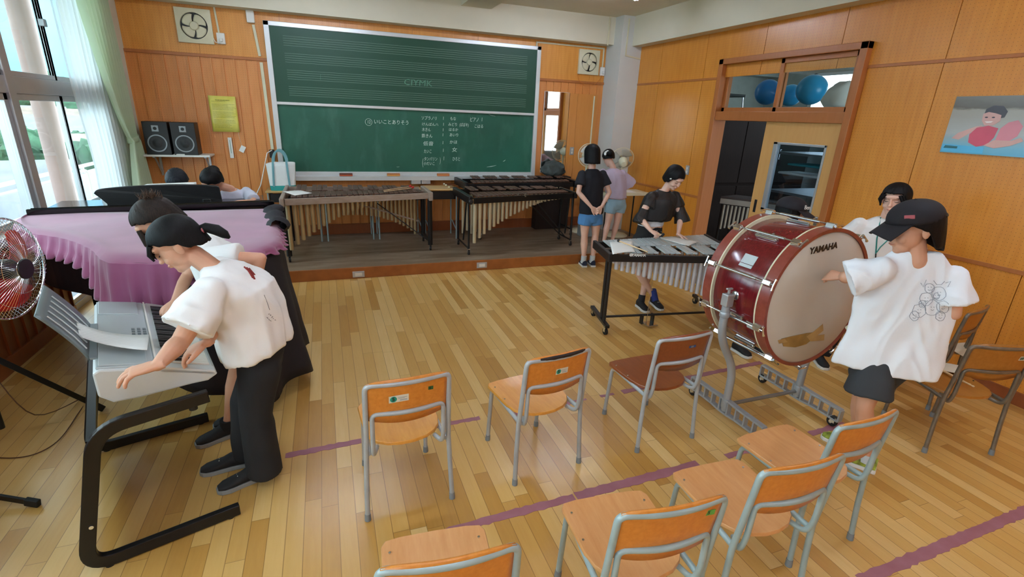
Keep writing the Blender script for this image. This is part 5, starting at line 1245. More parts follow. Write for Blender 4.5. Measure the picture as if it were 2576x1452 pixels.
for i in range(nw):
    y = k0 + i * w_; obj('white_key', MB().prism([MK @ V((x, y + .0006, z)) for x, z in ((.222, .783), (.222, .796), (.378, .771), (.378, .752))], ku * (w_ - .0012)), M['white'], t, bevel=.0012, seg=1)
    if i % 7 not in (2, 6) and i < nw - 1:
        yc = y + w_; obj('black_key', MB().prism([MK @ V((x, yc - .006, z)) for x, z in ((.222, .79), (.222, .809), (.312, .796), (.318, .784))], ku * .012), M['black'], t, bevel=.0015, seg=1)
for k_ in range(3):
    for j in range(5): obj('button', MB().prism([MK @ V((.14 + .02 * k_ - .006, .30 + j * .03, .803)), MK @ V((.14 + .02 * k_ + .006, .30 + j * .03, .803)), MK @ V((.14 + .02 * k_ + .006, .315 + j * .03, .803)), MK @ V((.14 + .02 * k_ - .006, .315 + j * .03, .803))], (0, 0, .005)), kdk, t)
# music rest with slots
rm = plain('dark_grey_music_rest', '6b7678', .35, .2); b = MB()
ra, rb_ = .10, .50
def rest(u, v_):
    y = lerp(ra, rb_, u); k_ = v_; x = -.005 - .095 * k_ - .02 * k_ * k_; z = .80 + .19 * k_ ** .85
    return MK @ V((x, y, z))
o = obj('music_rest', b.grid(rest, 16, 8), rm, t, smooth=True, solid=.006)
for u in (.12, .28, .44, .60, .76):
    P = [rest(u, q) + kv * .006 + V((0, 0, .004)) for q in (.1, .35, .6, .85)]; obj('rest_rib', MB().tube(P, .003, n=6), ks2, o, smooth=True)
obj('rest_lip', MB().prism([MK @ V((x, ra, z)) for x, z in ((-.01, .80), (.02, .803), (.02, .812), (-.01, .81))], ku * (rb_ - ra)), kdk, o, bevel=.002)
# curved sheet of music
a0, a1, a2, a3 = A(178, 800, z=.90), A(165, 838, z=.885), A(375, 842, z=.82), A(372, 880, z=.82)
P0, P1 = [V(p) for p in (A(173, 799, z=.935), A(258, 850, z=.875), A(375, 842, z=.846))], [V(p) for p in (A(163, 830, z=.925), A(245, 874, z=.87), A(370, 881, z=.846))]
def bez(P, u): return P[0] * (1-u)**2 + P[1] * 2*u*(1-u) + P[2] * u*u
pap = N('printed_music_paper', .6); v_ = pap.coord('Generated'); wv = pap.n('TexWave'); wv.bands_direction = 'Y'; wv.inputs['Scale'].default_value = 5; pap.l(v_, wv.inputs[0]); pap.col(pap.ramp(wv.outputs['Fac'], [(.0, srgb('c8cbca')), (.25, srgb('e6e8e6'))])); 
tag(obj('music_sheet', MB().grid(lambda u, v_: bez(P0, u).lerp(bez(P1, u), v_), 20, 4), pap.m, solid=.001, smooth=True), 'long curved music sheet slipping off the keyboard rest onto the keyboard', 'sheet')
# stand: two C shaped side frames, a back plate and a brace
t = thing('keyboard_stand', 'black C shaped double frame stand under the electronic keyboard', 'stand', (-1.1, 2.4, 0))
def cframe2(y):
    ku = V((-.31, .95, 0)).normalized(); kv = V((.95, .31, 0)).normalized(); O = V((-.975, 1.985, 0)) + ku * y
    def q(x, z): return O + kv * x + V((0, 0, z))
    P = round_path([q(.50, .03), q(-.05, .03), q(.08, .62), q(.46, .645)], .10, 9); hw = .026; hd = .016
    b = MB(); rings = []
    for i, p in enumerate(P):
        a_ = P[min(i+1, len(P)-1)] - P[max(i-1, 0)]; a_.normalize(); side = a_.cross(ku).normalized()
        rings.append([b.bm.verts.new(p + side * hw * e + ku * hd * f) for e, f in ((-1, -1), (1, -1), (1, 1), (-1, 1))])
    b.skin(rings); obj('side_frame', b, M['black_metal'], t, bevel=.004)
    for x in (.02, .46): obj('foot', MB().cyl(q(x, 0), q(x, .012), .016, n=12), M['rubber_black'], t)
    for x in (.12, .40): obj('screw_knob', MB().cyl(q(x, .60), q(x, .625), .016, n=12), M['black'], t)
    return q
q = cframe2(0); q2 = cframe2(.90)
obj('bolt', MB().cyl(q(-.0, .22) - ku * .02, q(-.0, .22) - ku * .012, .008, n=10), M['chrome'], t)
b = MB(); b.prism([q(-.035, .10), q(-.045, .10), q(.055, .50), q(.065, .50)], ku * .90); obj('back_plate', b, plain('lilac_grey_steel_plate', 'a3a9b3', .3, .5), t, bevel=.002)
b = MB(); b.bar(q(.065, .57) , q2(.065, .57), .03, .03); obj('crosspiece', b, M['black_metal'], t)

# ------------------------------------------------------------------ red fan at the left edge
hub = A(16, 677, y=3.0); fx = V((.985, -.17, .0)).normalized()
t = thing('floor_fan', 'large floor fan with red blades and chrome guard at the left edge', 'fan', (-1.68, 2.92, 0))
MF = frame_m(hub, V((fx.y, -fx.x, 0)), UZ) ; MF = Matrix(((-fx.y, 0, fx.x, hub.x), (fx.x, 0, fx.y, hub.y), (0, 1, 0, hub.z), (0, 0, 0, 1)))
RG = .245
red = plain('translucent_red_blade', 'd8281e', .3); red.node_tree.nodes['Principled BSDF'].inputs['Transmission Weight'].default_value = .25
bd_ = []
for k_ in range(3):
    def blf(u, v_, k_=k_):
        a_ = k_ * 2 * PI / 3 + .55 + (u - .5) * (.75 + .75 * v_); r_ = .045 + .165 * v_ * (1 - .25 * (2 * u - 1) ** 4)
        return MF @ V((r_ * math.cos(a_), r_ * math.sin(a_), -.02 + .05 * (u - .5)))
    obj('blade', MB().grid(blf, 12, 8), red, t, smooth=True, solid=.003)
obj('hub', MB().lathe([(.001, .035), (.035, .033), (.048, .02), (.048, -.03), (.001, -.03)], MF, 28), M['black'], t, smooth=True)
def guard(zc, dome, nm):
    b = MB()
    for k_ in range(72):
        a_ = 2 * PI * k_ / 72; P = []
        for j in range(7):
            r_ = lerp(.05, RG, j / 6); sw = .25 * (r_ / RG); P.append(MF @ V((r_ * math.cos(a_ + sw), r_ * math.sin(a_ + sw), zc + dome * (1 - (r_ / RG) ** 2.2))))
        b.tube(P, .0012, n=4, caps=False)
    for r_ in (.05, .12, .19): b.tube([MF @ V((r_ * math.cos(a_ * PI / 24), r_ * math.sin(a_ * PI / 24), zc + dome * (1 - (r_ / RG) ** 2.2))) for a_ in range(48)], .0014, n=4, closed=True)
    obj(nm, b, M['chrome'], t, smooth=True)
guard(.01, .07, 'front_guard'); guard(-.01, -.07, 'rear_guard')
obj('guard_rim', MB().tube([MF @ V((RG * math.cos(a_ * PI / 36), RG * math.sin(a_ * PI / 36), 0)) for a_ in range(72)], .005, n=8, closed=True), M['chrome'], t, smooth=True)
obj('guard_cap', MB().lathe([(.001, .088), (.048, .086), (.05, .078), (.001, .078)], MF, 24), M['black'], t, smooth=True)
obj('motor', MB().lathe([(.001, -.2), (.045, -.19), (.06, -.15), (.06, -.06), (.001, -.05)], MF, 24), M['black'], t, smooth=True)
base = V((-1.68, 2.92, 0)); obj('pole', MB().cyl((base.x, base.y, .42), hub - fx * .14 + V((0, 0, -.05)), .014, n=14).cyl((base.x, base.y, .18), (base.x, base.y, .55), .019, n=14), M['black_metal'], t, smooth=True)
tips = [A(92, 1266, z=.02), A(255, 1027, z=.02), V((-2.02, 2.92, .02))]
for i, p in enumerate(tips):
    st_ = V((base.x, base.y, .64)); b = MB()
    if i == 0: bend_ = A(-170, 1222, z=.10); b.bar(st_, bend_, .014, .028); st_ = bend_
    o = obj('leg', b.bar(st_, p, .014, .028), M['black_metal'], t, bevel=.003)
    d = (p - st_).normalized(); obj('foot_cap', MB().bar(p - d * .05, p + d * .012, .024, .036), M['rubber_black'], o, bevel=.004)
obj('power_cord', MB().tube(catmull([V((-1.66, 2.95, .5)), V((-1.56, 2.98, .2)), A(215, 1000, z=.01), A(190, 1050, z=.006), A(150, 1105, z=.006), A(100, 1138, z=.006), A(40, 1152, z=.006), A(-40, 1150, z=.006)], 6), .003, n=6), plain('brown_cord', '5a3a20', .5), t, smooth=True)

# ------------------------------------------------------------------ curtains
gm_ = N('pale_green_curtain', .85); v_ = gm_.coord('Object'); gm_.col(gm_.ramp(gm_.noise(v_, 2.5, 3), [(.3, srgb('e6f0da')), (.7, srgb('eff7e6'))])); 
tr = gm_.n('BsdfTranslucent'); tr.inputs[0].default_value = srgb('e4f2d6'); mx = gm_.n('MixShader'); mx.inputs[0].default_value = .6
gm_.l(gm_.b.outputs[0], mx.inputs[1]); gm_.l(tr.outputs[0], mx.inputs[2]); gm_.l(mx.outputs[0], gm_.t.nodes['Material Output'].inputs[0])
t = thing('curtain', 'pale green curtain tied back beside the window, left of the speakers', 'curtain', (-2.0, 6.7, .5))
ztie = 1.40; yt0, yt1 = 6.86, 7.04
def cur(u, v_):
    z = lerp(.60, 2.98, v_); k_ = max(0, (z - ztie) / (2.98 - ztie)); k2 = max(0, (ztie - z) / (ztie - .60)) ** .8
    y0 = lerp(yt0, 6.20, k_ ** .75) if z > ztie else lerp(yt0, 6.52, k2); y1 = lerp(yt1, 6.98, k_) if z > ztie else lerp(yt1, 7.24, k2)
    y = lerp(y0, y1, u); amp = .022 + .03 * (k_ if z > ztie else k2 * .8)
    x = -2.035 + amp * math.sin(u * 2 * PI * 9 + .6 * math.sin(z * 2)) + .015 * math.sin(u * 5 + z * 2) + (.02 if z <= ztie else 0)
    return V((x, y, z))
obj('cloth', MB().grid(cur, 180, 40), gm_.m, t, smooth=True)
obj('tieback', MB().grid(lambda u, v_: V((-2.03 + .05 * math.cos(u * 2 * PI), 6.95 + .115 * math.sin(u * 2 * PI), 1.37 + .06 * v_ + .02 * math.sin(u * 2 * PI))), 32, 3, True), gm_.m, t, smooth=True, solid=.004)
obj('rail', MB().box((-2.03, 5.2, 2.975), (-1.97, 7.0, 3.0)), M['white'], t)
lc = N('white_lace', .9); v_ = lc.coord('Object'); lc.col(srgb('e6ebee')); trn = lc.n('BsdfTransparent'); trl = lc.n('BsdfTranslucent'); trl.inputs[0].default_value = srgb('eef3f6'); m1 = lc.n('MixShader'); m1.inputs[0].default_value = .6; m2 = lc.n('MixShader'); m2.inputs[0].default_value = .28
lc.l(lc.b.outputs[0], m1.inputs[1]); lc.l(trl.outputs[0], m1.inputs[2]); lc.l(m1.outputs[0], m2.inputs[1]); lc.l(trn.outputs[0], m2.inputs[2]); lc.l(m2.outputs[0], lc.t.nodes['Material Output'].inputs[0])
def lace(u, v_):
    z = lerp(.55, 2.97, v_); y0 = 5.86 + .10 * math.exp(-((z - 1.2) / .5) ** 2); y = lerp(y0, 6.95, u); return V((-2.10 + .016 * math.sin(u * 2 * PI * 11 + z), y, z))
tag(obj('lace_curtain', MB().grid(lace, 160, 16), lc.m, smooth=True), 'sheer white lace curtain between the window and the green curtain', 'curtain')

# ------------------------------------------------------------------ cream pedestal fans and the small table at the right of the stage
cw = plain('cream_fan_plastic', 'd9d5b8', .35, var=.04)
def pedestal_fan(x, y, z0, hz, face, tilt, lb, head=(0, 0)):
    t = thing('pedestal_fan', lb, 'fan', (x, y, z0), group='cream pedestal fans')
    obj('base', MB().lathe([(.19, 0), (.19, .012), (.16, .03), (.06, .045), (.03, .07), (.001, .07)], Matrix.Translation((x, y, z0)), 40), cw, t, smooth=True)
    hp = V((x, y, hz))
    obj('pole', MB().cyl((x, y, z0 + .05), (x, y, z0 + (hz - z0) * .62), .03, .026, n=20).cyl((x, y, z0 + (hz - z0) * .6), (x, y, hz - .05), .016, n=16), cw, t, smooth=True)
    f = V((math.cos(face) * math.cos(tilt), math.sin(face) * math.cos(tilt), math.sin(tilt))); Mh = f.to_track_quat('Z', 'Y').to_matrix().to_4x4(); Mh.translation = hp + f * .06
    obj('motor_housing', MB().lathe([(.001, -.19), (.04, -.185), (.062, -.15), (.066, -.06), (.05, -.03), (.001, -.03)], Mh, 28), cw, t, smooth=True)
    R_ = .17; b = MB()
    for k_ in range(60):
        a_ = 2 * PI * k_ / 60; b.tube([Mh @ V((r_ * math.cos(a_), r_ * math.sin(a_), zz)) for r_, zz in ((.03, .08), (.10, .075), (.16, .045), (R_, .02), (.16, -.01), (.08, -.03))], .0011, n=3, caps=False)
    b.tube([Mh @ V((R_ * math.cos(a_ * PI / 20), R_ * math.sin(a_ * PI / 20), .02)) for a_ in range(40)], .005, n=6, closed=True)
    obj('guard', b, cw, t, smooth=True)
    bm_ = plain('clear_grey_blade', 'b4b6ae', .3)
    for k_ in range(3):
        def blf(u, v_, k_=k_):
            a_ = k_ * 2 * PI / 3 + (u - .5) * 1.5; r_ = .03 + .12 * v_; return Mh @ V((r_ * math.cos(a_), r_ * math.sin(a_), .02 + .03 * (u - .5)))
        obj('blade', MB().grid(blf, 8, 4), bm_, t, smooth=True, solid=.002)
    obj('cap', MB().lathe([(.001, .09), (.028, .086), (.03, .075), (.001, .075)], Mh, 20), cw, t, smooth=True)
hf = A(1567, 405, y=6.55)
pedestal_fan(hf.x, 6.55, .126, hf.z, math.radians(68), .35, 'cream pedestal fan turned to the wall behind the girl in the lavender shirt')
hf = A(1478, 388, y=6.9)
pedestal_fan(hf.x, 6.9, .126, hf.z - .02, math.radians(-100), .1, 'cream pedestal fan mostly hidden behind the girl in the black shirt')
p0, p1 = A(1546, 497, z=.86), A(1600, 500, z=.86)
t = thing('side_table', 'narrow white topped table at the right of the stage by the orange wall', 'table', (3.95, 6.3, .126))
tx0, tx1, ty0, ty1 = 3.66, 4.38, 6.12, 6.46
obj('table_top', MB().box((tx0, ty0, .80), (tx1, ty1, .845)), cw, t, bevel=.005)
for x in (tx0 + .04, tx1 - .04):
    for y in (ty0 + .03, ty1 - .03): obj('leg', MB().cyl((x, y, .126), (x, y, .80), .011, n=10), M['black_metal'], t, smooth=True)
tag(obj('music_sheet', MB().prism([(3.9, 6.17, .8455), (4.18, 6.15, .8455), (4.2, 6.37, .8455), (3.92, 6.39, .8455)], (0, 0, .002)), M['paper']), 'white sheet on the narrow table by the orange wall', 'sheet')
b = MB().ball((0, 0, .1), (.21, .13, .13), 24, 14)
for v2 in b.bm.verts:
    v2.co += V((noise.noise(v2.co * 11), noise.noise(v2.co * 11 + V((3, 0, 0))), noise.noise(v2.co * 11 + V((0, 3, 0))))) * .05; v2.co.z = max(v2.co.z, 0)
cpt = A(1392, 425, y=7.2); bmesh.ops.translate(b.bm, vec=(cpt.x, 7.19, .95), verts=b.bm.verts)
tag(obj('dark_bag', b, plain('dark_green_grey_cloth', '3b423f', .8, var=.4, scale=14), smooth=True), 'crumpled dark green bag heaped in front of the mirror', 'bag')
tag(obj('stool_box', MB().box((3.05, 7.15, .126), (3.62, 7.31, .95)), M['cabinet_dark'], bevel=.004), 'dark box under the crumpled bag behind the marimbas', 'box')
tag(obj('amplifier_box', MB().box((3.55, 6.5, .126), (3.85, 6.67, .42)), plain('grey_box_paint', '8d9290', .5), bevel=.01), 'grey box standing on the stage behind the girls legs', 'box')
# ------------------------------------------------------------------ people
def skin_mat(name, c0, c1):
    k = N(name, .5); v = k.coord('Object'); k.col(k.ramp(k.noise(v, 7, 3), [(.3, srgb(c0)), (.7, srgb(c1))]))
    k.b.inputs['Subsurface Weight'].default_value = .12; k.b.inputs['Subsurface Radius'].default_value = (.02, .008, .005); k.b.inputs['Subsurface Scale'].default_value = .3; return k.m
SK = skin_mat('skin', 'd09a7c', 'dba88c'); SK2 = skin_mat('paler_skin', 'dcae98', 'e6bca8')
def hair_mat(name, c0, c1):
    k = N(name, .55, 0, .22); g = k.coord('Object', (90, 90, 6)); k.col(k.ramp(k.noise(g, 3, 4), [(.3, srgb(c0)), (.75, srgb(c1))])); k.bump(k.noise(g, 4, 3), .35, .003); return k.m
HB = hair_mat('black_hair', '050506', '121114'); HBR = hair_mat('dark_brown_hair', '15100e', '33261f')
def cloth(name, h, var=.05, bump=.12, bs=120, rough=.85): return plain(name, h, rough, var=var, scale=4, bump=bump, bscale=bs)
WT = cloth('white_cotton', 'f0f1f0', .025); WT2 = cloth('bluish_white_cotton', 'ebeff5', .025)

def organic(mb, voxel, smooth=3, disp=None):
    me = bpy.data.meshes.new('tmp'); bmesh.ops.recalc_face_normals(mb.bm, faces=mb.bm.faces); mb.bm.to_mesh(me); mb.bm.free()
    o = bpy.data.objects.new('tmp', me); COL.objects.link(o); md = o.modifiers.new('r', 'REMESH'); md.mode = 'VOXEL'; md.voxel_size = voxel; md.adaptivity = 0
    m2 = bpy.data.meshes.new_from_object(o.evaluated_get(bpy.context.evaluated_depsgraph_get()))
    bpy.data.objects.remove(o); bpy.data.meshes.remove(me)
    r = MB(); r.bm.from_mesh(m2); bpy.data.meshes.remove(m2)
    for _ in range(smooth): bmesh.ops.smooth_vert(r.bm, verts=r.bm.verts, factor=.5, use_axis_x=True, use_axis_y=True, use_axis_z=True)
    if disp:
        r.bm.normal_update()
        for v_ in r.bm.verts: v_.co += v_.normal * disp(v_.co)
    return r
def wrinkle(amp, s=7, seed=0, zs=.45):
    o = V((seed * 3.1, seed * 1.7, 0))
    def f(p):
        q = V((p.x * s, p.y * s, p.z * s * zs)) + o
        n = noise.noise(q + V((0, 0, 1.5 * noise.noise(q * .7))))
        return amp * ((1 - abs(n) * 2.2) * .8 + .5 * noise.noise(q * 2.3)) - amp * .3
    return f
def loft(mb, rows, n=20, power=1.0):
    """rows of (centre, lateral axis, half width, depth axis, half depth)"""
    rings = []
    for c, lx, w_, dx, d_ in rows:
        c = V(c); lx = V(lx).normalized(); dx = V(dx).normalized(); r_ = []
        for i in range(n):
            a_ = 2 * PI * i / n; ca, sa = math.cos(a_), math.sin(a_)
            r_.append(mb.bm.verts.new(c + lx * w_ * math.copysign(abs(ca) ** power, ca) + dx * d_ * math.copysign(abs(sa) ** power, sa)))
        rings.append(r_)
    mb.skin(rings)
def axes(f):
    f = V(f).normalized(); return f
def headM(c, f, u):
    f = V(f).normalized(); u = V(u); u = (u - f * u.dot(f)).normalized(); l = u.cross(f) * -1
    l = f.cross(u) * -1
    return Matrix(((l.x, f.x, u.x, c[0]), (l.y, f.y, u.y, c[1]), (l.z, f.z, u.z, c[2]), (0, 0, 0, 1)))
def add_head(mb, Mh, s=1.0):
    R3 = Mh.to_3x3().to_4x4()
    def e(c, r): mb.ball(Mh @ (V(c) * s), tuple(x * s for x in r), 18, 12, R3)
    e((0, -.010, .034), (.073, .089, .076)); e((0, .028, -.018), (.061, .060, .074)); e((0, .045, -.07), (.038, .037, .034)); e((0, .066, -.088), (.020, .018, .016))
    e((0, .090, -.004), (.009, .014, .026)); e((0, .099, -.022), (.0125, .012, .010)); e((.032, .064, -.030), (.022, .02, .02)); e((-.032, .064, -.030), (.022, .02, .02))
    e((0, .087, -.050), (.017, .010, .0055)); e((0, .085, -.058), (.015, .010, .006)); e((0, .074, .034), (.045, .022, .02))
    for sx_ in (-1, 1): e((sx_ * .074, -.006, -.008), (.007, .017, .028)); e((sx_ * .080, -.012, -.002), (.005, .012, .02))
def face_marks(par, Mh, s=1.0, closed=True, mouth='8a4a44', brow=HB, smile=0):
    lash = plain('eyelash_dark_' + par.name, '1c1413', .6); lip = plain('lip_' + par.name, 'b0645c', .45)
    for sx_ in (-1, 1):
        P = [Mh @ (V((sx_ * (.031 + .014 * t_), .0865 - .010 * abs(t_ * .9 + .3), .006 + (-.0035 if closed else .002) * (1 - t_ * t_))) * s) for t_ in (-1, -.5, 0, .5, 1)]
        obj('eyelid_line', MB().tube(P, [.0006, .0016, .002, .0018, .0008], n=6), lash, par, smooth=True)
        P = [Mh @ (V((sx_ * (.030 + .017 * t_), .0905 - .010 * abs(t_ * .9 + .3), .028 + .003 * (1 - t_ * t_))) * s) for t_ in (-1, -.5, 0, .5, 1)]
        obj('eyebrow', MB().tube(P, [.0008, .002, .0022, .0018, .0008], n=6), brow, par, smooth=True)
    P = [Mh @ (V((.019 * t_, .0955 - .008 * t_ * t_, -.053 + smile * t_ * t_)) * s) for t_ in (-1, -.5, 0, .5, 1)]
    obj('lips', MB().tube(P, [.001, .0028, .0034, .0028, .001], n=8, flat=.8), lip, par, smooth=True)
def hair_cap(mb, Mh, hem, s=1.0, r=(.081, .097, .084), zc=.034, flare=.0, rough=.002, nu=72, nv=16, yc=-.010, seed=0):
    rx, ry, rz = r
    def f(u, v_):
        a_ = 2 * PI * u; zh = hem(math.degrees(a_)) + .006 * noise.noise(V((u * 40, seed, 0)))
        tot_e = PI / 2 * rz; below = max(0, zc - zh)
        if zh >= zc: th = math.acos(min(1, max(-1, (zh - zc) / rz))) * v_; z = zc + rz * math.cos(th); k_ = math.sin(th)
        else:
            L = tot_e + below; d = v_ * L
            if d < tot_e: th = d / rz; z = zc + rz * math.cos(th); k_ = math.sin(th)
            else: z = zc - (d - tot_e); k_ = 1 + flare * (d - tot_e) / .1 - .5 * max(0, (d - tot_e)) ** 2 * 8
        n_ = rough * noise.noise(V((math.cos(a_) * 14, math.sin(a_) * 14, v_ * 1.2 + seed))) * 2
        return Mh @ (V(((rx * k_ + n_) * math.cos(a_), yc + (ry * k_ + n_) * math.sin(a_), z)) * s)
    mb.grid(f, nu, nv, True); return mb
def add_hand(mb, W, D, Nn, T, s=1.0, curl=(25, 28, 30, 34), thumb=35, spread=.0, lens=(.056, .064, .060, .047)):
    """W wrist, D direction to the fingers, Nn out of the palm, T towards the thumb side"""
    W = V(W); D = V(D).normalized(); Nn = V(Nn); Nn = (Nn - D * Nn.dot(D)).normalized(); T_ = V(T); T_ = (T_ - D * T_.dot(D) - Nn * T_.dot(Nn)).normalized()
    loft(mb, [(W - D * .02 * s, T_, .019 * s, Nn, .0155 * s), (W, T_, .021 * s, Nn, .015 * s), (W + D * .028 * s, T_, .031 * s, Nn, .0145 * s), (W + D * .055 * s, T_, .036 * s, Nn, .012 * s), (W + D * .074 * s, T_, .035 * s, Nn, .0095 * s)], 16)
    for i in range(4):
        off = (.0285, .0096, -.0096, -.0275)[i]; sp = (off / .03) * (.10 + spread)
        p = W + D * (.068 - (.006 if i == 3 else 0)) * s + T_ * off * s; d = (D + T_ * sp).normalized(); c = math.radians(curl[i]); L = lens[i] * s; pts = [p]
        for k_, fr_ in enumerate((.46, .31, .23)):
            ang = c * (.8, 1.0, .7)[k_]; ax = d.cross(Nn); d = Matrix.Rotation(ang, 3, ax) @ d; p = p + d * L * fr_; pts.append(p)
        mb.tube(pts, [.0084 * s, .0080 * s, .0072 * s, .0060 * s], n=10); mb.ball(pts[-1], .0060 * s, 8, 6)
    p = W + D * .018 * s + T_ * .020 * s; th = math.radians(thumb); d = (D * math.cos(th) + T_ * math.sin(th) + Nn * .25).normalized(); pts = [p]
    for fr_ in (.030, .024, .020): p = p + d * fr_ * s; pts.append(p); d = (d + D * .28 + Nn * .12).normalized()
    mb.tube(pts, [.0125 * s, .0105 * s, .0092 * s, .0068 * s], n=10); mb.ball(pts[-1], .0068 * s, 8, 6)
def limb(mb, pts, rs, n=14):
    P = [V(p) for p in pts]; out = []; rr = []
    for i in range(len(P) - 1):
        for k_ in range(4): out.append(P[i].lerp(P[i+1], k_ / 4)); rr.append(lerp(rs[i], rs[i+1], k_ / 4))
    out.append(P[-1]); rr.append(rs[-1]); mb.tube(out, rr, n=n)
    for p, r_ in zip(P, rs): mb.ball(p, r_ * .99, 12, 8)
def arm(mb, sh, el, wr_, s=1.0):
    sh, el, wr_ = V(sh), V(el), V(wr_)
    limb(mb, [sh, sh.lerp(el, .5), el], [.040 * s, .036 * s, .029 * s]); limb(mb, [el, el.lerp(wr_, .3), wr_], [.029 * s, .031 * s, .0185 * s])
def leg(mb, hip, kn, an, s=1.0):
    hip, kn, an = V(hip), V(kn), V(an)
    limb(mb, [hip, hip.lerp(kn, .5), kn], [.074 * s, .062 * s, .044 * s]); back = (V(hip) - V(an)).normalized()
    limb(mb, [kn, kn.lerp(an, .32), an.lerp(kn, .2), an], [.043 * s, .047 * s, .029 * s, .027 * s])
def torso(mb, pel, neck, lat, fwd, s=1.0, wsh=.150, whip=.125, bend=V((0, 0, 0))):
    pel, neck = V(pel), V(neck); lat = V(lat).normalized(); ax = (neck - pel).normalized(); fw = V(fwd); fw = (fw - ax * fw.dot(ax)).normalized()
    L = (neck - pel).length; rows = []
    for t_, w_, d_ in ((-.16, .075, .07), (-.05, whip, .095), (.12, whip * 1.0, .098), (.32, whip * .84, .083), (.55, whip * .98, .09), (.75, wsh * .95, .088), (.88, wsh * .95, .072), (.96, .085, .055), (1.0, .05, .045)):
        c = pel + ax * L * t_ + bend * math.sin(PI * max(0, min(1, t_))); rows.append((c, lat, w_ * s, fw, d_ * s))
    loft(mb, rows, 22)
def person(name_label, base):
    return thing('person', name_label, 'person', base)
def shoe(par, heel, toe, m_up, m_sole, s=1.0, nm='shoe', tilt=0.0, sock=None, lace=None):
    heel, toe = V(heel), V(toe); d = (toe - heel); L = d.length; d.normalize(); sd = V((0, 0, 1)).cross(d).normalized(); up = d.cross(sd).normalized() * -1
    up = sd.cross(d) * -1
    if up.z < 0: up = -up
    prof = [(-.02, .030, .0), (.02, .034, .0), (.25, .034, 0), (.5, .037, 0), (.75, .044, 0), (.92, .036, 0), (1.0, .016, 0)]
    def P(t_, x, z): return heel + d * L * t_ + sd * x * s + up * z * s
    b = MB(); rings = []
    for z in (0, .022):
        r_ = []
        for sg_ in (1, -1):
            seq = prof if sg_ == 1 else prof[::-1]
            for t_, w_, _ in seq: r_.append(b.bm.verts.new(P(t_, sg_ * w_ * (1.02 if z == 0 else .98), z)))
        rings.append(r_)
    b.skin(rings)
    b2 = MB(); rows = []
    for t_, w_, h in ((.0, .026, .062), (.08, .031, .07), (.2, .032, .074), (.34, .032, .066), (.5, .035, .048), (.68, .040, .036), (.85, .037, .027), (.97, .02, .016)):
        rows.append((P(t_, 0, .018 + h * .42), sd, w_ * s, up, h * .62 * s))
    loft(b2, rows, 16)
    up_ = obj(nm, b2, m_up, par, smooth=True); obj('sole', b, m_sole, up_, smooth=False, bevel=.004)
    if lace: obj('lace', MB().box((-.012, -.03, 0), (.012, .03, .006), frame_m(P(.45, 0, .062), sd, d)), lace, up_, bevel=.002)
    return up_
def seg_len(*a): return sum((V(x) - V(y)).length for x, y in zip(a, a[1:]))
TIED = [(0, .012), (25, .035), (50, .058), (90, .064), (130, .058), (155, .035), (180, .012), (200, -.03), (230, -.052), (270, -.06), (310, -.052), (340, -.03), (360, .012)]
def hemline(tab):
    def f(a_):
        a_ %= 360
        for (a0, h0), (a1, h1) in zip(tab, tab[1:]):
            if a0 <= a_ <= a1: k_ = (a_ - a0) / (a1 - a0); k_ = k_ * k_ * (3 - 2 * k_); return h0 + (h1 - h0) * k_
        return tab[-1][1]
    return f
tied = hemline(TIED)
def shirt(par, pel, neck, lat, fwd, sleeves, m, hem=0.0, s=1.0, w_=(.165, .155, .165, .175), voxel=.009, amp=.006, seed=0, extra=None, nm='shirt', neckr=.062, dep=1.0, bend=V((0, 0, 0)), smooth=3, flare=0):
    pel, neck = V(pel), V(neck); lat = V(lat).normalized(); ax = (neck - pel).normalized(); fw = V(fwd); fw = (fw - ax * fw.dot(ax)).normalized(); L = (neck - pel).length
    mb = MB(); rows = []
    h0 = hem
    for t_, ww, dd in ((h0, w_[0] + flare, .115 * dep), (lerp(h0, 1, .12), w_[0] + flare * .6, .116 * dep), (lerp(h0, 1, .4), w_[1], .112 * dep), (lerp(h0, 1, .65), w_[2], .112 * dep), (lerp(h0, 1, .82), w_[3], .10), (.95, .10, .07), (1.0, neckr, .058)):
        rows.append((pel + ax * L * t_ + bend * math.sin(PI * max(0, min(1, t_))), lat, ww * s, fw, dd * s))
    loft(mb, rows, 26)
    for (a_, b_, r0, r1) in sleeves:
        a_, b_ = V(a_), V(b_); mb.tube([a_ + (a_ - b_).normalized() * .02, a_.lerp(b_, .5), b_], [r0 * .72 * s, (r0 * .85 + r1) / 2 * s, r1 * s], n=16); mb.ball(a_, r0 * .82 * s, 14, 10)
    if extra: extra(mb)
    return obj(nm, organic(mb, voxel, smooth, wrinkle(amp, 8, seed)), m, par, smooth=True)
def pants(par, pel, lat, fwd, legs, m, s=1.0, nm='trousers', voxel=.009, amp=.006, seed=3, up=.05, r=(.098, .085, .08), wide=1.0, waist=None):
    pel = V(pel); mb = MB(); lat = V(lat).normalized(); fw = V(fwd).normalized(); U = V((0, 0, 1))
    loft(mb, [(pel - U * .10, lat, .10 * s, fw, .09 * s), (pel - U * .03, lat, .138 * s, fw, .112 * s), (pel + U * up * .5, lat, .135 * s, fw, .108 * s), (pel + U * up, lat, .125 * s, fw, .10 * s)], 22)
    for pts in legs:
        P = [V(p) for p in pts]; n = len(P); mb.tube(P, [lerp(r[0], r[-1], i / (n - 1)) * s * wide for i in range(n)] if len(r) != n else [x * s * wide for x in r], n=18)
        mb.ball(P[0], r[0] * s * wide, 14, 10)
    return obj(nm, organic(mb, voxel, 3, wrinkle(amp, 7, seed, .3)), m, par, smooth=True)
def body(par, fn, m, voxel=.005, smooth=2, nm='body'):
    mb = MB(); fn(mb); return obj(nm, organic(mb, voxel, smooth), m, par, smooth=True)
DEN = cloth('blue_denim', '5288c0', .08); DEN2 = cloth('light_denim', '8aa6b4', .08)
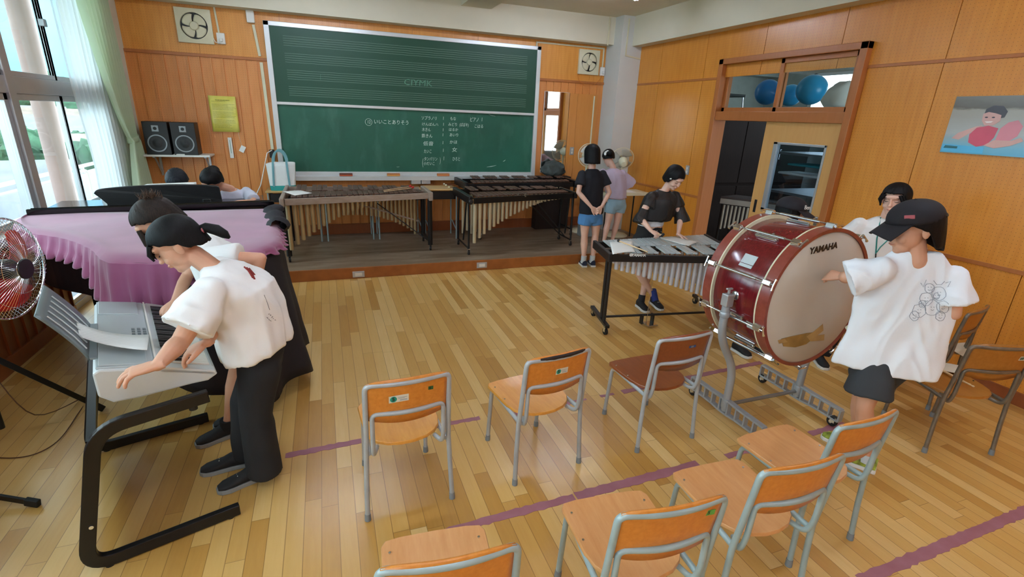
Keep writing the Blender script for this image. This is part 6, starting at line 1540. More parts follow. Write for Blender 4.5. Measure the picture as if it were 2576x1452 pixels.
shoe_blk = plain('black_shoe_canvas', '17171a', .7, bump=.1); sole_w = plain('white_sole', 'd9d9d6', .6); sole_g = plain('grey_sole', '8f9190', .6); sock_w = cloth('white_sock', 'c9cfd2')

# ---- A: black shirt and blue shorts, seen from behind, hands clasped at her back
p = person('person in black T-shirt and bright blue shorts, back turned, hands clasped behind her', (3.1, 5.5, 0))
latA = V((1, .08, 0)); fA = V((-.08, 1, 0)); pel = V((3.105, 5.5, .74)); nk = V((3.07, 5.5, 1.235)); Y = 5.5
sL, sR = V((2.925, 5.49, 1.175)), V((3.225, 5.51, 1.175)); eL, eR = V((2.86, 5.42, .97)), V((3.305, 5.44, .96)); wL, wR = V((3.015, 5.33, .795)), V((3.155, 5.34, .80))
Mh = headM((3.06, 5.53, 1.405), (.05, .97, -.22), (0, .2, 1))
kL, kR, aL, aR = V((3.04, 5.50, .41)), V((3.20, 5.50, .41)), V((3.045, 5.47, .075)), V((3.165, 5.46, .075))
def f(mb):
    torso(mb, pel, nk, latA, fA); add_head(mb, Mh); limb(mb, [V((3.065, 5.505, 1.21)), V((3.06, 5.52, 1.33))], [.043, .043])
    arm(mb, sL, eL, wL); arm(mb, sR, eR, wR); leg(mb, pel + V((-.075, 0, -.06)), kL, aL); leg(mb, pel + V((.075, 0, -.06)), kR, aR)
    add_hand(mb, wL, (.75, -.0, -.55), (.0, -1, 0), (.3, -.1, -.9), curl=(40, 45, 48, 50)); add_hand(mb, wR, (-.75, -.15, -.55), (0, -1, 0), (-.4, -.1, -.9), curl=(45, 48, 50, 55))
body(p, f, SK2)
shirt(p, pel, nk + V((0, 0, .005)), latA, fA, [(sL, sL.lerp(eL, .62), .062, .066), (sR, sR.lerp(eR, .62), .062, .066)], cloth('black_tshirt', '15161f', .1), hem=-.10, seed=1, amp=.005, w_=(.165, .152, .16, .17))
pants(p, pel + V((0, 0, -.06)), latA, fA, [[pel + V((-.07, 0, -.1)), V((3.025, 5.5, .545))], [pel + V((.07, 0, -.1)), V((3.19, 5.5, .545))]], DEN, nm='shorts', r=(.094, .088))
hb = MB(); hair_cap(hb, Mh, lambda a_: .03 if 45 < a_ < 135 else -.105 + .02 * math.sin(math.radians(a_)), r=(.088, .104, .090), flare=.04, seed=1); obj('hair', hb, HB, p, smooth=True, solid=.012)
for an, x in ((aL, -1), (aR, 1)):
    obj('sock', MB().tube([an + V((0, 0, .07)), an + V((0, 0, .01)), an + V((0, .01, -.02))], [.036, .036, .037], n=16), sock_w, p, smooth=True)
    shoe(p, V((an.x, an.y - .045, 0)), V((an.x + .05, an.y + .165, 0)), plain('navy_shoe_%d' % (x + 1), '1d2740', .7), sole_w)

# ---- B: lavender shirt and light denim shorts, leaning over the narrow table on the stage
p = person('person in lavender shirt and pale denim shorts with white hair tie, by the small table', (3.62, 6.0, .126))
latB = V((.9, -.2, 0)); fB = V((.35, .9, 0)); pel = V((3.73, 5.93, .80)); nk = V((3.655, 5.98, 1.20))
sL, sR = V((3.54, 6.04, 1.14)), V((3.80, 5.97, 1.13)); eL, eR = V((3.55, 6.22, .97)), V((3.93, 6.05, .92)); wL, wR = V((3.70, 6.24, .87)), V((3.98, 6.2, .88))
Mh = headM((3.60, 6.04, 1.33), (.35, .80, -.52), (.1, .5, .85))
kL, kR, aL, aR = V((3.62, 5.92, .46)), V((3.77, 5.93, .46)), V((3.56, 5.88, .20)), V((3.74, 5.95, .20))
def f(mb):
    torso(mb, pel, nk, latB, fB, .95); add_head(mb, Mh, .96); limb(mb, [nk, V((3.625, 6.01, 1.27))], [.040, .040]); arm(mb, sL, eL, wL, .95); arm(mb, sR, eR, wR, .95)
    leg(mb, pel + V((-.07, 0, -.06)), kL, aL, .93); leg(mb, pel + V((.07, 0, -.06)), kR, aR, .93); add_hand(mb, wL, (.8, .4, -.15), (0, 0, -1), (-.3, .9, 0), .92); add_hand(mb, wR, (.2, .9, -.1), (0, 0, -1), (-.9, .2, 0), .92)
body(p, f, SK2)
shirt(p, pel, nk + V((0, 0, .0)), latB, fB, [(sL, V((3.53, 6.13, 1.02)), .06, .085), (sR, V((3.93, 6.0, .98)), .07, .12)], cloth('lavender_cotton', 'b3a3b3', .05), hem=.0, seed=5, amp=.008, w_=(.145, .16, .165, .165))
pants(p, pel + V((0, 0, -.05)), latB, fB, [[pel + V((-.07, 0, -.1)), V((3.645, 5.93, .60))], [pel + V((.07, 0, -.1)), V((3.785, 5.93, .60))]], DEN2, nm='shorts', r=(.088, .082), s=.96)
hb = MB(); hair_cap(hb, Mh, tied, r=(.082, .098, .085), seed=2, s=.96); q = Mh @ V((.0, -.105, .01)); hb.ball(q, (.045, .04, .035), 14, 10); obj('hair', hb, HB, p, smooth=True, solid=.008)
q = Mh @ V((.03, -.09, .02)); sc = MB()
sc.tube([q + V((.032 * math.cos(a_ * PI / 8), .0 + .012 * math.sin(a_ * 1.9), .028 * math.sin(a_ * PI / 8))) for a_ in range(16)], [.014 + .004 * math.sin(a_ * 2.3) for a_ in range(16)], n=8, closed=True); obj('hair_tie', sc, WT, p, smooth=True, label='white puffy hair tie')
for an in (aL, aR): shoe(p, V((an.x - .01, an.y - .05, .126)), V((an.x + .05, an.y + .15, .126)), plain('white_indoor_shoe_%d' % int(an.x * 100), 'd5d6d6', .7), sole_w)

# ---- C: girl at the vibraphone
p = person('person in a sheer black top playing the vibraphone with one mallet, ankles crossed', (2.95, 4.0, 0))
latC = V((1, .05, 0)); fC = V((.1, -1, 0)); pel = V((3.04, 4.16, .76)); nk = V((3.09, 4.08, 1.185))
sL, sR = V((2.945, 4.06, 1.125)), V((3.235, 4.09, 1.12)); eL, eR = V((2.82, 4.04, .93)), V((3.29, 4.02, .915)); wL, wR = V((2.845, 3.86, .835)), A(1706, 590, y=3.90)
wR = V((wR.x, 3.90, wR.z)); Mh = headM((3.135, 4.01, 1.315), (.10, -.80, -.60), (.0, -.55, .85))
kA, kB = V((2.87, 4.05, .40)), V((3.02, 4.06, .40)); aA, aB = V((3.075, 3.97, .10)), V((2.93, 3.99, .075))
def f(mb):
    torso(mb, pel, nk, latC, fC, .97); add_head(mb, Mh, .97); limb(mb, [nk + V((0, 0, -.02)), V((3.115, 4.05, 1.25))], [.040, .038]); arm(mb, sL, eL, wL, .95); arm(mb, sR, eR, wR, .95)
    leg(mb, pel + V((-.07, 0, -.06)), kA, aA, .93); leg(mb, pel + V((.07, 0, -.06)), kB, aB, .93)
    add_hand(mb, wL, (.35, -.85, -.25), (.2, .1, -1), (.9, .35, .1), .95, curl=(70, 75, 78, 80), thumb=20); add_hand(mb, wR, (.75, -.55, -.35), (.1, -.2, -1), (-.5, -.8, 0), .97, curl=(8, 9, 10, 12), spread=.15, thumb=50)
body(p, f, SK2, voxel=.0045)
sheer = N('sheer_black_mesh', .55); sheer.col(srgb('141416')); tr = sheer.n('BsdfTransparent'); mx = sheer.n('MixShader'); mx.inputs[0].default_value = .14
sheer.l(sheer.b.outputs[0], mx.inputs[1]); sheer.l(tr.outputs[0], mx.inputs[2]); sheer.l(mx.outputs[0], sheer.t.nodes['Material Output'].inputs[0])
cam_ = MB(); loft(cam_, [(pel + V((.0, 0, .06)), latC, .135, fC, .105), (pel + V((.01, -.01, .14)), latC, .13, fC, .105), (pel.lerp(nk, .6), latC, .14, fC, .105), (pel.lerp(nk, .8), latC, .14, fC, .09)], 24); obj('undershirt', organic(cam_, .009, 2, wrinkle(.003, 9, 2)), WT2, p, smooth=True, label='white undershirt showing at the waist')
shirt(p, pel, nk, latC, fC, [(sL, V((2.90, 4.05, 1.03)), .066, .07), (sR, V((3.265, 4.06, 1.02)), .066, .07), (V((2.86, 4.045, .98)), V((2.82, 4.03, .875)), .062, .078), (V((3.29, 4.05, .99)), V((3.315, 4.02, .87)), .062, .08)], sheer.m, hem=.34, seed=8, amp=.007, w_=(.195, .19, .185, .17), nm='sheer_top', voxel=.008, dep=1.12)
pants(p, pel + V((0, 0, -.03)), latC, fC, [[pel + V((-.07, 0, -.1)), V((2.93, 4.12, .56))], [pel + V((.07, 0, -.1)), V((3.06, 4.12, .56))]], cloth('black_shorts_cloth', '141315', .1), nm='shorts', r=(.105, .105), up=.10)
for dx, dz in ((-.02, .03), (-.035, -.01), (-.02, -.05), (.03, .02), (.03, -.04)): obj('button', MB().cyl(pel + V((dx + .02, -.115, dz)), pel + V((dx + .02, -.124, dz)), .006, n=10), M['chrome'], p)
hb = MB(); hair_cap(hb, Mh, hemline([(0, -.05), (25, -.02), (48, .035), (75, .062), (110, .066), (140, .03), (160, -.03), (180, -.06), (270, -.075), (360, -.05)]), r=(.083, .099, .085), seed=4, s=.97, flare=.02); obj('hair', hb, HB, p, smooth=True, solid=.009)
q = Mh @ V((-.078, .03, .02)); obj('hair_clip', MB().box((-.004, -.014, -.006), (.004, .014, .006), Matrix.Translation(q)), M['white'], p, bevel=.003)
face_marks(p, Mh, .97)
obj('sock', MB().tube([aA + V((-.03, .01, .09)), aA, aA + V((.005, -.01, -.03))], [.035, .035, .036], n=16), plain('blue_sock', '2c3f86', .8), p, smooth=True)
obj('sock', MB().tube([aB + V((.01, .01, .06)), aB, aB + V((0, 0, -.03))], [.034, .035, .035], n=16), plain('dark_sock', '232327', .8), p, smooth=True)
shoe(p, aA + V((.01, .06, -.075)), aA + V((.0, -.145, -.09)), shoe_blk, sole_w, lace=M['white']); shoe(p, aB + V((-.0, .05, -.075)), aB + V((-.02, -.155, -.075)), shoe_blk, sole_w)
h0 = wL + V((.035, -.055, -.018)); h1 = A(1668, 590, y=3.72); mt = thing('mallet', 'black headed mallet held over the vibraphone bars by the girl in black', 'mallet', h0)
obj('shaft', MB().cyl(h0 - (h1 - h0) * .12, h1, .005, n=10), M['stick'], mt, smooth=True); obj('head', MB().ball(h1, (.014, .014, .014), 12, 8), M['black'], mt, smooth=True)

# ---- D: pony-tailed girl leaning over the keyboard
p = person('person in oversized white T-shirt and wide black trousers, short ponytail, leaning over the keyboard', (-.48, 2.42, 0))
pel = V((-.37, 2.42, .72)); nk = V((-.50, 2.40, 1.125)); latD = V((-.12, -1, 0)); fD = V((-.98, .05, 0))
sN, sF = V((-.49, 2.245, 1.065)), V((-.50, 2.56, 1.07)); hN = A(388, 920, z=.875); hF = A(510, 868, z=.845)
eN, eF = V((-.60, 2.13, .90)), V((-.50, 2.58, .88)); wN, wF = V((hN.x + .01, hN.y, .875)), V((hF.x + .02, hF.y, .855))
Mh = headM((-.615, 2.40, 1.235), (-.80, -.08, -.55), (-.5, -.05, .85))
kN, kF = V((-.44, 2.36, .40)), V((-.46, 2.52, .40)); aN, aF = V((-.42, 2.37, .07)), V((-.49, 2.50, .07))
def f(mb):
    torso(mb, pel, nk, latD, fD, .97); add_head(mb, Mh); limb(mb, [nk + V((.01, 0, -.02)), V((-.565, 2.40, 1.185))], [.044, .042]); arm(mb, sN, eN, wN, 1.22); arm(mb, sF, eF, wF, 1.15)
    leg(mb, pel + V((0, -.07, -.06)), kN, aN, .95); leg(mb, pel + V((0, .07, -.06)), kF, aF, .95)
    add_hand(mb, wN, (-.95, -.12, -.12), (-.1, 0, -1), (.1, 1, 0), 1.14, curl=(26, 22, 24, 30), spread=.26, thumb=40); add_hand(mb, wF, (-.9, -.1, -.35), (-.2, 0, -1), (.0, -1, 0), 1.1, curl=(30, 34, 38, 42), spread=.22)
body(p, f, SK, voxel=.0031)
DSH_ = shirt(p, pel, nk + V((.01, 0, .01)), latD, fD, [(sN, sN.lerp(eN, .74) + V((.0, -.01, 0)), .078, .105), (sF, sF.lerp(eF, .7), .075, .10)], WT, hem=-.02, seed=12, amp=.015, w_=(.185, .18, .185, .175), dep=1.38, bend=V((.03, 0, .02)), voxel=.008, flare=.02)
pants(p, pel, latD, fD, [[pel + V((0, -.065, -.09)), V((-.41, 2.34, .38)), V((-.405, 2.345, .05))], [pel + V((0, .065, -.09)), V((-.475, 2.51, .38)), V((-.50, 2.515, .06))]], cloth('washed_black_denim', '1d1e22', .25), r=(.094, .074, .082), amp=.009, seed=6, up=.04)
for dx in (0, .05): obj('eyelet', MB().lathe([(.006, 0), (.006, .002), (.009, .002), (.009, 0), (.006, 0)], frame_m((-.40 + dx, 2.288, .66), (1, 0, 0), (0, 0, 1)), 14), M['chrome'], p)
hb = MB(); hair_cap(hb, Mh, tied, r=(.083, .100, .087), seed=7, rough=.0012)
base = Mh @ V((0, -.098, .0)); tl_ = [base, base + V((.03, 0, .01)), base + V((.07, -.01, .0)), base + V((.10, -.015, -.02)), base + V((.115, -.015, -.035))]
hb.tube(tl_, [.014, .018, .021, .016, .004], n=12)
for k_ in range(7):
    a_ = Mh @ V((-.05 + .014 * k_, .078, .055)); b_ = Mh @ V((-.055 + .016 * k_, .105, .0 - .01 * math.sin(k_))); hb.tube([a_, a_.lerp(b_, .5) + (Mh.to_3x3() @ V((0, .012, 0))), b_], [.009, .006, .002], n=6)
hb2 = obj('hair', hb, HB, p, smooth=True, solid=.006)
obj('hair_tie', MB().tube([base + V((.018, .016 * math.cos(a_ * PI / 6), .016 * math.sin(a_ * PI / 6))) for a_ in range(12)], .006, n=8, closed=True), plain('dusty_pink_hair_tie', 'a5606a', .7), p, smooth=True)
DP, DSH = p, DSH_
face_marks(p, Mh, 1.0)
sp = V((-.345, 2.30, 1.055)); 
for nm, px, py, w_, h_, m in (('shirt_patch', 632, 690, .05, .022, plain('dark_red_print', '8c2b26', .7)),): pass
shoe(p, V((-.41, 2.385, 0)), V((-.625, 2.315, 0)), shoe_blk, sole_g, lace=M['white']); shoe(p, V((-.51, 2.51, 0)), V((-.73, 2.49, 0)), shoe_blk, sole_g, lace=M['white'])

# ---- E: girl behind, hand on hip, head bowed
p = person('person with loose brown hair and white T-shirt, hand on hip, behind the keyboard player', (-.55, 2.85, 0))
pel = V((-.42, 2.84, .74)); nk = V((-.64, 2.84, 1.13)); latE = V((-.1, -1, 0)); fE = V((-.98, .1, 0))
sN, sF = V((-.575, 2.70, 1.085)), V((-.60, 2.97, 1.10)); eN, eF = V((-.40, 2.62, .98)), V((-.75, 2.98, .92)); eN = A(655, 650, y=2.66); wN, wF = V((-.44, 2.66, .80)), V((-.78, 2.80, .84))
Mh = headM((-.79, 2.83, 1.245), (-.72, -.25, -.64), (-.6, -.1, .78))
kN, kF = V((-.55, 2.80, .42)), V((-.50, 2.95, .42)); aN, aF = V((-.64, 2.80, .08)), V((-.58, 2.93, .08))
def f(mb):
    torso(mb, pel, nk, latE, fE, .97); add_head(mb, Mh); limb(mb, [nk, V((-.73, 2.835, 1.19))], [.042, .040]); arm(mb, sN, eN, wN); arm(mb, sF, eF, wF)
    leg(mb, pel + V((0, -.07, -.06)), kN, aN, .95); leg(mb, pel + V((0, .07, -.06)), kF, aF, .95); add_hand(mb, wN, (-.3, .4, -.8), (.0, 1, .1), (-.9, 0, 0), .95); add_hand(mb, wF, (-.3, -.9, -.2), (0, 0, -1), (.9, -.2, 0), .95)
body(p, f, SK)
shirt(p, pel, nk + V((.01, 0, .01)), latE, fE, [(sN, sN.lerp(eN, .62), .072, .075), (sF, sF.lerp(eF, .6), .07, .08)], WT, hem=.0, seed=15, amp=.008, w_=(.17, .165, .17, .165), dep=1.15)
pants(p, pel, latE, fE, [[pel + V((0, -.07, -.08)), V((-.49, 2.80, .56))], [pel + V((0, .07, -.08)), V((-.46, 2.94, .56))]], cloth('black_shorts', '17171b', .1), nm='shorts', r=(.095, .095))
hb = MB(); hair_cap(hb, Mh, tied, r=(.084, .101, .088), seed=9, rough=.003)
q = Mh @ V((.0, -.06, .10)); rr = random.Random(4); tf = MB()
for k_ in range(90):
    d = V((rr.gauss(-.05, .38), rr.gauss(-.1, .35), 1)).normalized(); q0 = q + V((rr.gauss(.0, .018), rr.gauss(0, .014), -.012)); tf.tube([q0, q0 + d * .025 + V((rr.gauss(0, .003), rr.gauss(0, .003), 0)), q0 + d * rr.uniform(.035, .065)], [.0022, .0018, .0006], n=4)
obj('hair_tuft', tf, hair_mat('light_brown_hair', '3a2a22', '6b5343'), p, smooth=True, label='light brown tuft of tied hair')
for k_ in range(9):
    a_ = Mh @ V((.06 - .012 * k_, .082, .03)); b_ = Mh @ V((.075 - .012 * k_, .11, -.12 - .01 * math.sin(k_ * 2))); hb.tube([a_, a_.lerp(b_, .5) + V((-.02, -.005, 0)), b_], [.009, .007, .002], n=6)
obj('hair', hb, HBR, p, smooth=True, solid=.006); face_marks(p, Mh, 1.0)
for an in (aN, aF): obj('shoe_collar', MB().tube([an + V((0, 0, .03)), an + V((0, 0, -.02))], [.038, .042], n=16), shoe_blk, p, smooth=True)
shoe(p, V((-.60, 2.82, 0)), V((-.80, 2.74, 0)), shoe_blk, sole_g, s=1.05); shoe(p, V((-.54, 2.94, 0)), V((-.74, 2.90, 0)), shoe_blk, sole_g, s=1.05)
# ---- boy in the cap striking the drum
p = person('person in black cap, white T-shirt with grey drawing and grey shorts, striking the drum', (2.7, 1.5, 0))
pel = V((2.70, 1.50, .74)); nk = V((2.66, 1.50, 1.235)); latG = V((.86, -.5, 0)); fG = V((-.5, .86, 0))
sL, sR = V((2.525, 1.56, 1.165)), V((2.80, 1.40, 1.16)); wL = A(2122, 697, y=1.80); eL = V((2.44, 1.66, 1.10)); eR = A(2400, 790, y=1.36); wR = V((2.80, 1.58, .95))
Mh = headM((2.62, 1.53, 1.375), (-.80, .42, -.25), (-.2, .1, .97))
kA, kB = V((2.62, 1.50, .40)), V((2.76, 1.62, .40)); aA, aB = V((2.73, 1.47, .08)), V((2.84, 1.62, .08))
def f(mb):
    torso(mb, pel, nk, latG, fG, 1.0); add_head(mb, Mh, 1.08); limb(mb, [nk + V((0, 0, -.02)), V((2.64, 1.52, 1.31))], [.047, .045]); arm(mb, sL, eL, wL, 1.05); arm(mb, sR, eR, wR, 1.05)
    leg(mb, pel + V((-.035, .035, -.07)), kA, aA, .95); leg(mb, pel + V((.06, .0, -.07)), kB, aB, .95)
    add_hand(mb, wL, (-.35, .85, .05), (.3, .3, -.9), (-.9, .1, .2), 1.0, curl=(65, 70, 74, 78), thumb=25); add_hand(mb, wR, (-.6, .6, -.3), (-.4, -.4, -.6), (-.3, .3, .8), 1.0, curl=(65, 70, 74, 78), thumb=25)
body(p, f, SK, voxel=.0042)
BS = shirt(p, pel, nk + V((-.005, 0, .035)), latG, fG, [(sL, sL.lerp(eL, .85) + V((-.02, 0, -.01)), .086, .094), (sR, sR.lerp(eR, .68), .064, .088)], WT2, hem=-.20, seed=21, amp=.012, flare=.01, w_=(.18, .172, .178, .182), dep=1.25, extra=lambda mb: loft(mb, [(pel + V((-.02, .0, -.13)), latG, .168, fG, .160), (pel + V((-.02, .0, -.07)), latG, .168, fG, .158), (pel + V((-.01, 0, .05)), latG, .165, fG, .135), (pel + V((0, 0, .2)), latG, .14, fG, .10)], 26, .85), voxel=.008)
pants(p, pel + V((0, 0, -.04)), latG, fG, [[pel + V((-.035, .035, -.1)), V((2.645, 1.515, .47))], [pel + V((.06, .0, -.1)), V((2.75, 1.60, .48))]], cloth('dark_grey_shorts_cloth', '35383c', .12), nm='shorts', s=1.0, r=(.088, .118), seed=9, amp=.008, up=.10)
hb = MB(); hair_cap(hb, Mh, hemline([(0, .0), (30, .03), (60, .05), (120, .05), (150, .03), (180, .0), (200, -.085), (270, -.125), (340, -.085), (360, .0)]), r=(.088, .104, .088), seed=11, s=1.08); obj('hair', hb, HB, p, smooth=True, solid=.009)
capm = plain('black_cap_cloth', '17131a', .8, bump=.15, bscale=200)
def cap_on(par, Mh, s, m, nm='cap'):
    b = MB()
    def f_(u, v_):
        a_ = 2 * PI * u; th = v_ * math.radians(96); k_ = math.sin(th) ** .9
        return Mh @ (V((.091 * k_ * math.cos(a_), -.006 + .107 * k_ * math.sin(a_), .042 + .080 * math.cos(th) + .004)) * s)
    b.grid(f_, 48, 12, True); o = obj(nm, b, m, par, smooth=True, solid=.004)
    b = MB()
    def g_(u, v_):
        a_ = lerp(-62, 62, u) * PI / 180; r0 = V((.091 * math.sin(a_), -.006 + .107 * math.cos(a_), .040)); out = V((.088 * math.sin(a_), .075 + .09 * math.cos(a_) ** .6 if math.cos(a_) > 0 else .075, .010 - .014 * (math.sin(a_)) ** 2))
        return Mh @ ((r0.lerp(out, v_) + V((0, 0, -.02 * v_ * math.sin(a_) ** 2))) * s)
    obj('cap_brim', b.grid(g_, 24, 8), m, o, smooth=True, solid=.004)
    obj('cap_button', MB().ball(Mh @ (V((0, -.006, .126)) * s), .007, 10, 6), m, o, smooth=True); return o
co = cap_on(p, Mh, 1.08, capm)
q = Mh @ V((.074, .059, .080)); nn = (Mh.to_3x3() @ V((.75, .55, .45))).normalized(); obj('cap_patch', MB().box((-.02, -.009, 0), (.02, .009, .004), frame_m(q + nn * .004, Mh.to_3x3() @ V((-.6, .8, 0)), Mh.to_3x3() @ V((0, 0, 1)))), plain('faded_red_patch', 'b05a62', .7), co, bevel=.003)
obj('cap_strap', MB().tube([Mh @ (V((.09 * math.sin(a_) , -.008 - .108 * math.cos(a_), .046)) * 1.08) for a_ in [x * .15 for x in range(-5, 6)]], .006, n=6), M['black'], co, smooth=True)
face_marks(p, Mh, 1.08, closed=False)
# loose grey drawing printed on the back of the shirt, laid on the cloth
def project_print(par, target, segs, m, r, nm, off=.0015):
    dg = bpy.context.evaluated_depsgraph_get(); ob = target; inv = ob.matrix_world.inverted(); b = MB(); any_ = False
    Lw = WM[par.name]; Wm = Lw
    from mathutils.bvhtree import BVHTree
    bvh = BVHTree.FromPolygons([Wm @ v_.co for v_ in ob.data.vertices], [tuple(p_.vertices) for p_ in ob.data.polygons])
    for sg in segs:
        P = []
        for (px, py) in sg:
            h_ = bvh.ray_cast(V((0, 0, CAM_H)), ray(px, py).normalized())
            if h_[0] is not None: P.append(h_[0] + h_[1] * off * (1 if h_[1].dot(ray(px, py)) < 0 else -1))
        if len(P) > 1: b.tube(P, r, n=4, caps=True); any_ = True
    if any_: obj(nm, b, m, par)
    else: b.bm.free()
rr = random.Random(11); segs = []
for (cx, cy, r_) in ((2362, 738, 18), (2330, 752, 16), (2345, 775, 20), (2312, 782, 17), (2372, 772, 16), (2320, 765, 9), (2355, 745, 8), (2338, 725, 12), (2300, 795, 12), (2365, 795, 12)):
    segs.append([(cx + r_ * math.cos(a_ * PI / 7) * rr.uniform(.9, 1.1), cy + r_ * math.sin(a_ * PI / 7) * rr.uniform(.9, 1.1)) for a_ in range(15)])
    segs.append([(cx - 4, cy - 3), (cx - 2, cy - 2)]); segs.append([(cx + 3, cy - 3), (cx + 5, cy - 2)]); segs.append([(cx - 4, cy + 4), (cx, cy + 6), (cx + 4, cy + 4)])
segs += [[(2348, 706), (2356, 716), (2368, 716), (2376, 708)], [(2316, 712), (2322, 722), (2330, 704)], [(2378, 712), (2392, 708), (2384, 722)]]
project_print(p, BS, segs, plain('grey_shirt_ink', '8d94a0', .8), .0011, 'shirt_print')
# shoes
obj('sock', MB().tube([aA + V((0, 0, .02)), aA + V((0, 0, -.03))], [.034, .036], n=14), sock_w, p, smooth=True)
shoe(p, aA + V((.03, -.04, -.08)), aA + V((-.08, .15, -.08)), plain('lime_and_black_shoe', '9aa83c', .6, var=.7, scale=24), sole_w); shoe(p, aB + V((.03, -.04, -.08)), aB + V((-.08, .15, -.08)), plain('lime_and_black_shoe_far', '9aa83c', .6, var=.7, scale=24), sole_w)
def mallet(px, py, y, hand, lb, m, r_=.02):
    h1 = A(px, py, y=y); mt = thing('mallet', lb, 'mallet', h1); obj('shaft', MB().cyl(V(hand), h1, .006, n=10), M['stick'], mt, smooth=True); obj('head', MB().cyl(h1 - (V(hand) - h1).normalized() * .03, h1 + (V(hand) - h1).normalized() * .015, r_, n=20), m, mt, smooth=True, bevel=.006)
hand_r = wR + V((-.05, .05, -.03)); mallet(2143, 822, 1.72, hand_r, 'white felt headed mallet hanging from the right hand of the boy in the cap', M['cream'], .018)

project_print(DP, DSH, [[(614, 672), (626, 684), (636, 700)], [(620, 674), (632, 686), (640, 703)], [(626, 676), (640, 692)]], plain('dark_red_shirt_print', '8c2b26', .7), .0045, 'shirt_print')
def tiny_words(x, y, dx, dy, n, seed):
    rr = random.Random(seed); out = []
    for i in range(n):
        px, py = x + dx * i, y + dy * i; out.append([(px + rr.uniform(-2, 2), py + rr.uniform(-2, 2)) for _ in range(4)])
    return out
project_print(DP, DSH, tiny_words(676, 790, 4, 4, 5, 1) + tiny_words(672, 800, 4, 4, 3, 2) + [[(664, 742), (672, 762), (678, 780)]], plain('dark_shirt_ink', '4a4d55', .7), .0009, 'shirt_print')
# ---- teacher
p = person('person in white polo shirt with a teal lanyard and black trousers, smiling beside the drum', (3.85, 2.5, 0))
pel = V((3.93, 2.52, .80)); nk = V((3.93, 2.50, 1.19)); latT = V((.35, -.93, 0)); fT = V((-.93, -.35, 0))
sR, sL = V((3.89, 2.66, 1.135)), V((4.0, 2.36, 1.13)); eR, eL = V((3.86, 2.76, .92)), V((4.08, 2.28, .90)); wR, wL = V((3.70, 2.72, .80)), V((3.95, 2.24, .76))
sR = V((3.80, 2.60, 1.125)); eR = V((3.73, 2.70, .92))
latT = V((.70, -.72, 0)); fT = V((-.72, -.70, 0)); sL = V((4.03, 2.40, 1.125))
Mh = headM((3.925, 2.47, 1.335), (-.93, -.30, -.12), (-.12, 0, 1))
kA, kB, aA, aB = V((3.80, 2.53, .44)), V((3.93, 2.44, .44)), V((3.70, 2.55, .08)), V((3.93, 2.42, .08))
def f(mb):
    torso(mb, pel, nk, latT, fT, 1.0); add_head(mb, Mh, 1.03); limb(mb, [nk + V((0, 0, -.02)), V((3.93, 2.49, 1.26))], [.044, .044]); arm(mb, sR, eR, wR, 1.05); arm(mb, sL, eL, wL, 1.05)
    leg(mb, pel + V((-.07, .05, -.06)), kA, aA, 1.0); leg(mb, pel + V((.06, -.05, -.06)), kB, aB, 1.0); add_hand(mb, wR, (-.8, -.2, -.5), (.2, -.3, -.9), (-.2, -.9, .2), 1.05); add_hand(mb, wL, (-.5, .2, -.8), (-.5, .8, .2), (-.7, -.4, .3), 1.05)
body(p, f, SK2, voxel=.0045)
TS = shirt(p, pel, nk + V((0, 0, .01)), latT, fT, [(sR, sR.lerp(eR, .7), .07, .082), (sL, sL.lerp(eL, .7), .07, .082)], WT, hem=-.02, seed=25, amp=.006, w_=(.165, .165, .17, .17), nm='polo_shirt')
pants(p, pel + V((0, 0, -.03)), latT, fT, [[pel + V((-.07, .05, -.1)), kA, aA + V((0, 0, -.01))], [pel + V((.06, -.05, -.1)), kB, aB + V((0, 0, -.01))]], cloth('black_trousers', '16171a', .1), r=(.098, .075, .062))
b = MB(); b.tube([nk + V((-.045, -.045, .02)), nk + V((-.07, -.06, -.0)), nk + V((-.06, -.09, -.025))], [.012, .016, .006], n=8, flat=.4); b.tube([nk + V((-.02, -.07, .02)), nk + V((-.05, -.09, .0)), nk + V((-.06, -.11, -.03))], [.012, .016, .006], n=8, flat=.4); obj('collar', b, WT, p, smooth=True)
project_print(p, TS, [[(2215, 548), (2211, 575), (2206, 600), (2204, 625), (2203, 640)], [(2251, 585), (2232, 605), (2214, 622), (2205, 635)]], plain('teal_lanyard', '2a8d84', .6), .0042, 'lanyard', .003)
project_print(p, TS, [[(2203, 638), (2202, 652)]], M['black'], .005, 'lanyard_clip', .004)
hb = MB(); hair_cap(hb, Mh, hemline([(0, -.01), (30, .02), (55, .06), (125, .06), (150, .02), (180, -.01), (220, -.06), (320, -.06), (360, -.01)]), r=(.085, .102, .088), seed=14, s=1.03, rough=.003)
hb.ball(Mh @ V((0, -.10, .0)), (.05, .045, .05), 14, 10)
for sx_ in (-1, 1):
    for k_ in range(3): a_ = Mh @ V((sx_ * (.045 + .012 * k_), .078 - .01 * k_, .05)); b_ = Mh @ V((sx_ * (.068 + .006 * k_), .07 - .02 * k_, -.03)); hb.tube([a_, a_.lerp(b_, .5) + Mh.to_3x3() @ V((sx_ * .01, .01, 0)), b_], [.007, .006, .002], n=6)
obj('hair', hb, HB, p, smooth=True, solid=.008); face_marks(p, Mh, 1.03, smile=.006)
shoe(p, V((3.70, 2.60, 0)), V((3.60, 2.41, 0)), shoe_blk, sole_w); shoe(p, V((3.96, 2.46, 0)), V((3.82, 2.29, 0)), shoe_blk, sole_w)
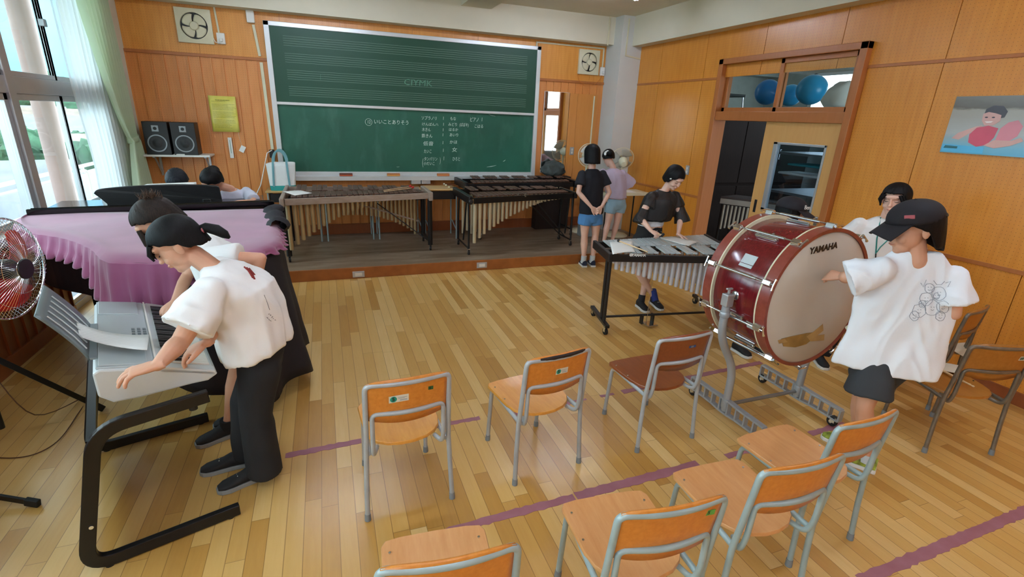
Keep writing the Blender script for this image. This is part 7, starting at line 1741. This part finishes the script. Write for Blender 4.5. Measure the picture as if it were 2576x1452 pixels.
# ---- child behind the drum, only the cap shows
p = person('person hidden behind the bass drum, only a black lettered cap showing above it', (3.16, 2.92, 0))
pel = V((3.18, 2.86, .60)); nk = V((3.18, 2.82, 1.02)); latF = V((-1, 0, 0)); fF = V((0, -1, 0)); c = A(2000, 521, y=2.72)
Mh = headM((c.x - .01, 2.74, c.z - .05), (.62, -.76, -.10), (.1, -.1, .98)); nk = V((c.x, 2.77, c.z - .24)); pel = V((c.x, 2.84, nk.z - .42))
kA, kB, aA, aB = V((c.x - .09, 2.80, .34)), V((c.x + .09, 2.80, .34)), V((c.x - .09, 2.88, .08)), V((c.x + .09, 2.88, .08)); sA, sB = nk + V((-.14, 0, -.06)), nk + V((.14, 0, -.06))
eA, eB, wA, wB = sA + V((-.05, -.03, -.22)), sB + V((.05, -.03, -.22)), sA + V((-.02, -.16, -.34)), sB + V((.02, -.16, -.34))
def f(mb):
    torso(mb, pel, nk, latF, fF, .9); add_head(mb, Mh, .98); limb(mb, [nk, Mh @ V((0, -.01, -.07))], [.04, .038]); arm(mb, sA, eA, wA, .92); arm(mb, sB, eB, wB, .92)
    leg(mb, pel + V((-.07, 0, -.06)), kA, aA, .9); leg(mb, pel + V((.07, 0, -.06)), kB, aB, .9); add_hand(mb, wA, (0, -.8, -.6), (.9, 0, 0), (0, -.6, .8), .9); add_hand(mb, wB, (0, -.8, -.6), (-.9, 0, 0), (0, -.6, .8), .9)
body(p, f, SK, voxel=.006)
shirt(p, pel, nk + V((0, 0, .005)), latF, fF, [(sA, sA.lerp(eA, .6), .06, .07), (sB, sB.lerp(eB, .6), .06, .07)], cloth('dark_grey_tshirt', '2c2d33', .1), hem=-.05, s=.92, seed=30)
pants(p, pel, latF, fF, [[pel + V((-.065, 0, -.08)), V((c.x - .085, 2.82, .40))], [pel + V((.065, 0, -.08)), V((c.x + .085, 2.82, .40))]], cloth('black_child_shorts', '1c1c20'), nm='shorts', s=.92, r=(.09, .09))
hb = MB(); hair_cap(hb, Mh, lambda a_: .05 if 50 < a_ < 130 else -.04, seed=17, s=.98); obj('hair', hb, HB, p, smooth=True, solid=.006)
co = cap_on(p, Mh, .98, capm)
fr3 = Mh.to_3x3(); dirn = (fr3 @ V((-.55, .83, .30))).normalized(); q = Mh @ V((-.048, .083, .066)); q = q + dirn * .015
# lettering faces the camera side of the cap front
obj('cap_lettering', text_mb('Ben', frame_m(q, fr3 @ V((.83, .55, 0)), fr3 @ V((-.1, -.25, 1))), .044, depth=.001, bold=0), M['white'], co)
for an in (aA, aB): shoe(p, V((an.x, an.y + .05, 0)), V((an.x, an.y - .14, 0)), shoe_blk, sole_w)

# ---- two girls at the piano
def seated(lb, hx, hy, hz, nk, sh, el, wr_, m, hairm, seed, turn, hemw=(.15, .145, .15, .155)):
    p = person(lb, (nk[0], 5.38, 0)); pel = V((nk[0] + .02, 5.36, .55)); nk = V(nk); lat = V((1, 0, 0)); fw = V((0, -1, 0))
    Mh = headM((hx, hy, hz), turn, (0, -.6, .8))
    (sA, sB), (eA, eB), (wA, wB) = [[V(q) for q in g] for g in (sh, el, wr_)]
    kA, kB = pel + V((-.10, -.30, -.02)), pel + V((.10, -.30, -.02)); aA, aB = V((kA.x, kA.y + .05, .08)), V((kB.x, kB.y + .05, .08))
    def f(mb):
        torso(mb, pel, nk, lat, fw, .93); add_head(mb, Mh, .97); limb(mb, [nk, Mh @ V((0, -.02, -.07))], [.04, .038]); arm(mb, sA, eA, wA, .93); arm(mb, sB, eB, wB, .93)
        leg(mb, pel + V((-.07, 0, -.03)), kA, aA, .9); leg(mb, pel + V((.07, 0, -.03)), kB, aB, .9); add_hand(mb, wA, (.2, -.8, -.2), (0, 0, -1), (.9, 0, 0), .95, curl=(40, 42, 45, 48)); add_hand(mb, wB, (-.8, -.3, -.1), (0, 0, -1), (0, -.9, 0), .95, curl=(60, 64, 66, 70))
    body(p, f, SK, voxel=.005)
    shirt(p, pel, nk, lat, fw, [(sA, sA.lerp(eA, .75), .06, .068), (sB, sB.lerp(eB, .8), .062, .066)], m, hem=.05, s=.95, seed=seed, w_=hemw, amp=.006)
    pants(p, pel, lat, fw, [[pel + V((-.07, 0, -.03)), kA + V((0, .03, 0))], [pel + V((.07, 0, -.03)), kB + V((0, .03, 0))]], cloth('navy_shorts_%d' % seed, '252c3c'), nm='shorts', s=.92, r=(.09, .082))
    hb = MB(); hair_cap(hb, Mh, tied, seed=seed, s=.97, r=(.084, .100, .087)); 
    if seed == 32: hb.ball(Mh @ V((-.02, -.085, .03)), (.05, .045, .045), 14, 10)
    obj('hair', hb, hairm, p, smooth=True, solid=.007)
    for an in (aA, aB): shoe(p, V((an.x, an.y + .05, 0)), V((an.x, an.y - .13, 0)), plain('indoor_shoe_%d_%d' % (seed, int(an.x * 100)), 'd0d0d0', .7), sole_w)
    return p
c = A(446, 452, y=5.12); seated('person behind the piano music desk, only the dark hair parting showing', c.x, 5.12, c.z - .02, (c.x + .01, 5.24, c.z - .14), ((c.x - .13, 5.24, c.z - .19), (c.x + .14, 5.24, c.z - .19)), ((c.x - .18, 5.18, c.z - .38), (c.x + .18, 5.18, c.z - .38)), ((c.x - .10, 5.0, c.z - .40), (c.x + .10, 5.0, c.z - .40)), cloth('pale_blue_tshirt', 'b9c4d4'), hair_mat('blue_black_hair', '15171c', '2c3038'), 31, (.0, -.6, -.8))
c = A(532, 452, y=5.12); e_ = A(648, 515, y=5.06); w_ = A(590, 510, y=4.86)
seated('person in a pale lavender white T-shirt bowing over the right end of the piano keys', c.x, 5.12, c.z - .01, (c.x + .13, 5.20, c.z - .10), ((c.x + .02, 5.12, c.z - .17), (c.x + .25, 5.26, c.z - .13)), ((c.x - .03, 5.0, c.z - .26), (e_.x - .02, 5.06, e_.z + .02)), ((c.x - .02, 4.92, c.z - .30), (w_.x + .02, 4.88, w_.z)), cloth('lavender_white_tshirt', 'cdd0e0'), HB, 32, (-.45, -.6, -.66))
